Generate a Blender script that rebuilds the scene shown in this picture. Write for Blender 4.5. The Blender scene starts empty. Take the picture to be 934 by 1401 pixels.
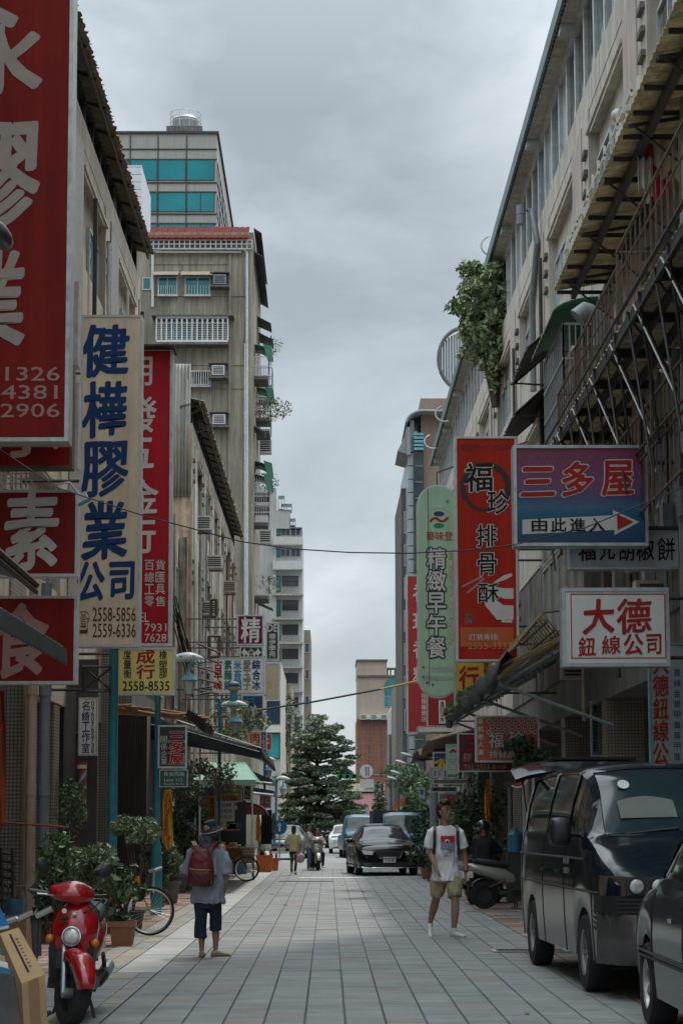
import bpy, math, random
import numpy as np
from mathutils import Vector, Matrix, noise as mnoise

random.seed(7)
sc = bpy.context.scene
COL = sc.collection
R = math.radians

# ------------------------------------------------------------------ camera
FPX, PCX, PCY, CAMH = 2600.0, 467.0, 853.7, 1.5
cam_d = bpy.data.cameras.new("camera")
cam_d.sensor_fit = 'VERTICAL'
cam_d.sensor_height = 36.0
cam_d.lens = 36.0 * FPX / 1401.0
cam_d.shift_y = (PCY - 700.5) / 1401.0
cam_d.clip_start = 0.3
cam_d.clip_end = 3000
cam = bpy.data.objects.new("camera", cam_d)
COL.objects.link(cam)
cam.matrix_world = (Matrix.Translation((0, 0, CAMH)) @ Matrix.Rotation(R(-0.412), 4, 'Z')
                    @ Matrix.Rotation(R(96.0), 4, 'X') @ Matrix.Rotation(R(-0.13), 4, 'Z'))
sc.camera = cam
CM = cam.matrix_world.to_3x3()

# ------------------------------------------------------------------ light
SUN_EL, SUN_AZ = 64.0, 25.0            # azimuth measured from +Y (down the street) towards +X
sd = bpy.data.lights.new("sun", 'SUN')
sd.energy = 1.05
sd.angle = R(2.0)
sd.color = (1.0, 0.95, 0.88)
sun = bpy.data.objects.new("sun", sd)
COL.objects.link(sun)
_s = Vector((math.sin(R(SUN_AZ)) * math.cos(R(SUN_EL)), math.cos(R(SUN_AZ)) * math.cos(R(SUN_EL)), math.sin(R(SUN_EL))))
sun.rotation_euler = _s.to_track_quat('Z', 'Y').to_euler()
sun.location = (0, 0, 80)

world = bpy.data.worlds.new("World")
sc.world = world
world.use_nodes = True
nt = world.node_tree
nt.nodes.clear()
wo = nt.nodes.new('ShaderNodeOutputWorld')
bg = nt.nodes.new('ShaderNodeBackground')
bg.inputs['Strength'].default_value = 0.132
sky = nt.nodes.new('ShaderNodeTexSky')
sky.sky_type = 'NISHITA'
sky.sun_disc = False
sky.sun_elevation = R(SUN_EL)
sky.sun_rotation = R(SUN_AZ)
tc = nt.nodes.new('ShaderNodeTexCoord')
mp = nt.nodes.new('ShaderNodeMapping')
mp.inputs['Scale'].default_value = (1.6, 1.6, 2.6)
mp.inputs['Location'].default_value = (0.9, 0.35, 0.1)
n1 = nt.nodes.new('ShaderNodeTexNoise')
n1.inputs['Scale'].default_value = 2.9
n1.inputs['Detail'].default_value = 7
n1.inputs['Roughness'].default_value = 0.52
n1.inputs['Distortion'].default_value = 0.35
cr = nt.nodes.new('ShaderNodeValToRGB')
cr.color_ramp.elements[0].position = 0.35
cr.color_ramp.elements[0].color = (1.45, 1.66, 1.75, 1)
cr.color_ramp.elements[1].position = 0.74
cr.color_ramp.elements[1].color = (3.6, 3.85, 3.95, 1)
e = cr.color_ramp.elements.new(0.5)
e.color = (2.15, 2.38, 2.5, 1)
mx = nt.nodes.new('ShaderNodeMix')
mx.data_type = 'RGBA'
mx.inputs['Factor'].default_value = 0.93
L = nt.links.new
L(tc.outputs['Generated'], mp.inputs['Vector'])
L(mp.outputs['Vector'], n1.inputs['Vector'])
L(n1.outputs['Fac'], cr.inputs['Fac'])
sx_n = nt.nodes.new('ShaderNodeSeparateXYZ'); zr = nt.nodes.new('ShaderNodeMapRange'); zm = nt.nodes.new('ShaderNodeMix')
zr.inputs['From Min'].default_value = 0.36; zr.inputs['From Max'].default_value = 1.0; zr.inputs['To Min'].default_value = 1.0; zr.inputs['To Max'].default_value = 5.0
zm.data_type = 'RGBA'; zm.blend_type = 'MULTIPLY'; zm.inputs['Factor'].default_value = 1
L(tc.outputs['Generated'], sx_n.inputs[0]); L(sx_n.outputs['Z'], zr.inputs['Value']); L(cr.outputs['Color'], zm.inputs['A']); L(zr.outputs[0], zm.inputs['B'])
L(sky.outputs['Color'], mx.inputs['A'])
L(zm.outputs['Result'], mx.inputs['B'])
L(mx.outputs['Result'], bg.inputs['Color'])
L(bg.outputs['Background'], wo.inputs['Surface'])

sc.view_settings.view_transform = 'Standard'
sc.view_settings.look = 'None'
sc.view_settings.exposure = 0.95
sc.view_settings.gamma = 1.0
sc.cycles.use_denoising = True
sc.cycles.max_bounces = 6
sc.cycles.diffuse_bounces = 4
sc.cycles.glossy_bounces = 3
sc.cycles.transmission_bounces = 4
sc.cycles.transparent_max_bounces = 6
sc.cycles.caustics_reflective = False
sc.cycles.caustics_refractive = False


# ------------------------------------------------------------------ helpers
def at(px, py, Y=None, X=None, Z=None):
    """photograph pixel -> world point on a plane Y=, X= or Z= constant"""
    d = CM @ Vector(((px - PCX) / FPX, -(py - PCY) / FPX, -1.0))
    if Y is not None:
        t = Y / d.y
    elif X is not None:
        t = X / d.x
    else:
        t = (Z - CAMH) / d.z
    return Vector((d.x * t, d.y * t, CAMH + d.z * t))


ORG = {}


def tag(o, label=None, cat=None, group=None, kind=None):
    if label: o['label'] = label
    if cat: o['category'] = cat
    if group: o['group'] = group
    if kind: o['kind'] = kind
    return o


def thing(name, label, cat, loc=(0, 0, 0), rz=0.0, group=None, kind=None):
    o = bpy.data.objects.new(name, None)
    o.empty_display_size = 0.2
    COL.objects.link(o)
    o.location = loc
    o.rotation_euler = (0, 0, rz)
    ORG[o.name] = Vector(loc)
    return tag(o, label, cat, group, kind)


def link_mesh(name, me, parent=None, loc=None, rz=0):
    o = bpy.data.objects.new(name, me)
    COL.objects.link(o)
    if parent is not None:
        o.parent = parent
        ORG[o.name] = ORG[parent.name]
    if loc is not None:
        base = ORG[parent.name] if parent is not None else Vector((0, 0, 0))
        o.location = Vector(loc) - base
        if parent is None:
            ORG[o.name] = Vector(loc)
        else:
            ORG[o.name] = Vector(loc)
    elif parent is None:
        ORG[o.name] = Vector((0, 0, 0))
    o.rotation_euler = (0, 0, rz)
    return o


def copy_tree(o, parent=None):
    c = o.copy()
    COL.objects.link(c)
    c.parent = parent
    for ch in o.children:
        copy_tree(ch, c)
    return c


SPLIT = {'window_hood', 'tile_strip', 'ledge', 'pilaster', 'bracket', 'slat', 'reed', 'beam', 'truss_rod', 'tie_rod', 'roof_bracket', 'rafter', 'frame_pole', 'collar', 'bar', 'panel', 'cladding_panel',
         'handle', 'frame_tube', 'window_canopy', 'parapet', 'arcade_beam', 'end_tube', 'drain_pipe', 'purlin', 'fence', 'louvre', 'glass_panel', 'side_awning', 'headlight', 'cap', 'strap', 'gas_strut'}
STUFF = {'baluster', 'drip_edge', 'wave_print', 'spiral_print', 'grate', 'window_bars', 'balcony_grille', 'rooftop_cage', 'red_roof', 'square_print', 'broken_roof_edge', 'flame_print', 'belly_spot', 'grille_bar', 'torn_end'}


class MB:
    def __init__(s):
        s.v = []; s.f = []; s.m = []

    def add(s, vs, fs, m=0):
        b = len(s.v)
        s.v.extend([tuple(v) for v in vs])
        for f in fs:
            s.f.append(tuple(i + b for i in f)); s.m.append(m)
        return s

    def box(s, a, b, m=0):
        x0, y0, z0 = a; x1, y1, z1 = b
        if x0 > x1: x0, x1 = x1, x0
        if y0 > y1: y0, y1 = y1, y0
        if z0 > z1: z0, z1 = z1, z0
        vs = [(x0, y0, z0), (x1, y0, z0), (x1, y1, z0), (x0, y1, z0), (x0, y0, z1), (x1, y0, z1), (x1, y1, z1), (x0, y1, z1)]
        return s.add(vs, [(0, 3, 2, 1), (4, 5, 6, 7), (0, 1, 5, 4), (1, 2, 6, 5), (2, 3, 7, 6), (3, 0, 4, 7)], m)

    def obox(s, c, u, v, w, m=0):
        """box centred at c with half-axes u, v, w"""
        c = Vector(c); u = Vector(u); v = Vector(v); w = Vector(w)
        vs = [c + a * u + b * v + d * w for d in (-1, 1) for a, b in ((-1, -1), (1, -1), (1, 1), (-1, 1))]
        return s.add(vs, [(0, 3, 2, 1), (4, 5, 6, 7), (0, 1, 5, 4), (1, 2, 6, 5), (2, 3, 7, 6), (3, 0, 4, 7)], m)

    def rings(s, rings, cap=True, m=0, closed=True):
        n = len(rings[0]); b = len(s.v)
        for r in rings: s.v.extend([tuple(p) for p in r])
        for i in range(len(rings) - 1):
            for j in range(n if closed else n - 1):
                k = (j + 1) % n
                s.f.append((b + i * n + j, b + i * n + k, b + (i + 1) * n + k, b + (i + 1) * n + j)); s.m.append(m)
        if cap:
            s.f.append(tuple(b + j for j in range(n))[::-1]); s.m.append(m)
            s.f.append(tuple(b + (len(rings) - 1) * n + j for j in range(n))); s.m.append(m)
        return s

    def tube(s, pts, r, n=8, cap=True, m=0, closed=False):
        pts = [Vector(p) for p in pts]
        k = len(pts)
        rr = r if isinstance(r, (list, tuple)) else [r] * k
        up = None; rg = []
        for i in range(k):
            if closed:
                d = pts[(i + 1) % k] - pts[i - 1]
            else:
                d = pts[min(i + 1, k - 1)] - pts[max(i - 1, 0)]
            if d.length < 1e-9: d = Vector((0, 0, 1))
            d.normalize()
            if up is None:
                up = Vector((0, 0, 1)) if abs(d.z) < 0.9 else Vector((1, 0, 0))
            a = d.cross(up)
            if a.length < 1e-4: a = d.cross(Vector((0, 1, 0.3)))
            a.normalize(); b = a.cross(d); b.normalize(); up = b
            rg.append([pts[i] + (a * math.cos(t) + b * math.sin(t)) * rr[i] for t in [2 * math.pi * j / n for j in range(n)]])
        if closed: rg.append(rg[0]); cap = False
        return s.rings(rg, cap, m)

    def cyl(s, p, q, r, r2=None, n=12, m=0):
        return s.tube([p, q], [r, r if r2 is None else r2], n, True, m)

    def lathe(s, prof, c=(0, 0, 0), n=16, ax='Z', m=0, cap=False):
        c = Vector(c); rg = []
        for r, z in prof:
            ring = []
            for j in range(n):
                t = 2 * math.pi * j / n; a, b = r * math.cos(t), r * math.sin(t)
                p = (a, b, z) if ax == 'Z' else ((z, a, b) if ax == 'X' else (a, z, b))
                ring.append(c + Vector(p))
            rg.append(ring)
        return s.rings(rg, cap, m)

    def ball(s, c, r, n=10, k=7, m=0):
        c = Vector(c)
        if not isinstance(r, (tuple, list)): r = (r, r, r)
        rg = []
        for i in range(k + 1):
            a = -math.pi / 2 + math.pi * min(max(i / k, .015), .985)
            rg.append([c + Vector((r[0] * math.cos(a) * math.cos(t), r[1] * math.cos(a) * math.sin(t), r[2] * math.sin(a)))
                       for t in [2 * math.pi * j / n for j in range(n)]])
        return s.rings(rg, True, m)

    def prism(s, poly, ext, m=0):
        n = len(poly); e = Vector(ext)
        vs = [Vector(p) for p in poly] + [Vector(p) + e for p in poly]
        fs = [tuple(range(n))[::-1], tuple(range(n, 2 * n))] + [(j, (j + 1) % n, n + (j + 1) % n, n + j) for j in range(n)]
        return s.add(vs, fs, m)

    def sheet(s, o, u, v, nu, nv, fn, m=0, thick=0):
        """grid o + i*u + j*v displaced by fn(a,b)->Vector"""
        o = Vector(o); u = Vector(u); v = Vector(v)
        vs = [o + u * (i / nu) + v * (j / nv) + fn(i / nu, j / nv) for j in range(nv + 1) for i in range(nu + 1)]
        fs = [(j * (nu + 1) + i, j * (nu + 1) + i + 1, (j + 1) * (nu + 1) + i + 1, (j + 1) * (nu + 1) + i) for j in range(nv) for i in range(nu)]
        return s.add(vs, fs, m)

    def xf(s, M):
        s.v = [tuple(M @ Vector(v)) for v in s.v]
        return s

    def merge(s, o, M=None, m=0):
        vs = o.v if M is None else [tuple(M @ Vector(v)) for v in o.v]
        b = len(s.v); s.v.extend(vs)
        s.f.extend([tuple(i + b for i in f) for f in o.f]); s.m.extend([k + m for k in o.m])
        return s

    def islands(s):
        """one MB per connected piece"""
        if getattr(s, 'one', 0): return [s]
        pr = list(range(len(s.v)))

        def fd(i):
            while pr[i] != i: pr[i] = pr[pr[i]]; i = pr[i]
            return i
        for f in s.f:
            for i in f[1:]: pr[fd(i)] = fd(f[0])
        out = {}
        for f, m in zip(s.f, s.m): out.setdefault(fd(f[0]), []).append((f, m))
        res = []
        for fl in out.values():
            b = MB(); ix = {}
            for f, m in fl:
                for i in f:
                    if i not in ix: ix[i] = len(b.v); b.v.append(s.v[i])
                b.f.append(tuple(ix[i] for i in f)); b.m.append(m)
            res.append(b)
        return res

    def mesh(s, name, mat, smooth=False, off=None, ang=40):
        me = bpy.data.meshes.new(name)
        vs = s.v if off is None else [(v[0] - off[0], v[1] - off[1], v[2] - off[2]) for v in s.v]
        me.from_pydata(vs, [], s.f)
        for mm in (mat if isinstance(mat, (list, tuple)) else [mat]):
            me.materials.append(mm)
        if any(s.m): me.polygons.foreach_set('material_index', s.m)
        if smooth:
            me.polygons.foreach_set('use_smooth', [True] * len(me.polygons))
            me.set_sharp_from_angle(angle=R(ang))
        me.update()
        return me

    def build(s, name, mat, parent=None, smooth=False, local=False, ang=40, loc=None):
        """world-coordinate geometry unless local; loc = origin for a top-level mesh"""
        if name in SPLIT and parent is not None:
            ps = s.islands()
            if 1 < len(ps) <= 130:
                return [p.build(name, mat, parent, smooth, local, ang) for p in ps if setattr(p, 'one', 1) is None][-1]
        if parent is not None:
            off = None if local else ORG[parent.name]
            me = s.mesh(name, mat, smooth, off, ang)
            o = link_mesh(name, me, parent)
            if name in STUFF: o['kind'] = 'stuff'
            return o
        off = Vector(loc) if loc is not None else None
        me = s.mesh(name, mat, smooth, off, ang)
        return link_mesh(name, me, None, loc)


# ------------------------------------------------------------------ materials
MATS = {}


def mat(name, col, rough=0.7, metal=0.0, var=0.18, scale=2.0, streak=0.0, bump=0.0, bscale=None, dirt=None, dirtamt=0.0,
        coat=0.0, spec=0.5, island=0.0, sc3=None, sub=0.0):
    if name in MATS: return MATS[name]
    m = bpy.data.materials.new(name); m.use_nodes = True
    nt = m.node_tree; N = nt.nodes; L = nt.links.new
    b = N['Principled BSDF']
    b.inputs['Roughness'].default_value = rough
    b.inputs['Metallic'].default_value = metal
    b.inputs['Specular IOR Level'].default_value = spec
    if coat: b.inputs['Coat Weight'].default_value = coat; b.inputs['Coat Roughness'].default_value = 0.06
    geo = N.new('ShaderNodeNewGeometry')
    base = N.new('ShaderNodeRGB'); base.outputs[0].default_value = (*col, 1)
    cur = base.outputs[0]

    def mul(cur, val_socket, lo, hi, p0=0.3, p1=0.7):
        mr = N.new('ShaderNodeMapRange'); mr.inputs['From Min'].default_value = p0; mr.inputs['From Max'].default_value = p1
        mr.inputs['To Min'].default_value = lo; mr.inputs['To Max'].default_value = hi
        L(val_socket, mr.inputs['Value'])
        mm = N.new('ShaderNodeMix'); mm.data_type = 'RGBA'; mm.blend_type = 'MULTIPLY'; mm.inputs['Factor'].default_value = 1
        L(cur, mm.inputs['A']); L(mr.outputs[0], mm.inputs['B'])
        return mm.outputs['Result'], mr.outputs[0]
    if var:
        no = N.new('ShaderNodeTexNoise'); no.inputs['Scale'].default_value = scale; no.inputs['Detail'].default_value = 6
        no.inputs['Roughness'].default_value = 0.62
        if sc3:
            mp = N.new('ShaderNodeMapping'); mp.inputs['Scale'].default_value = sc3
            L(geo.outputs['Position'], mp.inputs['Vector']); L(mp.outputs[0], no.inputs['Vector'])
        else:
            L(geo.outputs['Position'], no.inputs['Vector'])
        cur, _ = mul(cur, no.outputs['Fac'], 1 - var, 1 + var)
    if streak:
        mp = N.new('ShaderNodeMapping'); mp.inputs['Scale'].default_value = (2.6, 2.6, 0.16)
        no2 = N.new('ShaderNodeTexNoise'); no2.inputs['Scale'].default_value = 1.6; no2.inputs['Detail'].default_value = 8
        no2.inputs['Roughness'].default_value = 0.7
        L(geo.outputs['Position'], mp.inputs['Vector']); L(mp.outputs[0], no2.inputs['Vector'])
        cur, _ = mul(cur, no2.outputs['Fac'], 1 - streak, 1.0, 0.36, 0.6)
    if dirt:
        no3 = N.new('ShaderNodeTexNoise'); no3.inputs['Scale'].default_value = scale * 0.6; no3.inputs['Detail'].default_value = 9
        no3.inputs['Roughness'].default_value = 0.75
        L(geo.outputs['Position'], no3.inputs['Vector'])
        mr = N.new('ShaderNodeMapRange'); mr.inputs['From Min'].default_value = 0.5; mr.inputs['From Max'].default_value = 0.68
        mr.inputs['To Max'].default_value = dirtamt
        L(no3.outputs['Fac'], mr.inputs['Value'])
        mm = N.new('ShaderNodeMix'); mm.data_type = 'RGBA'
        L(mr.outputs[0], mm.inputs['Factor']); L(cur, mm.inputs['A']); mm.inputs['B'].default_value = (*dirt, 1)
        cur = mm.outputs['Result']
    if island:
        cur, _ = mul(cur, geo.outputs['Random Per Island'], 1 - island, 1 + island, 0, 1)
    L(cur, b.inputs['Base Color'])
    if bump:
        nb = N.new('ShaderNodeTexNoise'); nb.inputs['Scale'].default_value = bscale or scale * 8; nb.inputs['Detail'].default_value = 5
        L(geo.outputs['Position'], nb.inputs['Vector'])
        bp = N.new('ShaderNodeBump'); bp.inputs['Strength'].default_value = bump; bp.inputs['Distance'].default_value = 0.02
        L(nb.outputs['Fac'], bp.inputs['Height']); L(bp.outputs[0], b.inputs['Normal'])
    MATS[name] = m
    return m


def tile_mat(name, col, grout, sx, sz, off=0.0, axis='XZ', mortar=0.012, var=0.15, rough=0.5, streak=0.25):
    """small wall tiles too far off to pick apart"""
    if name in MATS: return MATS[name]
    m = mat(name, col, rough, var=0.12, streak=streak)
    nt = m.node_tree; N = nt.nodes; L = nt.links.new
    b = N['Principled BSDF']
    geo = N.new('ShaderNodeNewGeometry'); sp = N.new('ShaderNodeSeparateXYZ'); cb = N.new('ShaderNodeCombineXYZ')
    L(geo.outputs['Position'], sp.inputs[0])
    add = N.new('ShaderNodeMath'); add.operation = 'ADD'
    L(sp.outputs['X'], add.inputs[0]); L(sp.outputs['Y'], add.inputs[1])
    L(add.outputs[0], cb.inputs['X']); L(sp.outputs['Z'], cb.inputs['Y'])
    br = N.new('ShaderNodeTexBrick'); br.offset = off
    br.inputs['Scale'].default_value = 1.0
    br.inputs['Brick Width'].default_value = sx; br.inputs['Row Height'].default_value = sz
    br.inputs['Mortar Size'].default_value = mortar; br.inputs['Mortar Smooth'].default_value = 0.1
    br.inputs['Color1'].default_value = (1, 1, 1, 1); br.inputs['Color2'].default_value = (1 - var, 1 - var, 1 - var, 1)
    br.inputs['Mortar'].default_value = (grout[0] / col[0], grout[1] / col[1], grout[2] / col[2], 1)
    L(cb.outputs[0], br.inputs['Vector'])
    src = b.inputs['Base Color'].links[0].from_socket
    mm = N.new('ShaderNodeMix'); mm.data_type = 'RGBA'; mm.blend_type = 'MULTIPLY'; mm.inputs['Factor'].default_value = 1
    L(src, mm.inputs['A']); L(br.outputs['Color'], mm.inputs['B']); L(mm.outputs['Result'], b.inputs['Base Color'])
    return m


M = mat
concrete = M('concrete_facade', (.60, .54, .44), .9, var=.14, scale=.8, streak=.32, dirt=(.2, .17, .14), dirtamt=.35, bump=.3, bscale=18)
concrete_r = M('concrete_facade_grey', (.60, .555, .49), .9, var=.14, scale=.8, streak=.36, dirt=(.22, .2, .18), dirtamt=.35, bump=.3, bscale=18)
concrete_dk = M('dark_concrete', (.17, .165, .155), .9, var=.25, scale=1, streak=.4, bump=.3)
tower_conc = M('tower_render', (.35, .32, .25), .92, var=.18, scale=.35, streak=.5, dirt=(.16, .15, .12), dirtamt=.4, bump=.2)
pinkwall = M('pinkish_render', (.55, .47, .43), .9, var=.15, scale=1.2, streak=.3)
rustwall = M('rusty_wall', (.45, .34, .24), .9, var=.3, scale=2.5, streak=.6, dirt=(.2, .09, .04), dirtamt=.6)
grimy = M('grimy_plaster', (.52, .43, .33), .9, var=.35, scale=1.2, streak=.85, dirt=(.06, .045, .035), dirtamt=.7)
alu = M('aluminium', (.52, .55, .56), .42, metal=.7, var=.15, scale=6, dirt=(.2, .19, .17), dirtamt=.5)
alu_w = M('pale_metal', (.55, .57, .57), .5, metal=.2, var=.15, scale=5, dirt=(.25, .22, .18), dirtamt=.5)
steel_dk = M('dark_steel', (.06, .062, .065), .6, metal=.5, var=.3, scale=5, dirt=(.12, .06, .03), dirtamt=.5)
steel_rust = M('rusty_steel', (.12, .09, .07), .8, metal=.2, var=.4, scale=7, dirt=(.17, .07, .03), dirtamt=.7)
galv = M('galvanised_pipe', (.27, .30, .31), .5, metal=.3, var=.2, scale=6)
pvc = M('white_pvc', (.62, .62, .58), .5, var=.12, scale=4, dirt=(.3, .27, .22), dirtamt=.4)
pvc_g = M('grey_pvc', (.22, .25, .26), .5, var=.15, scale=4)
pvc_b = M('beige_pvc', (.50, .42, .33), .5, var=.15, scale=3, dirt=(.45, .25, .18), dirtamt=.6)
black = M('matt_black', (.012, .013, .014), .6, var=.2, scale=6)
blackp = M('black_plastic', (.02, .021, .023), .42, var=.15, scale=8)
rubber = M('tyre_rubber', (.018, .018, .019), .85, var=.2, scale=20)
chrome = M('chrome', (.6, .62, .63), .18, metal=1, var=.05, scale=6)
rimm = M('wheel_alloy', (.42, .42, .41), .35, metal=.85, var=.2, scale=14)
teal = M('teal_paint', (.03, .22, .27), .5, var=.2, scale=5, dirt=(.10, .09, .07), dirtamt=.35)
teal_l = M('pale_teal_paint', (.16, .38, .45), .5, var=.15, scale=5)
white = M('white_paint', (.72, .72, .70), .55, var=.08, scale=3, dirt=(.4, .37, .32), dirtamt=.35)
wood = M('old_wood', (.22, .13, .07), .8, var=.35, scale=9, sc3=(1, 6, 6))
leafm = M('leaf_green', (.13, .185, .10), .55, var=.35, scale=1.6, spec=.12, island=.45)
leaf_l = M('leaf_pale_green', (.22, .28, .165), .55, var=.3, scale=2, spec=.12, island=.45)
leaf_d = M('leaf_dark_green', (.07, .11, .065), .6, var=.35, scale=1.6, spec=.12, island=.5)
leaf_t = M('tree_green', (.19, .245, .165), .6, var=.4, scale=.7, spec=.12, island=.4)
bark = M('bark', (.09, .07, .055), .9, var=.3, scale=8, bump=.5)
terra = M('terracotta', (.33, .13, .075), .8, var=.2, scale=5, dirt=(.2, .12, .1), dirtamt=.5)
cardb = M('cardboard', (.36, .24, .125), .85, var=.12, scale=5, dirt=(.25, .15, .08), dirtamt=.4)
glass_dk = M('dark_window_glass', (.03, .04, .045), .08, var=.3, scale=.8, spec=.8)
glass_teal = M('teal_window_glass', (.03, .20, .22), .1, metal=.3, var=.25, scale=.5, spec=.8)
glass_blue = M('bluish_window_glass', (.09, .15, .17), .1, var=.3, scale=.6, spec=.8)
curtain = M('frosted_window_glass', (.36, .40, .41), .25, var=.25, scale=.9, spec=.6)
corr_g = M('corrugated_fibre_roof', (.25, .21, .16), .85, var=.35, scale=2.2, dirt=(.12, .07, .04), dirtamt=.5)
corr_y = M('yellowed_awning_sheet', (.62, .54, .34), .75, var=.5, scale=5, dirt=(.2, .15, .08), dirtamt=.85, sc3=(1, 4, 1))
corr_dk = M('dark_awning_sheet', (.07, .07, .068), .6, var=.3, scale=3)
greenaw = M('green_awning_sheet', (.05, .20, .13), .5, var=.25, scale=2, dirt=(.15, .2, .16), dirtamt=.5)
tilewall = tile_mat('mosaic_tile', (.38, .34, .28), (.13, .12, .10), .055, .055, mortar=.008)
tilewall2 = tile_mat('small_mosaic_tile', (.44, .41, .35), (.20, .18, .15), .12, .06, off=.5, mortar=.008)
panelwall = tile_mat('stone_panel_cladding', (.42, .40, .36), (.16, .155, .145), .42, .36, mortar=.02, streak=.2)


GL = {}


def glyph(ch, off):
    k = (ch, round(off, 4))
    if k in GL: return GL[k]
    c = bpy.data.curves.new('t', 'FONT'); c.body = ch; c.resolution_u = 2; c.offset = off
    o = bpy.data.objects.new('t', c); COL.objects.link(o)
    dg = bpy.context.evaluated_depsgraph_get(); dg.update()
    ev = o.evaluated_get(dg); me = ev.to_mesh()
    vs = [(v.co.x, v.co.y) for v in me.vertices]; fs = [tuple(p.vertices) for p in me.polygons]
    ev.to_mesh_clear(); bpy.data.objects.remove(o); bpy.data.curves.remove(c)
    GL[k] = (vs, fs)
    return GL[k]


def fit_text(mb, s, X0, Z0, X1, Z1, y, off=.02, extra=0.0, brush=0.0, shear=0.0, seed=0, fy=None):
    """s fitted in the box X0..X1, Z0..Z1 of the plane at depth y"""
    vs, fs = glyph(s, 0)
    if not vs: return
    xs = [v[0] for v in vs]; zs = [v[1] for v in vs]
    a0, a1, b0, b1 = min(xs), max(xs), min(zs), max(zs)
    if len(s) == 1 and ord(s) > 0x2e80:
        if b1 - b0 < .5: m = (b0 + b1) / 2; b0, b1 = m - .45, m + .45     # flat characters keep their flatness
        if a1 - a0 < .5: m = (a0 + a1) / 2; a0, a1 = m - .3, m + .3
    kx = (X1 - X0) / max(a1 - a0, 1e-6); kz = (Z1 - Z0) / max(b1 - b0, 1e-6)
    base = []
    for u, w in vs:
        if brush:
            n = mnoise.noise_vector(Vector((u * 1.7 + seed, w * 1.7, seed * .37)))
            u += n.x * brush * .8; w += n.y * brush * .8 + (u - .5) * brush * .9
        base.append((X0 + (u - a0) * kx + (w - b0) * kz * shear, Z0 + (w - b0) * kz))
    rad = off * .62 + extra; dirs = [(0, 0)]
    if rad > .004:
        nd = 8 if rad < .05 else 12
        dirs += [(rad * math.cos(2 * math.pi * k / nd), rad * math.sin(2 * math.pi * k / nd)) for k in range(nd)]
        if brush: dirs = [(dx * 1.1, dz * .8 + dx * .35) for dx, dz in dirs]
    sx_ = (X1 - X0) if len(s) == 1 else (Z1 - Z0); sz_ = Z1 - Z0
    for k, (dx, dz) in enumerate(dirs):
        mb.add([(p + dx * sx_, y - .00012 * k, q + dz * sz_) for p, q in base], fs)


def paint(name, col, rough=.6):
    return M(name, col, rough, var=.1, scale=3, spec=.2)


W_TXT = paint('print_white', (.62, .60, .56)); G_TXT = paint('print_grey', (.40, .35, .31)); B_TXT = paint('print_blue', (.012, .05, .16))
K_TXT = paint('print_black', (.015, .015, .017)); R_TXT = paint('print_red', (.38, .025, .02)); P_TXT = paint('print_faded_pink', (.42, .25, .22))
N_TXT = paint('print_brown', (.14, .045, .03)); Y_TXT = paint('print_yellow', (.60, .40, .05)); GR_TXT = paint('print_green', (.03, .18, .12))
C_TXT = paint('print_cyan', (.05, .25, .38)); GY_TXT = paint('print_mid_grey', (.22, .20, .19))


def letter(t, s, box, Y, m, v=False, off=.02, ol=None, olw=.05, brush=0.0, cell=.92, shear=0.0, whole=False, name='lettering', row=1.0):
    """text s in a photo-pixel box on the plane Y (front of a sign)"""
    x0, y0, x1, y1 = box
    yy = Y - .006
    if whole: cells = [(s, x0, y0, x1, y1)]
    elif v:
        h = (y1 - y0) / len(s); cells = [(c, x0, y0 + i * h, x1, y0 + i * h + h * cell) for i, c in enumerate(s)]
    else:
        w = (x1 - x0) / len(s); cells = [(c, x0 + i * w, y0, x0 + i * w + w * cell, y1) for i, c in enumerate(s)]
    a = MB(); b = MB()
    for i, (c, p, q, r, w) in enumerate(cells):
        if c == ' ': continue
        A = at(p, w, Y=yy); Bc = at(r, q, Y=yy)
        fit_text(a, c, A.x, A.z, Bc.x, Bc.z, yy, off, 0, brush, shear, i * 3.7 + len(s))
        if ol: fit_text(b, c, A.x, A.z, Bc.x, Bc.z, yy + .003, off, olw, brush, shear, i * 3.7 + len(s))
    if ol: b.build('lettering_outline', ol, t)
    return a.build(name, m, t)


def sign(label, box, Y, face, texts=(), frame=None, thick=.22, fw=.035, group=None, side=0, cat='sign', name='shop_sign', body=None, wallx=4.6):
    x0, y0, x1, y1 = box
    A = at(x0, y1, Y=Y); Bc = at(x1, y0, Y=Y)
    t = thing(name, label, cat, ((A.x + Bc.x) / 2, Y + thick / 2, A.z), 0, group)
    fr = frame or alu
    X0, X1, Z0, Z1 = A.x, Bc.x, A.z, Bc.z
    f = MB()
    f.box((X0, Y - .012, Z0), (X0 + fw, Y + thick, Z1)).box((X1 - fw, Y - .012, Z0), (X1, Y + thick, Z1))
    f.box((X0 + fw, Y - .012, Z0), (X1 - fw, Y + thick, Z0 + fw)).box((X0 + fw, Y - .012, Z1 - fw), (X1 - fw, Y + thick, Z1))
    f.build('frame', fr, t)
    MB().box((X0 + fw, Y, Z0 + fw), (X1 - fw, Y + thick - .01, Z1 - fw)).build('panel', face, t)
    if side:
        w = MB()
        for z in ([Z0 + (Z1 - Z0) * k for k in ((.12, .88) if Z1 - Z0 < 2 else (.08, .5, .92))]):
            xs = X0 if side < 0 else X1
            if abs(xs) < wallx: w.tube([(xs, Y + thick / 2, z), (side * (wallx + .02), Y + thick / 2, z)], .025, 6)
        if w.v: w.build('bracket', steel_dk, t)
    for tx in texts:
        letter(t, tx[0], tx[1], Y, tx[2], **(tx[3] if len(tx) > 3 else {}))
    return t


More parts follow.
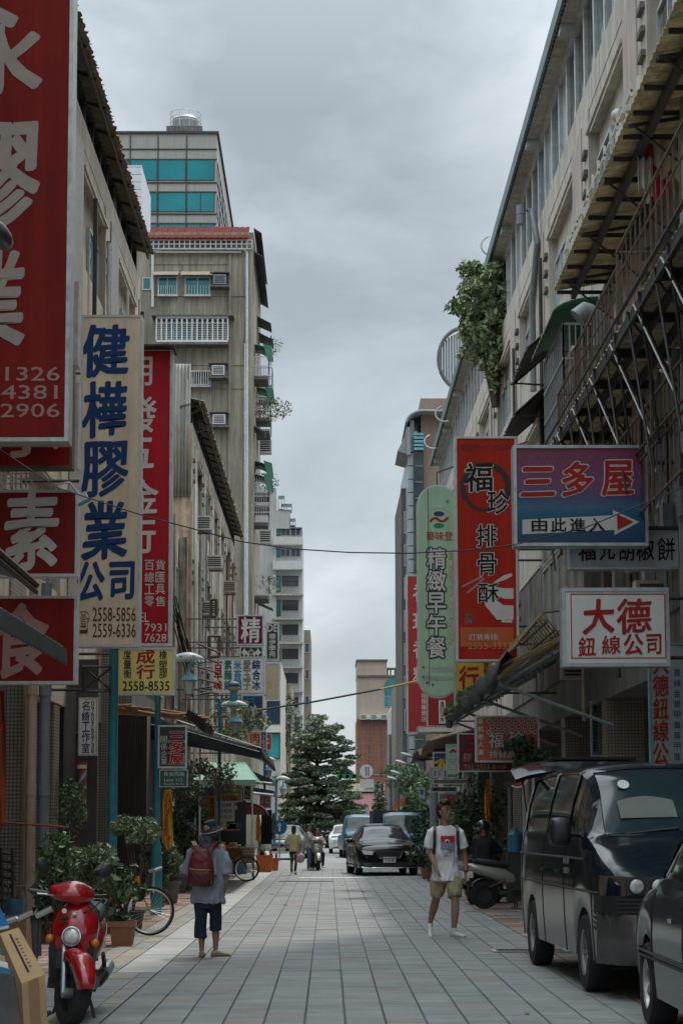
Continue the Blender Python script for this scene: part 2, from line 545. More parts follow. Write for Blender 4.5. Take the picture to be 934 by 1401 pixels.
def leaves(name, blobs, size, m, parent=None, seed=1, flat=0.0, loc=None, aspect=2.2, dens=None):
    """blobs: (cx,cy,cz, rx,ry,rz, n)"""
    rg = np.random.default_rng(seed)
    P = []
    for (cx, cy, cz, rx, ry, rz, n) in blobs:
        d = rg.normal(size=(n, 3)); d /= np.linalg.norm(d, axis=1)[:, None]
        r = rg.uniform(.25, 1, n) ** .5
        P.append(np.array([cx, cy, cz]) + d * r[:, None] * np.array([rx, ry, rz]))
    P = np.concatenate(P); n = len(P)
    a = rg.normal(size=(n, 3)); a[:, 2] *= (1 - flat); a /= np.linalg.norm(a, axis=1)[:, None]
    b = rg.normal(size=(n, 3)); b[:, 2] *= (1 - flat)
    b -= (a * b).sum(1)[:, None] * a; b /= np.linalg.norm(b, axis=1)[:, None]
    s = size * rg.uniform(.6, 1.35, n)[:, None]
    nn = np.cross(a, b)
    v = np.stack([P - a * s, P + b * s / aspect + nn * s * .12, P + a * s, P - b * s / aspect + nn * s * .12], 1).reshape(-1, 3)
    off = ORG[parent.name] if parent is not None else (Vector(loc) if loc else Vector((0, 0, 0)))
    v = v - np.array(off)
    me = bpy.data.meshes.new(name)
    i = np.arange(n) * 4
    me.vertices.add(len(v)); me.vertices.foreach_set('co', v.ravel())
    me.loops.add(n * 4); me.loops.foreach_set('vertex_index', np.arange(n * 4))
    me.polygons.add(n); me.polygons.foreach_set('loop_start', i); me.polygons.foreach_set('loop_total', np.full(n, 4))
    me.materials.append(m); me.update(calc_edges=True)
    return link_mesh(name, me, parent, loc if parent is None else None)


def rblobs(c, r, k, n, rs=.4, seed=0):
    """k sub-clumps spread in an ellipsoid"""
    rg = random.Random(seed); out = []
    for _ in range(k):
        a = rg.uniform(0, 6.28); z = rg.uniform(-1, 1); q = math.sqrt(1 - z * z); d = rg.uniform(.45, .95)
        s = rs * rg.uniform(.7, 1.25)
        out.append((c[0] + r[0] * d * q * math.cos(a), c[1] + r[1] * d * q * math.sin(a), c[2] + r[2] * d * z,
                    r[0] * s, r[1] * s, r[2] * s, n))
    return out


CACHE = {}


def piece(key, fn, m, name, loc, parent, rz=0, smooth=False):
    if key not in CACHE:
        mb = fn(); CACHE[key] = mb.mesh(name, m, smooth)
    return link_mesh(name, CACHE[key], parent, loc, rz)


def window(parent, loc, w, h, rz=0, nx=2, ny=1, fr=None, gl=None, fw=.05, dep=.06, panes=True):
    """window in its local XZ plane, front towards local -Y; loc = lower left corner"""
    fr = fr or alu_w; gl = gl or glass_dk

    def fm():
        b = MB()
        b.box((0, -dep, 0), (fw, 0, h)).box((w - fw, -dep, 0), (w, 0, h)).box((fw, -dep, 0), (w - fw, 0, fw)).box((fw, -dep, h - fw), (w - fw, 0, h))
        for i in range(1, nx): b.box((w * i / nx - fw / 2, -dep * .9, fw), (w * i / nx + fw / 2, 0, h - fw))
        for i in range(1, ny): b.box((fw, -dep * .8, h * i / ny - fw / 2), (w - fw, -.001, h * i / ny + fw / 2))
        return b
    key = ('wf', round(w, 3), round(h, 3), nx, ny, fr.name, fw, dep)
    f = piece(key, fm, fr, 'window', loc, parent, rz)
    gk = ('wg', round(w, 3), round(h, 3), gl.name, dep)
    me = CACHE.get(gk)
    if me is None:
        me = CACHE[gk] = MB().box((fw * .5, -dep * .35, fw * .5), (w - fw * .5, -dep * .2, h - fw * .5)).mesh('pane', gl)
    g = bpy.data.objects.new('pane', me); COL.objects.link(g); g.parent = f
    return f


def corrugated(o, run, across, waves, amp, m, name='roof_sheet', parent=None, nrm=(0, 0, 1), nv=6, per=6, sag=0.0, jag=0.0, seed=0):
    n = Vector(nrm); rg = random.Random(seed)
    jj = [rg.uniform(-jag, jag) for _ in range(waves * per + 1)]
    rn = Vector(run).normalized()

    def fn(a, b):
        return n * (amp * math.sin(a * waves * 2 * math.pi) - sag * math.sin(b * math.pi) * (.7 + .3 * math.sin(a * 9 + seed))) + rn * (jj[int(round(a * waves * per))] * b)
    mb = MB().sheet(o, across, run, waves * per, nv, fn)
    o1 = mb.build(name, m, parent, smooth=True, ang=80)
    sm = o1.modifiers.new('thickness', 'SOLIDIFY'); sm.thickness = .012
    return o1

# ================================================================== THE SETTING
asph = M('asphalt', (.055, .056, .058), .9, var=.2, scale=3)
grout = M('dark_grout', (.10, .105, .10), .95, var=.2, scale=6)
pv = [M('paver_grey_%d' % i, c, .62, var=.12, scale=1.3, bump=.15, bscale=60, dirt=(.11, .112, .108), dirtamt=.6) for i, c in
      enumerate([(.252, .264, .256), (.225, .238, .236), (.27, .28, .27), (.243, .252, .242)])]
pvp = M('paver_pink', (.27, .228, .216), .65, var=.15, scale=1.5, dirt=(.2, .19, .185), dirtamt=.5)
pvr = M('paver_red', (.25, .14, .11), .75, var=.22, scale=1.5, island=.12, dirt=(.15, .12, .11), dirtamt=.5)
pvb = M('paver_beige', (.33, .295, .24), .75, var=.15, scale=1.5, island=.08, dirt=(.2, .18, .16), dirtamt=.4)
pvw = M('paver_pale', (.42, .42, .40), .65, var=.1, scale=2, island=.06, dirt=(.3, .29, .27), dirtamt=.4)

g = MB().sheet((-700, -60, -.03), (1400, 0, 0), (0, 1500, 0), 4, 4, lambda a, b: Vector((0, 0, 0))).build('ground', asph)
tag(g, 'grey street ground running to the horizon', kind='structure')
road = MB().sheet((-4.35, 4, -.010), (8.7, 0, 0), (0, 300, 0), 2, 6, lambda a, b: Vector((0, 0, 0))).build('road', grout)
tag(road, 'grey paved street with long dark joints', kind='structure')

PITCH, X00 = .309, .128
rp = random.Random(3)
stuffm = MB(); stuffm_side = MB()
PVMESH = {}
cnt = 0


def paver_mesh(w, d, m):
    k = (round(w, 3), round(d, 3), m.name)
    if k not in PVMESH:
        b = MB()
        c = .004
        b.rings([[(0, 0, -.03), (w, 0, -.03), (w, d, -.03), (0, d, -.03)], [(0, 0, -c), (w, 0, -c), (w, d, -c), (0, d, -c)],
                 [(c, c, 0), (w - c, c, 0), (w - c, d - c, 0), (c, d - c, 0)]])
        PVMESH[k] = b.mesh('paver', m)
    return PVMESH[k]


for k in range(-6, 8):
    xa = X00 + k * PITCH
    ph = rp.uniform(0, .3)
    pinkcol = .17 if k in (0, -3, 4, 6) else .05
    for r in range(0, 175):
        ya = 13.2 + ph + r * .315
        if ya > 64: break
        pink = rp.random() < pinkcol
        z = rp.uniform(-.002, .0015)
        if 13.6 <= ya < 19.6 and cnt < 300:
            m = pvp if pink else pv[rp.choice([0, 0, 0, 1, 1, 2, 3])]
            o = bpy.data.objects.new('paver', paver_mesh(PITCH - .014, .306, m)); COL.objects.link(o)
            o.parent = road; o.location = (xa + .007, ya, z)
            o.rotation_euler = (rp.uniform(-.003, .003), rp.uniform(-.004, .004), rp.uniform(-.004, .004))
            cnt += 1
        elif ya >= 19.6 or ya < 13.6:
            gp = .006 + ya * .0001
            stuffm.box((xa + .006, ya, -.03), (xa + PITCH - .006, ya + .315 - gp, z), 4 if pink else rp.choice([0, 0, 0, 1, 1, 2, 3]))
o = stuffm.build('paver_field', pv + [pvp], road)
o['kind'] = 'stuff'
far = MB().sheet((-3.4, 64.2, .0), (6.2, 0, 0), (0, 80, 0), 2, 8, lambda a, b: Vector((0, 0, 0))).build('paved_street_far', M('far_paving', (.25, .265, .26), .65, var=.15, scale=.6), road)


def pave(name, x0, x1, y0, y1, w, d, mats, zb=0.0, seed=1, gap=.008, rnd=None):
    rg = random.Random(seed); b = MB(); x = x0; i = 0
    while x < x1 - .02:
        xe = min(x + w, x1); y = y0 - rg.uniform(0, d) * (1 if rnd else 0)
        while y < y1:
            ya, ye = max(y, y0), min(y + d, y1)
            if ye - ya > .03:
                b.box((x + gap / 2, ya + gap / 2, zb - .03), (xe - gap / 2, ye - gap / 2, zb + rg.uniform(-.002, .002)), rg.randrange(len(mats)))
            y += d
        x = xe; i += 1
    return b


for nm, args in (('paver_margin_pale', (-2.16, -1.735, 19.6, 62, .425, .6, [pvw])), ('paver_margin_beige', (-2.62, -2.165, 19.6, 62, .227, .3, [pvb, pvb, pv[2]])),
                 ('paver_margin_red', (-4.3, -2.625, 19.6, 62, .21, .105 * 2, [pvr, pvr, pvb])), ('paver_margin_grey', (-4.3, -1.735, 12, 19.55, .3, .3, [pv[0], pv[1], pvb])),
                 ('paver_bay_red', (2.61, 4.25, 12, 62, .3, .3, [pvr, pvr, pvb, pv[1]]))):
    x0, x1, y0, y1, w, d, ms = args
    o = pave(nm, x0, x1, y0, y1, w, d, ms, seed=len(nm), rnd=True).build('paver_margin', ms, road)
    o['kind'] = 'stuff'
for s in (-1, 1):
    b = MB().box((s * 4.3, 5, -.2), (s * 9.5, 110, .13))
    b.box((s * 4.22, 5, -.2), (s * 4.297, 110, .10))
    o = b.build('sidewalk', concrete_dk if s > 0 else M('sidewalk_concrete', (.24, .22, .20), .85, var=.25, scale=2))
    tag(o, 'raised arcade pavement on the %s of the street' % ('right' if s > 0 else 'left'), kind='structure')

for (px, py, w, d, lab) in ((700, 1258, .62, .34, 'narrow dark drain grating in the red pavers behind the van'), (725, 1301, .8, .45, 'dark drain grating under the rear wheel of the van'),
                            (672, 1247, .9, .22, 'dark drain slot beneath the silver scooter')):
    c = at(px, py, Z=0)
    t = thing('drain_grating', lab, 'drain', (c.x, c.y, .004), 0, 'drain gratings in the street')
    b = MB().box((-w / 2 - .06, -d / 2 - .05, 0), (w / 2 + .06, -d / 2, .008)).box((-w / 2 - .06, d / 2, 0), (w / 2 + .06, d / 2 + .05, .008))
    b.box((-w / 2 - .06, -d / 2, 0), (-w / 2, d / 2, .008)).box((w / 2, -d / 2, 0), (w / 2 + .06, d / 2, .008))
    b.build('frame', pvw, t, local=True)
    b = MB()
    nb = int(w / .06)
    for i in range(nb): b.box((-w / 2 + .06 * i + .01, -d / 2, -.002), (-w / 2 + .06 * i + .04, d / 2, .006))
    b.build('grate', steel_dk, t, local=True)
    MB().box((-w / 2, -d / 2, -.002), (w / 2, d / 2, .001)).build('pit', black, t, local=True)
c = at(455, 1201, Z=0)
tag(MB().box((c.x - .95, c.y - .55, 0), (c.x + 1.0, c.y + .55, .007)).build('road_marking', M('worn_white_paint', (.48, .49, .48), .6, var=.3, scale=3), loc=(c.x, c.y, 0)), 'worn pale patch painted on the street before the black sedan', 'marking')
c = at(408, 1206, Z=0)
tag(MB().box((c.x - .5, c.y - .25, 0), (c.x + .9, c.y + .25, .009)).build('manhole_cover', steel_dk, loc=(c.x, c.y, 0)), 'flat dark iron cover in the street behind the woman in yellow', 'manhole cover')
for (px, py) in ((720, 1388), (497, 1221), (468, 1212), (372, 1224), (166, 1249), (391, 1239)):
    c = at(px, py, Z=0)
    near = {720: 'in front of the van', 497: 'left of the black sedan', 468: 'in the middle of the street', 372: 'left of the middle of the street', 166: 'beside the bicycle wheel', 391: 'right of the woman with the backpack'}[px]
    o = MB().add([(-.05, -.01, .006), (0, -.03, .02), (.06, 0, .008), (.01, .03, .022)], [(0, 1, 2, 3)]).build('fallen_leaf', wood)
    o.location = c
    o.rotation_euler = (0, 0, px * .7)
    tag(o, 'small dry brown leaf lying on the pavers ' + near, 'leaf', 'fallen leaves on the street')


# ================================================================== BUILDINGS
def ac_unit(parent, c, w=.8, h=.5, d=.4, facing=(0, -1), m=None, top_level=None):
    c = Vector(c); fx, fy = facing
    ux, uy = -fy, fx
    b = MB().obox(c, Vector((ux, uy, 0)) * w / 2, Vector((fx, fy, 0)) * d / 2, Vector((0, 0, h / 2)))
    o = b.build('air_conditioner', m or pvc, parent)
    g_ = MB()
    f = c + Vector((fx, fy, 0)) * (d / 2 + .004)
    for i in range(5):
        g_.obox(f + Vector((0, 0, -h * .32 + h * .16 * i)), Vector((ux, uy, 0)) * w * .4, Vector((fx, fy, 0)) * .006, Vector((0, 0, h * .045)))
    g_.build('grille', steel_dk, o)
    return o


def long_block(name, label, side, Y0, Y1, xw, wall_z, rib_z, eave_z, eave_x, conc, hoods, bay=6.0, phase=0.0, open_w=3.6, roofm=None, seed=1, hood_from=None, x2=9.0):
    rg = random.Random(seed)
    t = thing(name, label, 'building', (side * 7, (Y0 + Y1) / 2, 0))
    s = side
    sx = lambda a, b: (s * a, s * b)
    wall = MB()
    wall.box((s * (xw + .18), Y0, 4.3), (s * (xw + x2), Y1, wall_z - .02))
    wall.box((s * (xw + .02), Y0, wall_z - .55), (s * (xw + .18), Y1, wall_z))          # top band
    nb = int((Y1 - Y0) / bay) + 2
    edges = []
    y = Y0 + phase - bay
    while y < Y1:
        a, b_ = max(y, Y0), min(y + open_w, Y1)
        if b_ - a > .8: edges.append((a, b_))
        y += bay
    piers = []
    prev = Y0
    for a, b_ in edges:
        if a - prev > .05: piers.append((prev, a))
        prev = b_
    if Y1 - prev > .05: piers.append((prev, Y1))
    for a, b_ in piers:
        wall.box((s * xw, a, 4.3), (s * (xw + .18), b_, wall_z - .55))
    for a, b_ in edges:
        for i, hz in enumerate(hoods):
            top = (hoods[i - 1] - 1.75) if i else wall_z - .55
            wall.box((s * (xw + .03), a, hz), (s * (xw + .18), b_, top))
        wall.box((s * (xw + .03), a, 4.3), (s * (xw + .18), b_, hoods[-1] - 1.75))
    wall.build('wall', conc, t)
    hd = MB()
    for a, b_ in edges:
        for hz in hoods:
            ww = (b_ - a) * .42
            if s > 0: window(t, (s * (xw + .175), b_ - .15, hz - 1.72), ww, 1.2, R(-90), 2, 1, alu, rg.choice([glass_dk, glass_blue, curtain]))
            else: window(t, (s * (xw + .175), b_ - .15 - ww, hz - 1.72), ww, 1.2, R(90), 2, 1, alu, rg.choice([glass_dk, glass_blue, curtain]))
            hd.box((s * (xw - .05), a - .06, hz - .02), (s * (xw - .001), b_ + .06, hz + .05))
    hd.build('window_hood', conc, t)
    lg = MB()
    for a, b_ in piers:
        if b_ - a < 1: continue
        for hz in hoods:
            for q in range(3):
                lg.box((s * (xw - .07), a + .12, hz - .25 - q * .36), (s * (xw - .001), a + .5, hz - .34 - q * .36))
    if lg.v: lg.build('ledge', concrete_dk, t)
    tw = MB()
    for a, b_ in piers:
        if b_ - a < 1: continue
        tw.box((s * (xw - .025), a + .82, 4.35), (s * (xw - .002), b_ - .15, wall_z - .6))
    tw.build('tile_strip', tilewall2 if seed % 2 else pinkwall, t)
    MB().box((s * (xw + .45), Y0, wall_z), (s * (xw + x2), Y1, rib_z + .3)).build('ribbon_storey', concrete_dk, t)
    n = int((Y1 - Y0) / 1.25)
    for i in range(n):
        ya = Y0 + i * (Y1 - Y0) / n; w = (Y1 - Y0) / n
        gl = rg.choice([glass_dk, glass_dk, glass_blue, curtain]) if s > 0 else rg.choice([glass_dk, glass_dk, glass_dk, curtain])
        if s > 0: window(t, (s * (xw + .2), ya + w, wall_z), w, rib_z - wall_z, R(-90), 1, 1, alu_w, gl, fw=.085, dep=.1)
        else: window(t, (s * (xw + .2), ya, wall_z), w, rib_z - wall_z, R(90), 1, 1, steel_dk, gl, fw=.07, dep=.1)
    MB().box((s * (xw + .05), Y0, rib_z), (s * (xw + .45), Y1, rib_z + .1)).build('lintel', alu_w if s > 0 else concrete_dk, t)
    MB().box((s * (xw - .03), Y0, 4.3), (s * (xw + .1), min(Y1, 47), 7.0)).build('grime_shade_sheet', M('grimy_shaded_plaster', (.2, .18, .155), .9, var=.4, scale=1.6, streak=.8, dirt=(.04, .035, .03), dirtamt=.7), t) if s > 0 else None  # darker sheet over the lower storeys: grime plus shadow put into its colour
    if roofm is corr_g:
        corrugated((s * (xw + x2), Y0, eave_z + 2.2), (-s * (xw + x2 - eave_x), 0, -2.2), (0, Y1 - Y0, 0), int((Y1 - Y0) / .27), .028, roofm, 'roof', t, jag=.04, nv=3)
        MB().box((s * (eave_x + .12), Y0, eave_z - .12), (s * (eave_x + .17), Y1, eave_z + .02)).build('purlin', steel_rust, t)
        rb = MB()
        y = Y0 + .5
        while y < Y1:
            rb.tube([(s * (eave_x + .05), y, eave_z - .07), (s * (xw + .3), y, rib_z + .05)], .03, 4); y += 1.5
        rb.build('rafter', steel_dk, t)
    else:
        MB().box((s * (eave_x + .06), Y0, eave_z), (s * (xw + x2), Y1, eave_z + .16)).build('roof', concrete_r, t)
        MB().box((s * eave_x, Y0, eave_z - .02), (s * (eave_x + .055), Y1, eave_z + .3)).build('fascia', M('weathered_green_fascia', (.10, .17, .16), .5, var=.3, scale=2), t)
        b = MB(); y = Y0
        while y < Y1: b.box((s * (eave_x + .06), y, eave_z - .035), (s * (eave_x + .085), y + .1, eave_z - .002)); y += .2
        b.build('drip_edge', steel_dk, t)
        b = MB(); y = Y0 + 3
        while y < Y1: b.box((s * (eave_x + .09), y, eave_z - .16), (s * (xw + .2), y + .3, eave_z - .003)); y += 6.1
        b.build('roof_bracket', alu_w, t)
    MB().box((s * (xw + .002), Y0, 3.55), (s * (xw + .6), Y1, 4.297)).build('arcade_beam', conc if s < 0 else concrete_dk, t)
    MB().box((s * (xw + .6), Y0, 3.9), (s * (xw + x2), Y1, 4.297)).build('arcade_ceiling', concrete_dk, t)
    y = Y0 + phase - 1.2
    k = 0
    while y < Y1 - .5:
        if y > Y0:
            MB().box((s * (xw + .01), y, .13), (s * (xw + .62), y + .62, 3.548)).build('column', tilewall, t)
        y += 5.6; k += 1
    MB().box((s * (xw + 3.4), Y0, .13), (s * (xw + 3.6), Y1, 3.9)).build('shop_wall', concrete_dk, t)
    y = Y0 + .4
    while y < Y1 - 3:
        b = MB()
        for q in range(14): b.box((s * (xw + 3.33), y, .2 + q * .2), (s * (xw + 3.4), y + 3.4, .2 + q * .2 + .17))
        b.build('shutter', rg.choice([steel_dk, wood, concrete_dk]), t)
        y += 5.6
    return t


LB = long_block('apartment_block', 'weathered concrete block with corrugated roof overhang at the near left', -1, 7, 45.8, 4.6, 14.85, 15.6, 15.5, 4.27, concrete, [13.85, 10.5, 7.2], 6.0, 3.9, 3.6, corr_g, 1)
LB2 = long_block('apartment_block', 'stained concrete block with rusty end wall behind the tall red and beige signs', -1, 64, 95, 4.6, 15.15, 16.0, 15.9, 4.22, grimy, [14.2, 10.7, 7.3], 5.0, 2.2, 2.6, corr_g, 3)
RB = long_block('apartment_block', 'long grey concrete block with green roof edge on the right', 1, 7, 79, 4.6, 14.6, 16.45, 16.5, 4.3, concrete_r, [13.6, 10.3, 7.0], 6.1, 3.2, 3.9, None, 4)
b = MB().box((7.0, 8, 16.9), (16, 40, 52)); b.build('unseen_shade_storeys', concrete_r, RB)  # unseen mass added above the roof to cast shadow on the near street

t = LB2
corrugated((-6.3, 63.93, 12.6), (0, 0, 4.6), (1.62, 0, 0), 14, .03, M('grey_corrugated_wall', (.32, .31, .28), .6, var=.2, scale=2, streak=.4), 'cladding_sheet', t, nrm=(0, 1, 0), nv=2)
MB().box((-7.5, 63.8, 4.3), (-4.62, 63.98, 12.4)).build('end_wall', rustwall, t)
b = MB()
for i in range(26):
    q = random.random()
    b.obox((-4.5 + .55 * q - .5, 64 + i * .16, 15.9 - .35 * q + .12 * math.sin(i)), (.22, .02, .06), (.0, .12, .02), (0.01, 0, .012))
b.build('broken_roof_edge', steel_rust, t)
b = MB()
for (x, z0, z1) in ((-4.45, 3, 13), (-4.42, 2.5, 11)):
    b.tube([(x, 63.7, z0), (x, 63.7, z1)], .05, 8)
b.build('drain_pipe', pvc, t)


rg = random.Random(21)
for blk, sd_, ys_, x_ in ((LB, -1, (35.2, 37.5, 41.2, 44.6), 4.6), (LB2, -1, (66, 69.5, 73, 78, 84, 89), 4.6), (RB, 1, (38.5, 44.4, 51, 56.5, 63), 4.6)):
    for i, yy in enumerate(ys_):
        for zz in rg.sample((6.2, 8.6, 9.4, 11.6, 12.0), 1 if sd_ < 0 and yy != 35.2 else 0):
            o = ac_unit(blk, (sd_ * (x_ - .22), yy, zz), .62, .5, .3, (0, -1), rg.choice([pvc, alu_w, pvc_b]))
            MB().box((sd_ * (x_ - .5), yy - .25, zz - .36), (sd_ * (x_ - .01), yy + .25, zz - .32)).build('ac_shelf', steel_rust, blk)
        xx = sd_ * (x_ - .07); MB().tube([(xx, yy + .9, 5 + rg.random()), (xx, yy + .9, 9.5), (xx, yy + 1.0, 9.9), (xx, yy + 1.0, 13.0 + rg.random())], .035 + .02 * rg.random(), 6).build('wall_pipe', rg.choice([pvc_g, pvc, steel_rust, steel_dk]), blk, smooth=True)
    MB().tube([(sd_ * (x_ - .03), ys_[0] + k * (ys_[-1] - ys_[0]) / 14, 9.3 + .12 * math.sin(k * 1.7) - (.25 if k % 3 == 1 else 0)) for k in range(15)], .014, 4).build('cable', black, blk)

rg = random.Random(5); b = MB()
for i in range(9):
    yy = 23.5 + i * 1.35 + rg.random() * .5; r_ = rg.choice((.03, .045, .06)); z0 = rg.uniform(3.2, 5)
    MB().tube([(4.5, yy, z0), (4.5, yy, z0 + 1.6), (4.5, yy + .25, z0 + 1.8), (4.5, yy + .25, 7.6)], r_, 6).build('wall_pipe', rg.choice([pvc_g, pvc_b, steel_rust, steel_dk]), RB, smooth=True)
    if i % 2: window(RB, (4.55, yy + .9, 5.2 + rg.random()), .85, 1.1, R(-90), 2, 2, alu, rg.choice([glass_dk, curtain])); ac_unit(RB, (4.38, yy + .5, rg.uniform(4.2, 4.7)), .45, .4, .3, (0, -1), pvc_b)
    MB().box((4.42, yy - .3, 4.5 + rg.random()), (4.56, yy - .05, 5.7)).build('meter_box', rg.choice([galv, steel_rust]), RB)
    b.tube([(4.48, yy - 1, 6.5 - rg.random()), (4.4, yy, 5.6 + rg.random()), (4.48, yy + 1.4, 6.3 - rg.random())], .013, 4)
b.build('cable', black, RB)

t = thing('shop_building', 'soot stained plaster shop building behind the yellow phone number sign', 'building', (-6.2, 55, 0))
MB().box((-11, 46, 3.4), (-4.9, 63.7, 11.0)).build('wall', grimy, t)
MB().box((-8.2, 46, 0), (-7.9, 63.7, 3.4)).build('shop_wall', concrete_dk, t)
for i, yy in enumerate((47, 52.5, 58)):
    MB().box((-5.4, yy, .1), (-4.9, yy + .5, 3.4)).build('column', concrete_dk, t)
    for zz in (5.2, 8.2): window(t, (-4.92, yy + .8, zz), 2.8, 1.6, R(90), 3, 1, alu, glass_dk)
b = MB()
for yy in (46.6, 50.8, 52, 57.2, 62): b.box((-4.88, yy, 3.45), (-4.62, yy + .35, 10.9))
b.build('pilaster', M('streaked_plaster', (.42, .36, .28), .9, var=.3, scale=1.5, streak=.85, dirt=(.05, .04, .03), dirtamt=.7), t)

TY = 116.0
t = thing('apartment_tower', 'tall grey rendered apartment tower with barred windows and white downpipes', 'building', (-9, TY + 15, 0))
top = at(345, 318, Y=TY).z
MB().box((-16, TY, 0), (-4.62, TY + 13, top)).build('wall', tower_conc, t)


def fwin(t, x0, y0, x1, y1, Y, nx=2, ny=1, fr=None, gl=None, fw=.06):
    A = at(x0, y1, Y=Y); B_ = at(x1, y0, Y=Y)
    return window(t, (A.x, Y - .01, A.z), B_.x - A.x, B_.z - A.z, 0, nx, ny, fr, gl, fw)


fwin(t, 216, 379, 243, 404, TY, 2, 1, alu_w, glass_teal); fwin(t, 253, 379, 288, 404, TY, 2, 1, alu_w, glass_teal); fwin(t, 195, 380, 207, 397, TY, 1, 1, alu_w, glass_teal)
b = MB()
for x0, x1 in ((210, 245), (247, 292)):
    A = at(x0, 377, Y=TY - .5); B_ = at(x1, 373, Y=TY)
    b.prism([(A.x, TY - .01, B_.z), (A.x, TY - .65, A.z), (A.x, TY - .65, A.z + .06), (A.x, TY - .01, B_.z + .08)], (B_.x - A.x, 0, 0))
b.build('window_canopy', pvc_b, t)
b = MB()
for x0, x1 in ((216, 243), (253, 288)):
    for i in range(9):
        p = at(x0 + (x1 - x0) * (i + .5) / 9, 404, Y=TY - .3); q = at(x0, 390, Y=TY - .3)
        b.box((p.x - .015, TY - .3, p.z), (p.x + .015, TY - .27, q.z))
    A = at(x0 - 1, 405, Y=TY - .3); B_ = at(x1 + 1, 403, Y=TY)
    b.box((A.x, TY - .32, A.z), (B_.x, TY - .01, A.z + .08))
b.build('window_bars', alu_w, t)


for (px, py) in ((301, 384), (299, 508), (300, 575)):
    p = at(px, py, Y=TY - .3)
    ac_unit(t, (p.x, TY - .35, p.z), 1.0 * .78, .62, .6, m=alu_w if py > 400 else pvc_g)
    MB().box((p.x - .6, TY - .8, p.z - .52), (p.x + .6, TY - .01, p.z - .42)).box((p.x - .6, TY - .7, p.z + .42), (p.x + .6, TY - .01, p.z + .46)).build('bracket', concrete_dk, t)
A = at(214, 468, Y=TY - .9); B_ = at(312, 433, Y=TY - .9)
b = MB()
b.box((A.x, TY - .95, A.z), (B_.x, TY - .88, A.z + .1)).box((A.x, TY - .95, B_.z - .1), (B_.x, TY - .88, B_.z))
n = 14
for i in range(n + 1):
    x = A.x + (B_.x - A.x) * i / n
    b.box((x - .035, TY - .95, A.z + .1), (x + .035, TY - .9, B_.z - .1))
    if i < n:
        w = (B_.x - A.x) / n
        b.tube([(x + w / 2 + w * .4 * math.cos(a), TY - .92, B_.z - .3 + .18 * math.sin(a)) for a in [k * math.pi / 4 for k in range(8)]], .018, 4, closed=True)
for j in range(1, 12):
    z = A.z + (B_.z - A.z) * j / 12 * .85
    b.box((A.x, TY - .9, z - .01), (B_.x, TY - .885, z + .01))
b.build('balcony_grille', white, t)
MB().box((A.x, TY - .95, A.z - .15), (B_.x, TY - .01, A.z - .002)).box((A.x - .3, TY - 1.1, B_.z + .002), (B_.x + .35, TY - .01, B_.z + .08)).build('balcony_slab', concrete_dk, t)
fwin(t, 226, 437, 262, 466, TY, 3, 1, alu, glass_teal); fwin(t, 268, 437, 306, 466, TY, 3, 1, alu, glass_dk)
fwin(t, 252, 508, 286, 527, TY, 3, 1, alu, glass_dk)
b = MB(); A = at(250, 529, Y=TY - .4); B_ = at(288, 507, Y=TY - .4)
for i in range(13): x = A.x + (B_.x - A.x) * i / 12; b.box((x - .02, TY - .42, A.z), (x + .02, TY - .38, B_.z))
b.box((A.x, TY - .43, A.z), (B_.x, TY - .01, A.z + .06)).box((A.x, TY - .43, B_.z - .06), (B_.x, TY - .01, B_.z)); b.build('window_cage', alu_w, t)
b = MB()
for (x0, x1) in ((311, 317), (339, 347)):
    A = at(x0, 1000, Y=TY); B_ = at(x1, 345, Y=TY); b.box((A.x, TY - .14, 3), (B_.x, TY - .002, B_.z))
A = at(205, 362, Y=TY); B_ = at(313, 358, Y=TY); b.box((A.x, TY - .05, A.z), (B_.x, TY - .003, B_.z))
for yy in (405.5, 500, 532): A = at(205, yy, Y=TY); B_ = at(341, yy, Y=TY); b.box((A.x, TY - .06, A.z), (B_.x, TY - .004, A.z + .06))
b.build('pilaster', tower_conc, t)
b = MB()
pp = [at(209, 420, Y=TY - .2), at(209, 345, Y=TY - .2), at(222, 341, Y=TY - .2), at(334, 341, Y=TY - .2), at(338, 346, Y=TY - .2), at(338, 900, Y=TY - .2)]
b.tube(pp, .09, 8); b.tube([at(213, 345, Y=TY - .25), at(330, 345, Y=TY - .25)], .05, 6)
b.tube([at(335, 470, Y=TY - .2), at(335, 900, Y=TY - .2)], .05, 6)
b.build('downpipe', pvc, t)
A = at(203, 328, Y=TY - .3); B_ = at(340, 312, Y=TY - .3)
rt = MB()
nT = 34
for i in range(nT):
    x = A.x + (B_.x - A.x) * i / nT; w = (B_.x - A.x) / nT
    rt.prism([(x, TY - .5, A.z), (x + w * .94, TY - .5, A.z), (x + w * .94, TY + 1.6, B_.z + .6), (x, TY + 1.6, B_.z + .6)], (0, 0, .07 + .03 * (i % 2)))
rt.build('red_roof', M('red_roof_sheet', (.13, .03, .022), .9, spec=.05, var=.25, scale=2), t)
MB().box((A.x, TY + 1.6, top), (B_.x, TY + 14, B_.z + .1)).build('rooftop_hut', concrete_dk, t)
b = MB(); A2 = at(203, 341, Y=TY - .35); B2 = at(345, 328, Y=TY - .35)
for i in range(21): x = A2.x + (B2.x - A2.x) * i / 20; b.box((x - .03, TY - .38, A2.z), (x + .03, TY - .32, B2.z))
for z in (A2.z, (A2.z + B2.z) / 2, B2.z - .05): b.box((A2.x, TY - .385, z), (B2.x, TY - .315, z + .05))
b.build('rooftop_cage', alu_w, t)
b = MB()
for (y0, y1, z, d) in ((TY - .3, TY + 11, at(345, 322, Y=TY).z, .5), (TY, TY + 12, at(345, 345, Y=TY).z - .3, .55)):
    b.prism([(-4.6, y0, z + .3), (-4.6 + d, y0, z), (-4.6 + d, y0, z + .06), (-4.6, y0, z + .4)], (0, y1 - y0, 0))
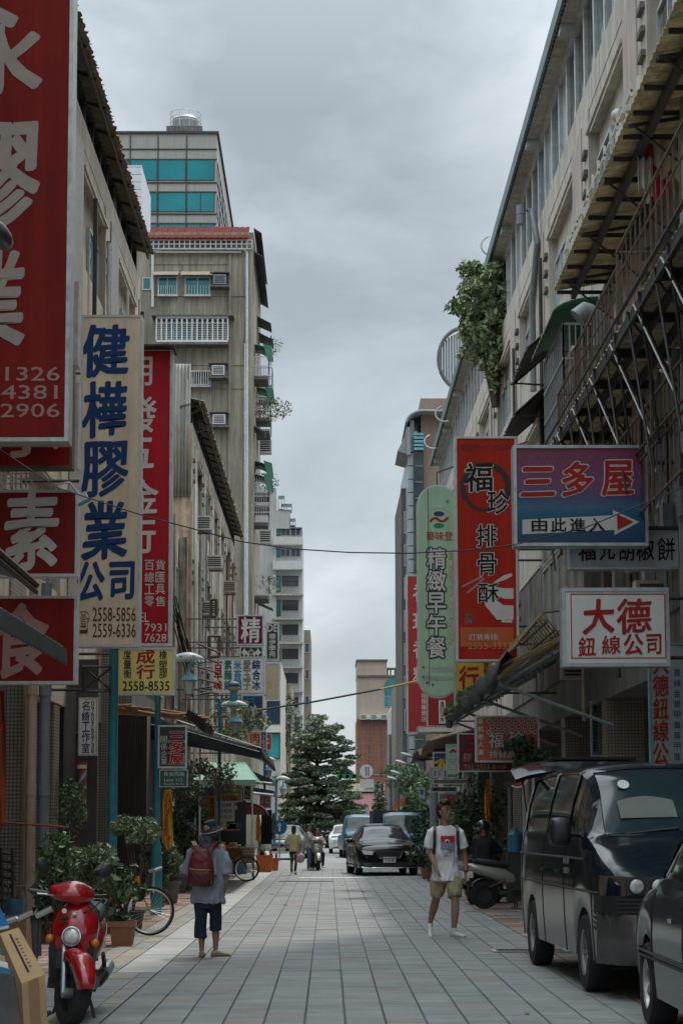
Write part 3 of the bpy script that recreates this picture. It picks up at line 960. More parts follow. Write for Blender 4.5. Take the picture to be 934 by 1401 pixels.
b.build('side_awning', steel_dk, t)
rg = random.Random(5)
for i, (py, kind) in enumerate(((440, 'k'), (462, 'k'), (490, 'g'), (505, 'c'), (520, 'c'), (548, 'g'), (565, 'c'), (590, 'k'), (612, 'a'), (650, 'g'), (668, 'g'), (690, 'c'), (735, 'a'), (790, 'c'), (830, 'k'))):
    Yc = TY + rg.uniform(1, 9); z = at(350, py, Y=Yc).z; w = rg.uniform(1.6, 2.8)
    if kind == 'g':
        q = MB(); seg = 7
        q.rings([[(-4.6 + 1.05 * math.sin(a * math.pi / 2 / seg), Yc + yy, z + .9 * math.cos(a * math.pi / 2 / seg)) for a in range(seg + 1)] for yy in (0, w)], cap=False, closed=False)
        q.prism([(-4.05, Yc - .03, z + .95), (-3.5, Yc - .03, z + .75), (-3.38, Yc - .03, z - .25), (-3.75, Yc - .03, z - .2)], (0, .03, 0))
        o = q.build('green_canopy', greenaw, t, smooth=True); o.modifiers.new('thickness', 'SOLIDIFY').thickness = .04
    if kind in 'cg':
        q = MB()
        for j in range(7): q.box((-4.6 + .9 * j / 6 - .02, Yc, z - 1.1), (-4.6 + .9 * j / 6 + .02, Yc + .04, z + .1))
        for j in range(8): q.box((-3.72, Yc + w * j / 7, z - 1.1), (-3.68, Yc + w * j / 7 + .04, z + .1))
        for zz in (-1.1, -.5, .1): q.box((-4.6, Yc - .01, z + zz - .03), (-3.68, Yc + .05, z + zz + .03)).box((-3.73, Yc, z + zz - .03), (-3.67, Yc + w, z + zz + .03))
        q.build('window_cage', alu_w, t)
        MB().box((-4.6, Yc, z - 1.35), (-3.75, Yc + w, z - 1.15)).build('cage_floor', concrete_dk, t)
    if kind == 'a': ac_unit(t, (-4.1, Yc, z), .8, .9, .7, m=pvc)
    if kind == 'k':
        q = MB().prism([(-4.6, Yc, z + .3), (-3.9 + rg.uniform(-.2, .3), Yc, z - .1), (-3.9, Yc, z), (-4.6, Yc, z + .38)], (0, w, 0))
        q.build('awning_plate', corr_dk, t)
    if i % 4 == 1: leaves('hanging_plant', [(-3.7, Yc + .5, z - .4, .7, .6, .7, 160)], .09, leaf_l, t, i)
p = at(374, 560, Y=TY + 3)
leaves('hanging_plant', [(p.x, p.y, p.z, 1.3, .8, .8, 500)], .09, M('dry_plant', (.17, .16, .09), .8, island=.4), t, 77)

Y2 = 195.0
t = thing('office_tower', 'pale stone office tower with bands of teal mirror glass', 'building', (-20, Y2 + 14, 0))
A = at(150, 560, Y=Y2); B_ = at(296.5, 181, Y=Y2)
YF = Y2 + 34
xr = B_.x
MB().box((A.x - 6, Y2 + .5, 0), (xr, YF, B_.z)).build('wall', M('pale_stone', (.40, .385, .35), .8, var=.06, scale=.5, streak=.15), t)
for (ya, yb) in ((218, 247), (262, 290), (305, 335), (349, 380)):
    xs = (150, 176, 216, 255, 294)
    for i in range(4): fwin(t, xs[i] + .3, ya, xs[i + 1] - .3, yb, Y2 + .5, 1 + (i % 2) * (ya > 250), 1, steel_dk, M('teal_mirror_glass', (.012, .24, .27), .06, metal=.45, var=.35, scale=.12, spec=.9), fw=.08)
b = MB()
for yy in (202, 216, 248, 261, 291, 304): p = at(150, yy, Y=Y2); b.box((A.x, Y2 + .40, p.z - .06), (xr + .02, Y2 + .495, p.z + .06))
for xx in (178, 216, 255): p = at(xx, 200, Y=Y2); b.box((p.x - .05, Y2 + .395, 20), (p.x + .05, Y2 + .49, B_.z - .2))
b.build('panel_joint', steel_dk, t)
for k in range(6):
    for z1 in (218, 262, 305, 349):
        zt = at(300, z1, Y=Y2).z; zb = at(300, z1 + 29, Y=Y2).z
        window(t, (xr + .02, Y2 + 1 + k * 5.4, zb), 4.8, zt - zb, R(90), 2, 1, steel_dk, glass_blue, .08)
MB().box((A.x - 6, Y2 + .3, B_.z), (xr + .2, YF, B_.z + .25)).build('parapet', steel_dk, t)
t = thing('water_tank', 'round steel water tank in a railing on the teal glass tower', 'water tank', (at(254, 180, Y=Y2 + 3).x, Y2 + 3, B_.z + .26))
c = ORG[t.name].copy(); MB().box((c.x - 1.9, c.y - 1.8, c.z), (c.x + 1.9, c.y + 1.8, c.z + .9)).build('plinth', concrete_dk, t); c.z += .9
MB().lathe([(0.01, 0), (1.35, 0), (1.4, .3), (1.4, 1.25), (1.1, 1.6), (.5, 1.75), (.01, 1.78)], c, 18).build('tank', galv, t, smooth=True)
b = MB()
for i in range(10):
    a = i * math.pi / 5; b.tube([c + Vector((1.65 * math.cos(a), 1.65 * math.sin(a), 0)), c + Vector((1.65 * math.cos(a), 1.65 * math.sin(a), 1.95 + .25 * (i in (4, 5))))], .035, 5)
for z in (.9, 1.4, 1.95): b.tube([c + Vector((1.65 * math.cos(a * .5236), 1.65 * math.sin(a * .5236), z)) for a in range(12)], .03, 5, closed=True)
b.build('railing', alu_w, t)
t = thing('roof_stairhouse', 'small white clad stairhouse beside the teal glass tower', 'stairhouse', (-15.6, 150, 0))
A = at(172, 335, Y=150); B_ = at(194, 226, Y=150)
b = MB(); z = A.z - 22
while z < B_.z:
    b.box((A.x - 1.5, 150, z), (B_.x, 158, min(z + .58, B_.z))); z += .62
b.build('cladding_panel', M('white_cladding', (.66, .67, .70), .5, var=.05), t)
MB().box((A.x - 1.45, 150.06, A.z - 22), (B_.x - .05, 157.9, B_.z - .05)).build('wall', steel_dk, t)

# ---------------- far left: white balcony building with a blank gable
YE = 225.0
t = thing('balcony_building', 'white stepped apartment building with stacked dark balconies, tallest of the far left', 'building', (-6, YE + 8, 0))
whitewall = M('white_render', (.60, .60, .585), .8, var=.08, scale=.5, streak=.2)


def wbox(t, x0, y0, x1, y1, Y, d, m, name='wall', dy=0):
    A = at(x0, y1, Y=Y); B_ = at(x1, y0, Y=Y)
    return MB().box((A.x, Y + dy, A.z), (B_.x, Y + dy + d, B_.z)).build(name, m, t)


wbox(t, 355, 668, 378, 1110, YE, 14, whitewall); wbox(t, 378, 698, 397, 723, YE, 10, whitewall); wbox(t, 373.5, 723, 413.5, 1110, YE + .8, 14, whitewall)
wbox(t, 373, 734, 414, 745, YE - .7, 1.45, white, 'balcony'); wbox(t, 373, 767, 414, 779, YE - .7, 1.45, white, 'balcony')
for i, y0 in enumerate((722, 751)):
    fwin(t, 374, y0, 384, y0 + 11, YE + .78, 1, 1, steel_dk, glass_teal); fwin(t, 384.3, y0, 397, y0 + 11, YE + .78, 2, 1, alu, glass_dk); fwin(t, 398, y0, 411, y0 + 11, YE + .78, 2, 1, alu, glass_dk)
for k in range(9):
    y0 = 788 + k * 33.2
    fwin(t, 374, y0, 384, y0 + 22, YE + .78, 1, 3, steel_dk, glass_teal); fwin(t, 386, y0, 408, y0 + 15, YE + .78, 1, 2, steel_dk, glass_dk, .1)
    A = at(385, y0 + 24, Y=YE - .4); B_ = at(409, y0 + 15, Y=YE - .4)
    b = MB()
    for j in range(5): z = A.z + (B_.z - A.z) * j / 4; b.box((A.x, YE - .4, z), (B_.x, YE - .34, z + .07))
    for j in range(7): x = A.x + (B_.x - A.x) * j / 6; b.box((x - .03, YE - .38, A.z), (x + .03, YE - .35, B_.z))
    b.build('balcony_rail', galv, t)
    wbox(t, 372.5, y0 + 24, 414.5, y0 + 26.5, YE - .5, 1.3, concrete_r, 'balcony_slab')
b = MB()
A = at(378, 697, Y=YE); B_ = at(388, 679, Y=YE)
for (x0, y0, x1, y1) in ((381, 679, 389, 697), (397, 710, 404, 719), (397, 722, 413, 735), (385, 690, 399, 698)):
    A = at(x0, y1, Y=YE); B_ = at(x1, y0, Y=YE)
    for x in (A.x, (A.x + B_.x) / 2, B_.x): b.box((x - .04, YE - .1, A.z), (x + .04, YE - .02, B_.z))
    for z in (A.z, B_.z): b.box((A.x, YE - .1, z - .05), (B_.x, YE + 2, z + .05))
b.build('roof_frame', galv, t)
t = thing('apartment_block', 'brownish block edge seen behind the white balcony building', 'building', (-4, 262, 0))
wbox(t, 405, 862, 424.5, 1110, 260, 20, M('brown_render', (.30, .25, .20), .9, var=.15, scale=.4, streak=.3))
for k in range(6): fwin(t, 417, 880 + k * 36, 423, 893 + k * 36, 259.98, 1, 1, alu, glass_dk)
t = thing('narrow_building', 'narrow grey and teal shop building below the white balcony building', 'building', (-5, 150, 0))
wbox(t, 361, 905, 384, 1150, 150, 20, concrete_r)
fwin(t, 365, 959, 383, 991, 149.98, 1, 1, steel_dk, M('deep_blue_glass', (.015, .05, .075), .15, var=.2)); fwin(t, 365, 1003, 383, 1038, 149.98, 1, 1, steel_dk, M('turquoise_panel', (.03, .35, .36), .4, var=.1))
wbox(t, 364, 992, 384, 1002, 149.6, .4, white, 'panel')
t = thing('low_house', 'low stained house with rooftop plants beside the far trees', 'building', (-4, 170, 0))
wbox(t, 377, 935, 398, 1150, 170, 18, grimy); wbox(t, 380, 975, 402, 990, 168.8, 1.15, concrete_r, 'balcony')
fwin(t, 382, 955, 392, 972, 169.98, 2, 1, alu, glass_dk); fwin(t, 382, 1000, 396, 1020, 169.98, 2, 1, alu, glass_dk)
leaves('roof_plants', [(*at(388, 962, Y=168), 1.2, .8, 1.0, 300), (*at(396, 1000, Y=167), 1.3, .8, 2.2, 700)], .14, leaf_d, t, 3)

# ---------------- far centre
YF = 300.0
t = thing('brick_building', 'beige and red brick building with arched window closing the street', 'building', (3, YF + 8, 0))
beige = M('beige_tile', (.42, .34, .28), .8, var=.08, scale=.5, streak=.15); brick = tile_mat('red_brick_tile', (.30, .13, .085), (.2, .1, .07), 1.2, .6, mortar=.05)
wbox(t, 488, 984, 548, 1110, YF, 16, brick); wbox(t, 489, 925, 548, 984, YF + .4, 15.6, beige); wbox(t, 488, 904, 529, 925, YF + 2, 12, beige)
wbox(t, 487, 902, 530, 904.5, YF + 1.7, 12.6, concrete_dk, 'parapet'); wbox(t, 488, 923.5, 549, 926, YF + .1, .29, concrete_dk, 'parapet'); wbox(t, 492, 978, 536, 984, YF - .6, .9, white, 'awning')
for i in range(3): ac_unit(t, at(497 + i * 14, 981, Y=YF - 1.0), 1.1, .8, .6)
fwin(t, 525, 938, 548, 967, YF + .38, 3, 2, alu, glass_teal)
b = MB(); c = at(536.5, 940, Y=YF + .3); b.lathe([(0.01, 0), (1.32, 0), (1.32, .1), (.01, .1)], (c.x, YF + .26, c.z), 24, 'Y'); b.build('arch', glass_teal, t)
for k in range(3):
    for j in range(2): wbox(t, 505 + j * 17, 993 + k * 24, 506.4 + j * 17, 1013 + k * 24, YF - .1, .09, concrete_dk, 'panel_joint')
wbox(t, 490, 988, 531, 989.5, YF - .12, .11, concrete_dk, 'ledge')
t = thing('roof_frame', 'steel frame on the roof of the far beige building', 'frame', at(537, 925, Y=YF + 6))
b = MB()
for x in (530, 534, 540, 544): b.tube([at(x, 924, Y=YF + 6), at(x, 914, Y=YF + 6)], .12, 5)
b.tube([at(529, 915, Y=YF + 6), at(545, 915, Y=YF + 6)], .2, 5); b.build('post', steel_dk, t)
t = thing('pink_building', 'pink painted building with grey panel at the end of the street', 'building', (4, 205, 0))
wbox(t, 482, 1086, 524, 1150, 200, 12, M('pink_paint', (.62, .30, .32), .7, var=.08)); wbox(t, 478, 1072, 526, 1083, 199.7, 12, concrete_r, 'roof')
wbox(t, 495, 1100, 503, 1140, 199.9, .09, M('blue_grey_panel', (.22, .28, .40), .6), 'panel'); fwin(t, 515, 1098, 522, 1145, 199.98, 2, 1, alu, glass_dk); fwin(t, 499, 1072, 524, 1080, 199.68, 2, 1, alu, glass_dk)
for i in range(5): wbox(t, 477 - i, 1082 + i * 9, 484 - i * .5, 1084 + i * 9, 196, .6, [white, M('red_panel', (.5, .06, .04), .5)][i % 2], 'awning')
t = thing('green_shop', 'low shop row under the big tree at the far crossing', 'building', (-2, 190, 0))
wbox(t, 395, 1105, 482, 1152, 190, 10, concrete_r); wbox(t, 396, 1120, 430, 1150, 189.8, .15, M('dim_shopfront', (.10, .10, .09), .6), 'shopfront'); wbox(t, 440, 1118, 480, 1150, 189.8, .15, M('pale_shopfront', (.30, .29, .27), .6), 'shopfront')
for i, (x, c) in enumerate(((398, (.5, .08, .1)), (410, (.1, .35, .3)), (424, (.45, .4, .1)), (444, (.5, .5, .5)), (458, (.5, .07, .05)), (470, (.5, .3, .1)))):
    wbox(t, x, 1108, x + 9, 1116, 189.4, .3, M('shop_fascia_%d' % i, c, .5), 'fascia_board')

# ---------------- right side beyond the long block
t = thing('glass_corner_building', 'brown stone building with dark glass strip and curved steel crown', 'building', (9, 95, 0))
brownst = M('brown_stone', (.30, .22, .17), .8, var=.08, scale=1, streak=.15)
YG = 100.0
wbox(t, 579, 545, 640, 1130, YG, 14, brownst)
wbox(t, 568, 600, 579, 1100, YG - .4, 12, M('dark_glass_wall', (.02, .045, .05), .1, spec=.9), 'glass_strip')
for k in range(22):
    y0 = 615 + k * 22; wbox(t, 568, y0, 579, y0 + 1, YG - .47, .06, galv, 'mullion')
A = at(560, 1100, Y=YG); B_ = at(568, 620, Y=YG)
b = MB()
for k in range(26):
    z = A.z + (B_.z - A.z) * k / 26; b.box((A.x, YG - .3, z), (B_.x - .01, YG + 10, z + (B_.z - A.z) / 26 * .93))
b.build('glass_panel', M('pale_sloped_glass', (.30, .35, .37), .25, var=.1), t)
wbox(t, 551, 668, 560, 1100, YG + 3, 10, concrete_dk)
for k in range(7): fwin(t, 552.5, 700 + k * 45, 558, 730 + k * 45, YG + 2.98, 1, 1, alu, glass_dk)
b = MB()
for k in range(5): p0 = at(566, 594 + k * 5, Y=YG - .6); p1 = at(579, 594 + k * 5, Y=YG - .6); b.box((p0.x, YG - .7, p0.z - .07), (p1.x, YG - .4, p0.z + .05))
b.build('louvre', teal_l, t)
b = MB()
c = at(582, 590, Y=YG - .5)
b.rings([[(c.x - 1.0 + .95 * (1 - math.cos(a)) - .1, YG - .9 + yy, c.z + .35 + .75 * math.sin(a)) for a in [i * math.pi / 2 / 8 for i in range(9)]] + [(c.x + 1.3, YG - .9 + yy, c.z + 1.05)] for yy in (0, 5)], cap=False, closed=False)
o = b.build('curved_crown', galv, t, smooth=True); o.modifiers.new('thickness', 'SOLIDIFY').thickness = .12
b = MB()
b.prism([at(543.5, 617, Y=YG - .5), at(557, 590, Y=YG - .5), at(561, 622, Y=YG - .5)], (0, 4, 0))
b.build('wing_louvre', M('louvre_grey', (.24, .25, .24), .6, var=.2), t)
wbox(t, 556, 584, 561, 622, YG - .55, 3, galv, 'post'); wbox(t, 561, 575, 566, 618, YG - .3, 2, galv, 'post')

t = thing('tile_building', 'lower beige tiled building below the red vertical sign on the right', 'building', (8, 115, 0))
wbox(t, 545, 930, 620, 1130, 112, 12, panelwall)
wbox(t, 551, 980, 620, 984, 111.5, .49, concrete_dk, 'ledge')
t = thing('white_wedge_building', 'white rendered building with slanted top and two slot windows', 'building', (8, 150, 0))
p = [at(536, 968, Y=150), at(548, 936, Y=150), at(560, 940, Y=150), at(560, 1110, Y=150), at(536, 1110, Y=150)]
MB().prism(p, (0, 12, 0)).build('wall', whitewall, t)
fwin(t, 541, 975, 545.5, 998, 149.98, 1, 1, steel_dk, glass_dk); fwin(t, 541, 1018, 545.5, 1040, 149.98, 1, 1, steel_dk, glass_dk)
t = thing('ramp_wall', 'white sloping ramp wall with rusty orange fence on top', 'wall', (5, 100, 0))
p = [at(536, 1112, Y=101), at(579, 1085, Y=101), at(579, 1150, Y=101), at(536, 1150, Y=101)]
MB().prism(p, (0, .4, 0)).build('wall', whitewall, t)
b = MB()
for i in range(13):
    x = 538 + i * 2.2; y1 = 1110 - i * 1.4; b.tube([at(x, y1, Y=101.2), at(x, y1 - 9 - (i % 3), Y=101.2)], .06, 5)
b.tube([at(538, 1103, Y=101.2), at(566, 1086, Y=101.2)], .05, 5); b.build('fence', M('rusty_orange_paint', (.36, .11, .05), .7), t)

# ================================================================== SIGNS, LEFT SIDE
red_dk = M('dark_red_plastic', (.26, .016, .015), .5, var=.1, scale=1.2, spec=.15, streak=.25, dirt=(.12, .02, .02), dirtamt=.4)
red_m = M('red_plastic', (.30, .03, .025), .42, var=.1, scale=1.2)
red_b = M('bright_red_plastic', (.46, .012, .025), .5, spec=.2, var=.12, scale=1.2, streak=.2)
cream = M('cream_plastic', (.82, .70, .52), .6, spec=.2, var=.06, scale=1.2, streak=.22, dirt=(.5, .4, .27), dirtamt=.6)
yel = M('yellow_plastic', (.80, .70, .27), .6, spec=.2, var=.08, scale=1.5, streak=.1)
wht = M('white_plastic', (.78, .78, .76), .6, spec=.2, var=.07, scale=1.5, streak=.15, dirt=(.35, .34, .3), dirtamt=.4)
grp = 'signs hung over the street'

t = sign('huge dark red vertical sign with grey characters and three phone numbers at the top left', (-50, -190, 104, 604), 21, red_dk, [
    ('永', (-62, 8, 68, 132), G_TXT, dict(off=.05, brush=.05)), ('膠', (-62, 172, 64, 318), G_TXT, dict(off=.05, brush=.05)), ('業', (-62, 345, 42, 476), G_TXT, dict(off=.05, brush=.05)),
    ('2558-1326', (-96, 502, 82, 521), P_TXT, dict(whole=True, off=.02)), ('2556-4381', (-96, 527, 79, 546), P_TXT, dict(whole=True, off=.02)), ('2559-2906', (-96, 552, 82, 571), P_TXT, dict(whole=True, off=.02))],
    thick=.32, fw=.045, side=-1, group=grp)
t = sign('red sign showing only its bottom edge under the huge dark red sign', (-30, 500, 101, 641), 21.9, red_dk, [('承', (-10, 545, 92, 624), W_TXT, dict(off=.04, brush=.04))], thick=.2, side=-1, group=grp, frame=steel_rust)
for (y0, y1, lab) in ((388, 502, 'upper white edge tube of the hidden red sign'), (527, 642, 'lower white edge tube of the hidden red sign')):
    p = at(107, y1, Y=22.6); q = at(107, y0, Y=22.6)
    th = thing('sign_edge', 'pale narrow sign edge beside the huge red sign, the %s one' % ('higher' if y0 < 400 else 'lower'), 'sign', p, 0, grp)
    MB().box((p.x - .045, 22.5, p.z), (p.x + .01, 22.75, q.z)).build('frame', alu_w, th); MB().box((p.x - .5, 22.55, p.z + .02), (p.x - .047, 22.7, q.z - .02)).build('panel', red_dk, th)
t = sign('dark red sign with one pale character 素 on the left', (-30, 670, 108, 789), 22.5, red_dk, [('素', (6, 676, 86, 778), W_TXT, dict(off=.05, brush=.06))], thick=.2, side=-1, group=grp, frame=alu_w)
t = sign('dark red sign with a shaded character 食 at the left edge of the street', (-40, 815, 106, 936), 23, red_dk, [('食', (-8, 828, 72, 924), P_TXT, dict(off=.05, brush=.05))], thick=.2, side=-1, group=grp, frame=alu_w)
t = sign('tall cream sign with large blue characters and two brown phone numbers', (106, 431, 195, 885), 28, cream, [
    ('健', (113, 446, 181, 513), B_TXT, dict(off=.05, brush=.06)), ('樺', (114, 524, 178, 596), B_TXT, dict(off=.045, brush=.06)), ('膠', (112, 606, 181, 678), B_TXT, dict(off=.045, brush=.06)),
    ('業', (114, 688, 179, 764), B_TXT, dict(off=.05, brush=.06)), ('公', (106, 770, 146, 822), B_TXT, dict(off=.06, brush=.05)), ('司', (150, 770, 186, 820), B_TXT, dict(off=.06, brush=.05)),
    ('2558-5856', (127, 831, 186, 850), N_TXT, dict(whole=True, off=.01)), ('2559-6336', (127, 853, 186, 872), N_TXT, dict(whole=True, off=.01)), ('☎', (106, 836, 123, 868), N_TXT, dict(whole=True, off=.0)),
], thick=.28, fw=.035, side=-1, group=grp, frame=alu_w)
t = sign('tall bright red sign with pale characters half hidden by the cream sign', (150, 476, 237, 884), 33, red_b, [
    ('明', (176, 489, 211, 528), W_TXT, dict(off=.03, brush=.03)), ('發', (170, 543, 218, 592), W_TXT, dict(off=.03, brush=.03)), ('五', (172, 600, 213, 640), W_TXT, dict(off=.05, brush=.03)),
    ('金', (172, 657, 220, 702), W_TXT, dict(off=.04, brush=.03)), ('行', (172, 710, 216, 757), W_TXT, dict(off=.04, brush=.03)),
    ('百總工零', (198, 766, 211, 832), W_TXT, dict(v=True, off=.01, cell=.85)), ('貨匯具售', (213, 766, 226, 832), W_TXT, dict(v=True, off=.01, cell=.85)),
    ('TEL', (182, 838, 204, 851), W_TXT, dict(whole=True, off=.01)), ('7931', (198, 853, 228, 864), W_TXT, dict(whole=True, off=.01)), ('7628', (198, 867, 228, 878), W_TXT, dict(whole=True, off=.01))],
    thick=.3, fw=.05, side=-1, group=grp, frame=alu_w)
p = at(195, 475, Y=32.8); q = at(239, 475, Y=32.8)
MB().box((p.x, 32.7, p.z), (q.x, 33.4, p.z + .03)).build('top_cap', steel_dk, t)
t = sign('yellow sign with red 成行 and the number 2558-8535', (158, 886, 240, 951), 31.4, yel, [
    ('成行', (187, 889, 212, 930), R_TXT, dict(v=True, off=.04, brush=.04)), ('度量衡', (169, 890, 180, 929), K_TXT, dict(v=True, off=.01)), ('橡塑膠', (218, 890, 229, 929), K_TXT, dict(v=True, off=.01)),
    ('2558-8535', (168, 932, 232, 945), K_TXT, dict(whole=True, off=.015))], thick=.2, side=-1, group=grp)
t = sign('small white sign reading 名綺工作室 with a number down its side', (107, 954, 134, 1034), 33, wht, [
    ('名綺工作室', (112, 959, 123, 1031), B_TXT, dict(v=True, off=.015)), ('0960765738', (125, 959, 129, 1031), K_TXT, dict(v=True, off=.0))], thick=.12, fw=.02, group=grp)
blk = M('black_sign_face', (.03, .032, .035), .4, var=.1); grn = M('street_sign_green', (.02, .10, .075), .45, var=.1)
t = sign('dark sign reading 三多屋 in red outline on the teal post', (216, 992, 256, 1051), 31.8, blk, [
    ('三多屋', (232, 1001, 252, 1047), R_TXT, dict(v=True, off=.05, ol=W_TXT, olw=.035)), ('關係企業', (220, 1007, 229, 1047), W_TXT, dict(v=True, off=.0))], thick=.1, fw=.03, group=grp)
t = sign('green street name plate below the dark 三多屋 sign', (218, 1053, 257, 1077), 31.8, grn, [
    ('長安西路', (224, 1056, 253, 1062), W_TXT, dict(off=.0)), ('Lane 112', (225, 1064.5, 250, 1069), W_TXT, dict(whole=True, off=.0)), ("Chang'An W. Rd.", (224, 1071, 252, 1075), W_TXT, dict(whole=True, off=.0))],
    thick=.03, fw=.012, group=grp, frame=alu_w, name='street_name_sign')
purp = M('crimson_floral_print', (.14, .012, .05), .6, var=.95, scale=7, spec=.2); blueprint = M('deep_blue_print', (.012, .05, .14), .45, var=.5, scale=2)
t = sign('crimson patterned sign with one white character 精', (324, 841, 361, 883), 62, purp, [('精', (330, 845, 358, 879), W_TXT, dict(off=.03, brush=.02))], thick=.25, fw=.05, side=-1, group=grp)
t = sign('small black sign with white star shapes under the crimson sign', (328, 884, 360, 900), 62, blk, [('✦✧✦', (330, 886, 358, 899), W_TXT, dict(off=.0)), ('✦✦', (336, 890, 352, 899), W_TXT, dict(off=.0))], thick=.2, fw=.04, side=-1, group=grp)
t = sign('white sign with fifteen coloured characters in five columns', (290, 899, 362, 949), 58, wht, [
    ('古早味', (293, 903, 304, 945), R_TXT, dict(v=True, off=.07)), ('素麵線', (307, 903, 317, 945), GR_TXT, dict(v=True, off=.05)), ('米苔目', (320, 903, 330, 945), C_TXT, dict(v=True, off=.06)),
    ('愛玉子', (333, 903, 343, 945), GY_TXT, dict(v=True, off=.05)), ('綜合冰', (345, 903, 356, 945), B_TXT, dict(v=True, off=.05))], thick=.25, fw=.03, side=-1, group=grp)
t = sign('dark blue sign with a picture of a glass below the white sign', (330, 950, 361, 1000), 60, blueprint, [('TEL', (341, 989.5, 349, 992.5), W_TXT, dict(whole=True)), ('2558-8855', (334, 994, 356, 998), W_TXT, dict(whole=True, off=.03))], thick=.25, fw=.05, side=-1, group=grp)
A = at(338, 985, Y=59.97)
b = MB().prism([at(337, 984, Y=59.97), at(343, 966, Y=59.97), at(353, 969, Y=59.97), at(345, 988, Y=59.97)], (0, -.02, 0)); b.build('glass_print', M('glass_print', (.35, .38, .42), .4, var=.4, scale=4), t)
b = MB()
for x in (338, 347): b.box((at(x, 964, Y=59.97).x, 59.95, at(x, 964, Y=59.97).z), (at(x + 1, 964, Y=59.97).x, 59.97, at(x, 951, Y=59.97).z))
for y in (953, 957, 961): b.box((at(338, y, Y=59.97).x, 59.95, at(338, y, Y=59.97).z), (at(348, y, Y=59.97).x, 59.97, at(338, y, Y=59.97).z + .03))
b.build('ladder_print', C_TXT, t)
t = sign('black vertical sign with white DE letters and four characters', (363, 851, 382, 905), 70, blk, [('DE', (366, 854, 379, 864), W_TXT, dict(whole=True, off=.04)), ('蒂伊學苑', (368, 867, 377, 899), W_TXT, dict(v=True, off=.03)), ('2559-6688', (365, 900, 379, 903), W_TXT, dict(whole=True))], thick=.3, fw=.06, side=-1, group=grp, frame=alu_w)
t = sign('pale yellow vertical sign with one orange numeral', (363, 907, 382, 957), 70, M('pale_yellow', (.55, .48, .30), .5, var=.06), [('0', (366, 932, 371, 943), Y_TXT, dict(whole=True, off=.02))], thick=.3, fw=.06, side=-1, group=grp)
t = sign('pale sign with red 肉 character under the dark blue sign', (337, 1001, 357, 1034), 64, M('pale_orange', (.55, .42, .27), .5), [('肉焿', (343, 1003, 355, 1032), R_TXT, dict(v=True, off=.04))], thick=.2, fw=.03, side=-1, group=grp)
t = sign('narrow dark blue rounded sign beside the red 肉 character', (356, 1001, 365, 1030), 66, M('navy_panel', (.02, .03, .10), .5), [('小吃店', (358.5, 1004, 363, 1027), W_TXT, dict(v=True, off=.03))], thick=.2, fw=.03, group=grp)
for i, (bx, Y, m, lab) in enumerate((((356, 1004, 372, 1027), 72, M('orange_red_panel', (.50, .08, .03), .5), 'orange red panel far down the left row, below the turquoise glass'), ((355, 1088, 371, 1106), 70, M('orange_red_panel', (.5, .08, .03), .5), 'red and white shop sign below the dark awnings far left'), ((369, 1065, 377, 1120), 90, white, 'tall white column sign near the far left lamps'))):
    t = sign(lab, bx, Y, m, [('牛', (bx[0] + 3, bx[1] + 3, bx[2] - 3, bx[3] - 3), W_TXT, dict(off=.05))] if i < 2 else [], thick=.2, fw=.04, group=grp)
t = sign('worn yellow shop board with red lettering under the green awning', (293, 1074, 331, 1097), 52, M('ochre_board', (.42, .25, .06), .6, var=.3), [('肥麵', (300, 1075, 326, 1084), R_TXT, dict(off=.02)), ('小食', (300, 1087, 326, 1096), R_TXT, dict(off=.02))], thick=.1, fw=.03, group='shop boards under the left awnings')
t = sign('yellow vertical board beside the white menu board', (275, 1089, 295, 1122), 50, M('ochre_board', (.42, .25, .06), .6, var=.3), [('魚丸湯', (287, 1092, 293, 1119), R_TXT, dict(v=True))], thick=.08, fw=.02, group='shop boards under the left awnings')
t = sign('white menu board with rows of small red writing', (296, 1096, 321, 1124), 49, wht, [('綜合菜單', (300, 1099, 317, 1104), R_TXT, {}), ('飯麵湯', (299, 1107, 318, 1112), P_TXT, {}), ('飯麵湯', (299, 1115, 318, 1120), P_TXT, {})], thick=.04, fw=.015, group='shop boards under the left awnings')
t = sign('dark round-cornered speaker board next to the ochre board', (333, 1074, 344, 1095), 53, blk, [('2', (335, 1079, 341, 1091), GY_TXT, dict(whole=True))], thick=.2, fw=.03, group='shop boards under the left awnings')
c = at(382.5, 1132, Y=78)
t = thing('round_traffic_sign', 'blue round traffic sign on the left before the far tree', 'traffic sign', (c.x, c.y, 0))
MB().lathe([(.01, 0), (.30, 0), (.30, .02), (.01, .02)], (c.x, c.y, c.z), 24, 'Y').build('panel', M('traffic_blue', (.01, .09, .25), .4, var=.05), t)
MB().box((c.x - .03, c.y - .01, c.z - .16), (c.x + .03, c.y - .002, c.z + .1)).prism([(c.x - .1, c.y - .01, c.z + .06), (c.x, c.y - .01, c.z + .2), (c.x + .1, c.y - .01, c.z + .06)], (0, .008, 0)).build('arrow', W_TXT, t)
MB().tube([(c.x, c.y + .05, .0), (c.x, c.y + .05, c.z + .3)], .03, 6).build('pole', galv, t)

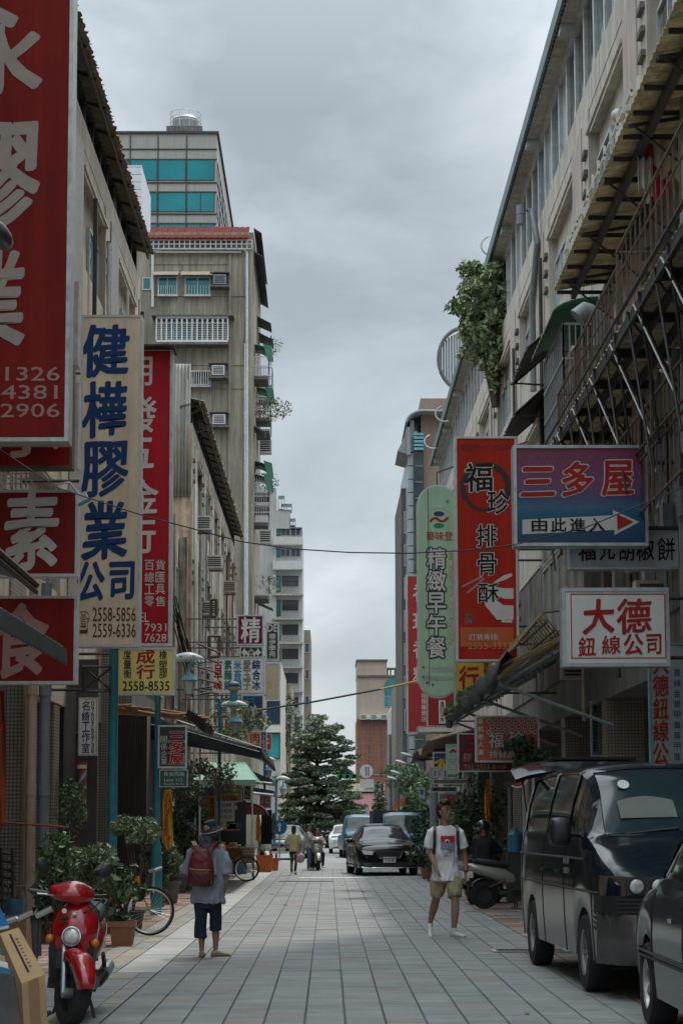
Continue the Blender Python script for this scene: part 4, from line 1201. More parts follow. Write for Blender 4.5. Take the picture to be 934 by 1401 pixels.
# ================================================================== SIGNS, RIGHT SIDE
cherry = M('vermilion_print', (.46, .03, .016), .55, spec=.15, var=.08, scale=1.5, streak=.22)
t = sign('tall vermilion sign with black 福珍 characters over a brushed ring', (624, 597, 706, 905), 35, cherry, [
    ('創立於一九七九年', (630, 607, 699, 616), N_TXT, dict(off=.0)),
    ('福', (636, 634, 676, 672), K_TXT, dict(off=.03, ol=W_TXT, olw=.035, brush=.03)), ('珍', (667, 671, 698, 703), K_TXT, dict(off=.03, ol=W_TXT, olw=.04, brush=.03)),
    ('排', (652, 718, 681, 748), K_TXT, dict(off=.02, ol=W_TXT, olw=.04, brush=.03)), ('骨', (653, 757, 681, 787), K_TXT, dict(off=.02, ol=W_TXT, olw=.04, brush=.03)), ('酥', (654, 798, 684, 824), K_TXT, dict(off=.02, ol=W_TXT, olw=.04, brush=.03)),
    ('福珍', (637, 840, 646, 854), K_TXT, dict(v=True, ol=W_TXT, olw=.03))], thick=.3, fw=.04, side=1, group=grp, frame=alu_w)
Y = 35


def strip(t, pts, w, Yp, m, name='print', n=None):
    """brush stroke ribbon through pixel points"""
    P = [at(x, y, Y=Yp) for x, y in pts]; a = []; k = len(P)
    L_, R_ = [], []
    for i in range(k):
        d = (P[min(i + 1, k - 1)] - P[max(i - 1, 0)]).normalized(); nn = Vector((-d.z, 0, d.x)); ww = (w[i] if isinstance(w, list) else w) / 2
        L_.append(P[i] + nn * ww); R_.append(P[i] - nn * ww)
    vs = L_ + R_
    return MB().add(vs, [(i, i + 1, k + i + 1, k + i) for i in range(k - 1)]).build(name, m, t)


rg = random.Random(8)
A_ = [R(a) for a in range(-40, 300, 10)]
strip(t, [(664 + 31 * math.cos(a), 667 + 31 * math.sin(a)) for a in [R(75 + k * 9) for k in range(37)]], [.05 + .05 * rg.random() + .04 * (k > 8) for k in range(37)], Y - .004, M('print_dark_brown', (.04, .012, .01), .5), 'ring_print')
p0 = at(629, 884.5, Y=Y); p1 = at(705, 858, Y=Y)
MB().box((p0.x + .01, Y - .003, p0.z), (p1.x - .045, Y, p1.z)).build('orange_band', M('orange_print', (.50, .11, .02), .45), t)
letter(t, '訂購專線:', (641, 867, 682, 876), Y, W_TXT, off=.0, ol=K_TXT, olw=.02, whole=True); letter(t, '2555-3337', (640, 879, 700, 888), Y, M('print_pale_orange', (.6, .25, .12), .5), off=.01, whole=True)
strip(t, [(700, 786), (690, 790), (676, 797)], [.05, .09, .03], Y - .004, W_TXT, 'hand_print')
strip(t, [(702, 812), (690, 812), (678, 808), (666, 800)], [.2, .2, .14, .05], Y - .0045, W_TXT, 'hand_print')
strip(t, [(664, 806), (670, 824), (684, 838), (702, 838)], [.03, .22, .3, .26], Y - .005, W_TXT, 'hand_print')
strip(t, [(696, 838), (688, 850), (700, 850)], [.1, .1, .06], Y - .0055, W_TXT, 'hand_print')
strip(t, [(631, 803), (659, 789)], .035, Y - .004, P_TXT, 'chopstick_print'); strip(t, [(639, 811), (662, 791)], .035, Y - .004, P_TXT, 'chopstick_print')

Y = 42
mint = M('mint_plastic', (.42, .62, .45), .6, spec=.2, var=.06, scale=1.5, streak=.2)
xa, xb = 571.5, 626
A = at(xa, 955, Y=Y); B_ = at(xb, 663, Y=Y); cx = (A.x + B_.x) / 2; rr = (B_.x - A.x) / 2
t = thing('shop_sign', 'tall mint green sign with rounded ends and white 精緻早午餐 characters', 'sign', (cx, Y, A.z), 0, grp)


def pill(r, yy, ext, z0, z1, cx):
    pts = [(cx + r * math.cos(a), yy, z1 - rr + r * math.sin(a)) for a in [R(k * 12) for k in range(16)]] + [(cx - r * math.cos(a), yy, z0 + rr - r * math.sin(a)) for a in [R(k * 12) for k in range(16)]]
    return MB().prism(pts, (0, ext, 0))


pill(rr, Y + .01, .25, A.z, B_.z, cx).build('frame', alu_w, t); pill(rr - .035, Y - .004, .013, A.z, B_.z, cx).build('panel', mint, t)
Yp = Y - .006
for (px, py, w, h, m) in ((600, 703, 15, 7, M('print_navy', (.02, .03, .12), .5)), (600, 719, 15, 7, M('print_emerald', (.01, .22, .10), .5))):
    c = at(px, py, Y=Yp); MB().lathe([(.001, 0), (1, 0), (1, .004), (.001, .004)], (0, 0, 0), 20, 'Y').xf(Matrix.Translation((c.x, c.y - .002, c.z)) @ Matrix.Diagonal((w / 2 * Y / FPX, 1, h / 2 * Y / FPX, 1))).build('emblem_print', m, t)
strip(t, [(588, 714), (592, 709), (597, 709), (602, 713), (607, 713), (613, 708)], .055, Yp - .002, R_TXT, 'emblem_print')
for k, ch in enumerate('my world bon'):
    a = R(-150 + k * 11); x, y = 600 + 18 * math.cos(a), 712 + 19 * math.sin(a)
    if ch != ' ': letter(t, ch, (x - 1.8, y - 2, x + 1.8, y + 2), Yp, W_TXT, whole=True, off=.0)
letter(t, '麥味登', (583, 727, 620, 739), Yp, R_TXT, off=.02, ol=W_TXT, olw=.03)
letter(t, '精緻早午餐', (584, 750, 609, 902), Yp, W_TXT, v=True, off=.03, ol=M('print_dark_green', (.008, .035, .032), .5), olw=.075)
for i, (ch, y) in enumerate(zip('FreshBrunch', [757, 766, 775, 784, 793, 806, 824, 836, 848, 860, 872])):
    letter(t, ch, (615, y, 623, y + 9), Yp, Y_TXT if i < 1 else M('print_cream', (.6, .55, .35), .5), whole=True, off=.02, ol=K_TXT, olw=.04)
letter(t, '北市京站店', (588, 912, 621, 919), Yp, W_TXT, off=.0, ol=GR_TXT, olw=.02); letter(t, '訂餐專線 2559-5888', (579, 924, 622, 931), Yp, W_TXT, whole=True, off=.0, ol=GR_TXT, olw=.02)
for (px, py) in ((579, 913), (584, 934), (592, 937), (612, 686), (579, 926)):
    c = at(px, py, Y=Yp); MB().box((c.x - .025, Yp - .002, c.z - .025), (c.x + .025, Yp, c.z + .025)).build('square_print', GR_TXT, t)
for px in (585,):
    p = at(px, 668, Y=Y - .03); q = at(px + 2, 940, Y=Y - .03); MB().tube([p, q], .006, 4).build('wire', steel_rust, t)
MB().tube([(cx, Y + .12, B_.z - .05), (cx, Y + .12, B_.z + .3), (4.5, Y + .12, B_.z + 1.0)], .02, 6).tube([(B_.x, Y + .12, A.z + 1.2), (4.6, Y + .12, A.z + 1.2)], .025, 6).build('bracket', steel_dk, t)

t = sign('yellow sign with red 行 character behind the tall vermilion sign', (622, 748, 672, 965), 38, M('bright_yellow_plastic', (.62, .42, .06), .45, var=.06), [
    ('行', (628, 912, 656, 942), R_TXT, dict(off=.05, brush=.04)), ('批發', (661, 905, 669, 924), K_TXT, dict(v=True)), ('2505', (626, 945, 646, 953), K_TXT, dict(whole=True)), ('2552', (626, 956, 646, 963), K_TXT, dict(whole=True))], thick=.3, fw=.035, side=1, group=grp)
t = sign('tall red sign partly hidden behind the mint green sign, with pale characters', (556, 786, 590, 1004), 60, M('sign_red_far', (.42, .03, .03), .42, var=.06), [
    ('福', (565, 800, 590, 822), W_TXT, dict(off=.03, brush=.03)), ('珍', (565, 838, 590, 862), W_TXT, dict(off=.03, brush=.03)), ('香', (565, 876, 590, 900), W_TXT, dict(off=.03, brush=.03)), ('料', (565, 912, 590, 934), W_TXT, dict(off=.03, brush=.03)), ('排骨專賣店', (576, 948, 583, 988), W_TXT, dict(v=True, ol=R_TXT, olw=.03))], thick=.4, fw=.06, side=1, group=grp, frame=alu_w)
t = sign('plain dark red sign with a small white label below the mint green sign', (584, 930, 626, 994), 52, M('deep_red_far', (.30, .015, .015), .42), [], thick=.3, fw=.03, side=1, group=grp)
p = at(600, 990, Y=51.98); q = at(609, 958, Y=51.98); MB().box((p.x, 51.97, p.z), (q.x, 51.995, q.z)).build('label', wht, t); letter(t, '週日公休', (602, 960, 607, 988), 51.97, K_TXT, v=True)
t = sign('curved white awning box under the dark red sign', (572, 993, 622, 1002), 50, wht, [], thick=1.0, fw=.02, group=grp, name='awning_box', cat='awning')

# 三多屋 blue and purple sign
Y = 24
A = at(703, 747, Y=Y); B_ = at(884, 609, Y=Y)
t = thing('shop_sign', 'purple and blue sign reading 三多屋 with a white arrow pointing right', 'sign', ((A.x + B_.x) / 2, Y + .15, A.z), 0, grp)
f = MB(); fw = .04
f.box((A.x, Y - .015, A.z), (A.x + fw, Y + .3, B_.z)).box((B_.x - fw, Y - .015, A.z), (B_.x, Y + .3, B_.z)).box((A.x + fw, Y - .015, A.z), (B_.x - fw, Y + .3, A.z + fw)).box((A.x + fw, Y - .015, B_.z - fw), (B_.x - fw, Y + .3, B_.z))
f.build('frame', alu, t)
bands = [(.23, .035, .075), (.22, .045, .11), (.20, .06, .15), (.16, .07, .19), (.08, .09, .21), (.02, .14, .24), (.01, .17, .27), (.012, .12, .22), (.012, .08, .17), (.012, .055, .13)]
b = MB()
nB = 40
z0, z1 = A.z + fw, B_.z - fw
gm = M('purple_blue_gradient_print', (.2, .05, .12), .4, var=.05)
nt_ = gm.node_tree; bs = nt_.nodes['Principled BSDF']
tcn = nt_.nodes.new('ShaderNodeTexCoord'); spn = nt_.nodes.new('ShaderNodeSeparateXYZ'); rmp = nt_.nodes.new('ShaderNodeValToRGB')
nt_.links.new(tcn.outputs['Generated'], spn.inputs[0]); nt_.links.new(spn.outputs['Z'], rmp.inputs['Fac'])
els = rmp.color_ramp.elements
els[0].position = 0; els[0].color = (.012, .045, .12, 1); els[1].position = 1; els[1].color = (.22, .03, .07, 1)
for ps, cc in ((.3, (.01, .11, .2)), (.38, (.01, .17, .27)), (.46, (.05, .09, .21)), (.62, (.18, .06, .17)), (.82, (.21, .04, .11))):
    el = els.new(ps); el.color = (*cc, 1)
nt_.links.new(rmp.outputs[0], bs.inputs['Base Color'])
MB().box((A.x + fw, Y, z0), (B_.x - fw, Y + .28, z1)).build('panel', gm, t)
b = MB(); ar = .125
for r_ in range(9):
    for k in range(12):
        cx_ = A.x + fw + ar * .9 + k * ar * 1.22 + (r_ % 2) * ar * .6; cz = z0 + .42 + r_ * .085
        if cx_ > B_.x - fw - ar or cz + ar > z1: continue
        for rad in (ar * .85, ar * .55):
            P_ = [Vector((cx_ + rad * math.cos(a), Y - .002, cz + rad * .62 * math.sin(a))) for a in [R(q * 22.5) for q in range(9)]]
            P2 = [Vector((cx_ + (rad - .008) * math.cos(a), Y - .002, cz + (rad - .008) * .62 * math.sin(a))) for a in [R(q * 22.5) for q in range(9)]]
            b.add(P_ + P2, [(i, i + 1, 10 + i, 9 + i) for i in range(8)])
b.build('wave_print', M('print_mauve', (.24, .10, .2), .45), t)
letter(t, '三', (714, 640, 760, 678), Y - .002, R_TXT, off=.07, ol=W_TXT, olw=.035, brush=.02); letter(t, '多', (770, 633, 813, 678), Y - .002, R_TXT, off=.06, ol=W_TXT, olw=.035, brush=.02); letter(t, '屋', (824, 631, 868, 677), Y - .002, R_TXT, off=.05, ol=W_TXT, olw=.035, brush=.02)
ps = [at(x, y, Y=Y - .004) for x, y in ((714, 711), (838, 705), (838, 698), (874, 714), (840, 732), (840, 725), (714, 731))]
MB().add(ps, [(0, 1, 5, 6), (1, 2, 3, 4, 5)]).build('arrow_print', W_TXT, t)
MB().add([at(x, y, Y=Y - .008) for x, y in ((843, 703), (866, 714), (844, 725))], [(0, 1, 2)]).build('arrow_tip', R_TXT, t)
letter(t, '由此進入', (727, 709, 832, 727), Y - .006, K_TXT, off=.03, brush=.02, cell=.78)
MB().tube([(B_.x, Y + .15, A.z + .25), (4.62, Y + .15, A.z + .25)], .03, 6).tube([(B_.x, Y + .15, B_.z - .2), (4.62, Y + .15, B_.z - .2)], .03, 6).build('bracket', steel_dk, t)

t = sign('pale grey sign with black pepper cake characters behind the purple sign', (778, 724, 934, 779), 24.55, M('pale_grey_plastic', (.62, .66, .67), .5, var=.06, streak=.15), [
    ('福', (791, 741, 816, 767), K_TXT, dict(off=.03, brush=.04)), ('元', (820, 740, 842, 766), K_TXT, dict(off=.03, brush=.04)), ('胡', (846, 740, 868, 768), K_TXT, dict(off=.02, brush=.04)), ('椒', (870, 738, 896, 767), K_TXT, dict(off=.02, brush=.04)), ('餅', (899, 736, 924, 767), K_TXT, dict(off=.02, brush=.04))], thick=.2, fw=.03, group=grp)
t = sign('white sign with a thin red border reading 大德鈕線公司', (769, 804, 914, 912), 23, M('white_sign_face', (.80, .79, .76), .6, spec=.2, var=.06, streak=.12), [
    ('大', (798, 821, 842, 866), R_TXT, dict(off=.05, brush=.05)), ('德', (844, 820, 893, 866), R_TXT, dict(off=.035, brush=.05)), ('鈕', (791, 872, 816, 897), R_TXT, dict(off=.03, brush=.04)), ('線', (823, 870, 850, 895), R_TXT, dict(off=.025, brush=.04)), ('公', (853, 868, 881, 896), R_TXT, dict(off=.04, brush=.04)), ('司', (884, 868, 905, 895), R_TXT, dict(off=.04, brush=.04))], thick=.25, fw=.045, side=1, group=grp)
b = MB(); Yp = 23 - .003
A = at(781, 901, Y=Yp); B_ = at(909, 812, Y=Yp); w = .012
b.box((A.x, Yp - .001, A.z), (A.x + w, Yp, B_.z)).box((B_.x - w, Yp - .001, A.z), (B_.x, Yp, B_.z)).box((A.x + w, Yp - .001, A.z), (B_.x - w, Yp, A.z + w)).box((A.x + w, Yp - .001, B_.z - w), (B_.x - w, Yp, B_.z))
b.build('border_print', R_TXT, t)
t = sign('vertical white sign on the tiled column with red 大德鈕線公司 characters', (889, 880, 936, 1052), 24.3, M('pale_aqua_face', (.36, .40, .40), .5, var=.06, streak=.1), [
    ('大德鈕線公', (893, 893, 913, 1048), R_TXT, dict(v=True, off=.03, brush=.03)), ('寶線金銀甲寶萊甲進', (921, 915, 930, 1044), B_TXT, dict(v=True, off=.0, cell=.7))], thick=.08, fw=.02, group=grp, frame=teal_l)
spi = M('coral_print', (.42, .10, .06), .45, var=.05)
t = sign('square coral sign with white spirals reading 福珍 排骨酥', (650, 979, 737, 1043), 33, spi, [
    ('福', (668, 1002, 690, 1023), W_TXT, dict(off=.04, brush=.02, ol=K_TXT, olw=.04)), ('珍', (696, 1000, 718, 1021), W_TXT, dict(off=.04, brush=.02, ol=K_TXT, olw=.04)), ('排骨酥', (669, 1027, 706, 1037), W_TXT, dict(off=.02, ol=K_TXT, olw=.03)), ('阜杭老人湯', (653, 983, 661, 1036), W_TXT, dict(v=True, cell=.7))], thick=.15, fw=.03, group=grp)
Yp = 33 - .004
b = MB()
for r_ in range(3):
    for k in range(8):
        px, py = 668 + k * 9 + (r_ % 2) * 4.5, 986 + r_ * 7.5
        if px > 731: continue
        c = at(px, py, Y=Yp); pts = [Vector((c.x + (.012 + .0042 * q) * math.cos(q * .75), Yp, c.z + (.012 + .0042 * q) * math.sin(q * .75))) for q in range(11)]
        pt2 = [Vector((c.x + (.024 + .0042 * q) * math.cos(q * .75), Yp, c.z + (.024 + .0042 * q) * math.sin(q * .75))) for q in range(11)]
        b.add(pts + pt2, [(i, i + 1, 12 + i, 11 + i) for i in range(10)])
b.build('spiral_print', W_TXT, t)
t = sign('dark red board with faded 三 膠 and TEL 2555-8108', (626, 1003, 702, 1056), 36, M('maroon_board', (.09, .01, .015), .45), [
    ('三', (640, 1008, 656, 1027), R_TXT, dict(off=.03)), ('膠', (633, 1031, 646, 1042), P_TXT, dict(off=.0)), ('TEL:2555-8108', (634, 1046, 692, 1053), P_TXT, dict(whole=True, off=.01))], thick=.2, fw=.025, group=grp)
t = sign('small mint green sign with tiny emblem under the long wavy awning', (610, 1018, 627, 1065), 46, mint, [('早餐', (614, 1034, 624, 1054), W_TXT, dict(v=True, off=.03, ol=GR_TXT, olw=.05)), ('麥味登', (612, 1059, 626, 1063), GR_TXT, {})], thick=.12, fw=.03, group=grp)
strip(t, [(615, 1030), (619, 1026), (624, 1029)], .06, 46 - .01, R_TXT, 'emblem_print')
t = sign('dark blue sign with a yellow leaf shape beside the small mint sign', (592, 1029, 611, 1051), 48, M('navy_sign', (.01, .035, .11), .45), [], thick=.15, fw=.03, group=grp)
c = at(604, 1037, Y=47.98)
b = MB()
for a in range(6):
    an = R(-90 + (a - 2.5) * 38); b.add([c, c + Vector((.22 * math.cos(an) - .05, 0, .25 * math.sin(an))), c + Vector((.26 * math.cos(an), 0, .3 * math.sin(an))), c + Vector((.2 * math.cos(an) + .06, 0, .24 * math.sin(an)))], [(0, 1, 2, 3)])
b.build('leaf_print', Y_TXT, t)
t = sign('blue and white board with two characters under the yellow leaf sign', (592, 1052, 611, 1064), 48, M('blue_board', (.03, .10, .22), .45), [('家婦', (595, 1053, 608, 1063), W_TXT, dict(off=.02))], thick=.15, fw=.03, group=grp)
t = sign('long grey fascia board with faded telephone numbers on the right', (592, 1066, 652, 1073), 47, M('grey_fascia', (.13, .125, .13), .6), [('TEL:2558-2525 2558-2520', (598, 1067.5, 648, 1071.5), GY_TXT, dict(whole=True))], thick=.2, fw=.02, group=grp)
t = sign('lilac grey fascia board with dark writing and a small white plate', (588, 1076, 632, 1084), 46, M('lilac_fascia', (.17, .15, .18), .6), [('鐘錶 眼鏡 服務', (592, 1077.5, 622, 1082), K_TXT, dict(whole=True))], thick=.2, fw=.02, group=grp)
p = at(625, 1083, Y=45.98); MB().box((p.x, 45.96, p.z), (p.x + .07, 45.985, p.z + .11)).build('plate', wht, t)
t = sign('grey shopfront panel with a red four square emblem', (600, 1085, 638, 1135), 46.5, M('grey_shop_panel', (.20, .21, .21), .6), [('鐘錶', (611, 1088, 627, 1095), R_TXT, dict(off=.04)), ('眼鏡', (611, 1097, 627, 1104), R_TXT, dict(off=.04)), ('服務中心', (608, 1108, 632, 1112), K_TXT, {})], thick=.08, fw=.03, group=grp)
t = sign('tall dim shop panel with faded writing in the shade of the awning', (808, 959, 849, 1035), 33, M('dim_aqua_panel', (.10, .14, .15), .5), [('商行', (821, 1000, 840, 1030), N_TXT, dict(v=True, off=.05, brush=.03)), ('大德服裝', (810, 963, 817, 1030), K_TXT, dict(v=True)), ('輔料批發', (842, 963, 848, 1030), K_TXT, dict(v=True))], thick=.08, fw=.03, group=grp)
c = at(707, 1064, Y=29)
t = thing('no_parking_sign', 'round red sign with white rim half hidden by the raised van hatch', 'traffic sign', (c.x, c.y, c.z))
MB().lathe([(.01, 0), (.155, 0), (.155, .02), (.01, .02)], c, 24, 'Y').build('panel', wht, t); MB().lathe([(.01, -.004), (.135, -.004), (.135, -.002), (.01, -.002)], c, 24, 'Y').build('face', M('sign_dull_red', (.30, .04, .035), .5), t)
strip(t, [(701, 1059), (707, 1064), (713, 1069)], .035, 29 - .008, W_TXT, 'bar_print')
MB().tube([(c.x + .1, c.y + .03, c.z), (c.x + .1, c.y + .03, .13)], .025, 6).build('pole', galv, t)
t = sign('small pale blue hanging sign far down the right side', (573, 1077, 581, 1092), 70, M('pale_blue_sign', (.35, .45, .55), .5), [('當', (574.5, 1080, 579.5, 1087), B_TXT, {})], thick=.1, fw=.02, group=grp)

# ================================================================== RIGHT SIDE: balconies, awnings, cages, pipes
def rod(b, p, q, r=.02, n=5): b.tube([p, q], r, n)


t = thing('balcony_awning', 'upper yellowed sheet awning on dark beams over the top right balcony', 'awning', (4.2, 25, 10.1))
corrugated((3.66, 17.0, 10.08), (1.2, 0, .22), (0, 13.0, 0), 60, .018, corr_y, 'roof_sheet', t, jag=.05, nv=6, sag=.03)
b = MB()
for k in range(16): b.box((3.7, 17.4 + .8 * k, 10.02), (4.58, 17.43 + .8 * k, 10.06 + .02))
b.box((3.93, 17, 9.93), (4.01, 30, 10.05)); b.box((4.45, 17, 10.0), (4.52, 30, 10.12))
for y in (18.2, 20.4, 22.5, 24.6, 26.8, 29.2):
    b.obox((4.15, y, 10.07), (.47, 0, .08), (0, .025, 0), (0, 0, .02)); rod(b, (3.75, y, 10.0), (4.59, y, 9.3), .018)
b.box((3.7, 29.9, 10.0), (4.6, 29.96, 10.05)); b.build('beam', steel_dk, t)
b = MB()
for i in range(12): b.obox((3.62, 22 + i * .55, 10.17), (.015, 0, 0), (0, .2, 0), (0, 0, .015)); b.box((3.6, 21.8 + i * .55, 10.1), (3.63, 21.83 + i * .55, 10.3))
b.build('edge_rail', pvc, t)

t = thing('balcony', 'right hand balcony with dense upright railings and worn sheet floor seen from below', 'balcony', (4.2, 25, 7.8))
corrugated((3.7, 15, 7.74), (.92, 0, .0), (0, 17.0, 0), 70, .018, corr_y, 'floor_sheet', t, jag=.03, nv=5, sag=.02)
b = MB()
for x in (3.71, 4.0, 4.35): b.box((x - .03, 15, 7.58), (x + .03, 32, 7.7))
for y in [15.5 + 1.8 * k for k in range(10)]: b.box((3.7, y, 7.6), (4.6, y + .06, 7.72)); rod(b, (3.72, y, 7.6), (4.58, y + .4, 6.6), .018)
b.build('beam', steel_dk, t)
bars = MB(); rail = MB()
for (ya, yb, x) in ((18, 23.4, 3.66), (23.8, 28.3, 3.76), (28.8, 31.4, 3.88)):
    y = ya
    while y < yb:
        bars.box((x - .009, y, 7.8), (x + .009, y + .018, 8.66)); y += .36 - .006 * (y - 20)
    for z in (7.82, 8.35, 8.68): rail.tube([(x, ya, z), (x, yb, z)], .022 if z > 8.6 else .014, 5)
    for yy in (ya, yb): rail.tube([(x, yy, 7.75), (x, yy, 8.7)], .022, 5)
    rail.tube([(x, yb, 8.68), (4.6, yb, 8.68)], .02, 5)
y = 28.4; xx = 3.8
while xx < 4.58: bars.box((xx, y - .01, 7.8), (xx + .018, y + .01, 8.66)); xx += .1
bars.build('baluster', steel_rust, t); rail.build('handrail', steel_rust, t)
b = MB(); bt = MB()
for k in range(8):
    y0 = 18 + k * 1.9
    rod(b, (3.66, y0, 7.72), (3.95, y0 + .5, 6.0), .02); rod(b, (3.66, y0 + .9, 7.72), (3.8, y0 + .2, 5.7), .018); rod(bt, (3.64, y0 + .3, 7.65), (4.0, y0 - .5, 6.3), .014)
    rod(b, (3.66, y0, 7.5), (4.4, y0 + 1.2, 6.6), .014)
rod(b, (3.62, 16, 7.8), (3.62, 32.4, 7.78), .022); rod(b, (3.66, 16, 7.55), (3.68, 31, 7.5), .02)
rod(b, (3.9, 16, 6.1), (4.0, 31, 6.3), .02)
b.build('truss_rod', steel_dk, t); bt.build('tie_rod', alu_w, t)

t = thing('balcony', 'lower dark balcony with railings behind the purple sign', 'balcony', (4.3, 25, 5.6))
bars = MB(); rail = MB(); y = 17
while y < 29: bars.box((3.98, y, 5.4), (4.0, y + .02, 6.7)); y += .3
for z in (5.45, 6.1, 6.7): rail.tube([(3.99, 17, z), (3.99, 29, z)], .02, 5)
for y in (17, 20, 23, 26, 29): rail.tube([(3.99, y, 5.3), (3.99, y, 7.4)], .025, 5)
bars.build('baluster', steel_rust, t); rail.build('handrail', steel_rust, t)

t = thing('window_cage', 'barred window cage with a green sheet roof on the right wall', 'window cage', (4.3, 33, 8.2))
b = MB(); x0, x1, y0, y1, z0, z1 = 3.98, 4.6, 31.4, 34.2, 8.2, 9.9
for i in range(7): x = x0 + (x1 - x0) * i / 6; b.box((x - .012, y0, z0), (x + .012, y0 + .024, z1))
for i in range(12): y = y0 + (y1 - y0) * i / 11; b.box((x0 - .012, y, z0), (x0 + .012, y + .024, z1))
for z in (z0, z0 + .55, z0 + 1.1, z1): b.box((x0 - .02, y0 - .01, z - .02), (x0 + .02, y1, z + .02)).box((x0, y0 - .01, z - .02), (x1, y0 + .03, z + .02))
b.build('bars', galv, t)
MB().box((x0, y0, z0 - .1), (x1, y1, z0 - .02)).build('base', concrete_dk, t)
q = MB().rings([[(4.62 - .85 * math.sin(a), yy, 9.98 + .32 * math.cos(a)) for a in [i * math.pi / 2 / 7 for i in range(8)]] for yy in [31.2 + i * .1 for i in range(33)]], cap=False, closed=False)
q.v = [(v[0], v[1], v[2] + .02 * math.sin(v[1] * 18)) for v in q.v]
o = q.build('green_roof', greenaw, t, smooth=True, ang=80); o.modifiers.new('thickness', 'SOLIDIFY').thickness = .015
MB().box((4.2, 32, 8.3), (4.58, 33.4, 9.2)).build('stored_box', pvc_g, t)
for k, (ya, yb, z, lab) in enumerate(((35, 38, 10.6, 'upper dark ribbed awning sheet left of the window cage'), (37.6, 41.5, 9.9, 'lower dark ribbed awning sheet with a torn hanging edge'))):
    t = thing('ribbed_awning', lab, 'awning', (4.3, ya, z))
    corrugated((4.6, ya, z + .55), (-.85, 0, -.75), (0, yb - ya, 0), 14, .035, corr_dk, 'roof_sheet', t, jag=.06, nv=3)
    b = MB()
    for y in (ya + .1, yb - .1): rod(b, (3.8, y, z - .2), (4.6, y, z - .25), .02); rod(b, (3.8, y, z - .2), (4.6, y, z + .5), .02)
    b.build('bracket', steel_dk, t)
t = thing('air_conditioner', 'white air conditioner box on the right wall left of the ribbed awnings', 'air conditioner', (4.3, 46, 9.8))
o = ac_unit(t, (4.3, 46, 10.6), .85, .6, .5, (0, -1), pvc)
t = thing('vent_hood', 'large grey curved vent pipe on the right wall beside the railing', 'vent', (4.35, 31, 10.0))
b = MB().tube([(4.5, 30.6, 9.3), (4.5, 30.6, 9.65), (4.42, 30.6, 9.85), (4.25, 30.6, 9.9), (4.12, 30.6, 9.78)], [.14, .15, .16, .16, .17], 12); b.build('pipe', pvc_g, t, smooth=True)
for i, (pts, r, m, lab) in enumerate((([at(940, 620, Y=22), at(938, -60, Y=22)], .085, galv, 'thick grey downpipe running up the right edge of the photo'),
    ([(4.18, 40, 14.5), (4.18, 40, 14.72), (4.44, 40, 14.72), (4.5, 39.7, 13.9), (4.5, 40.8, 13.0), (4.5, 40.8, 10.9)], .07, pvc_g, 'grey elbow drainpipe crossing the right wall under the green roof edge'),
    ([(4.36, 27.4, 11.45), (4.4, 27.4, 11.7), (4.52, 27.4, 11.7), (4.52, 27.4, 10.3)], .07, pvc, 'white drainpipe with a hooked top high on the right wall'),
    ([(4.45, 25.9, 11.9), (4.52, 25.9, 11.85), (4.52, 25.9, 10.3)], .065, pvc, 'short white pipe nearest the top right corner'),
    ([(4.56, 50, 9.6), (4.5, 50, 9.6), (4.5, 50, 8.0)], .07, pvc, 'white pipe low on the right wall above the vermilion sign'))):
    t = thing('drainpipe', lab, 'pipe', pts[0])
    b = MB().tube(pts, r, 10); b.build('pipe', m, t, smooth=True, ang=60)
    c = MB()
    for p in pts[:2]:
        p = Vector(p); c.tube([p - Vector((0, 0, .1)), p + Vector((0, 0, .1))], r * 1.25, 10)
    if i: c.build('collar', m, t, smooth=True)
for px, py, Y_, lab in ((604, 566, 66, 'white curved gutter hook higher of the two beside the brown building'), (588, 604, 74, 'white curved gutter hook lower of the two beside the brown building'), (669, 336, 50, 'white curved pipe hook right above the rooftop tree')):
    c = at(px, py, Y=Y_); t = thing('gutter_hook', lab, 'hook', c)
    MB().tube([c + Vector((.12 + .34 * math.cos(q_), 0, .28 * math.sin(q_))) for q_ in [R(110 + 15 * k) for k in range(13)]], .032, 6).build('pipe', pvc, t, smooth=True)
t = thing('curved_canopy', 'grey half round slatted canopy sticking out below the rooftop tree', 'canopy', at(615, 490, Y=82)); c = at(634, 492, Y=82)
b = MB()
for k in range(9): h_ = 1.4 * math.sin(math.acos(k / 9)); b.box((c.x - .12 * k - .08, 82, c.z - h_ * .9), (c.x - .12 * k, 82.2, c.z + h_ * .85))
b.build('louvre', pvc_g, t); b = MB().tube([(c.x - 1.12 * math.sin(q_), 81.9, c.z + 1.4 * math.cos(q_)) for q_ in [math.pi * k / 14 for k in range(15)]], .09, 6); b.build('rim', concrete_dk, t)
t = thing('security_camera', 'small round dome camera on the upper right wall', 'camera', (4.5, 27.9, 12.2))
c = at(862, 126, Y=27); MB().ball((4.42, 27.9, 12.2), .11, 10, 7).build('dome', alu_w, t, smooth=True); MB().box((4.42, 27.85, 12.26), (4.6, 27.95, 12.32)).build('arm', alu_w, t)

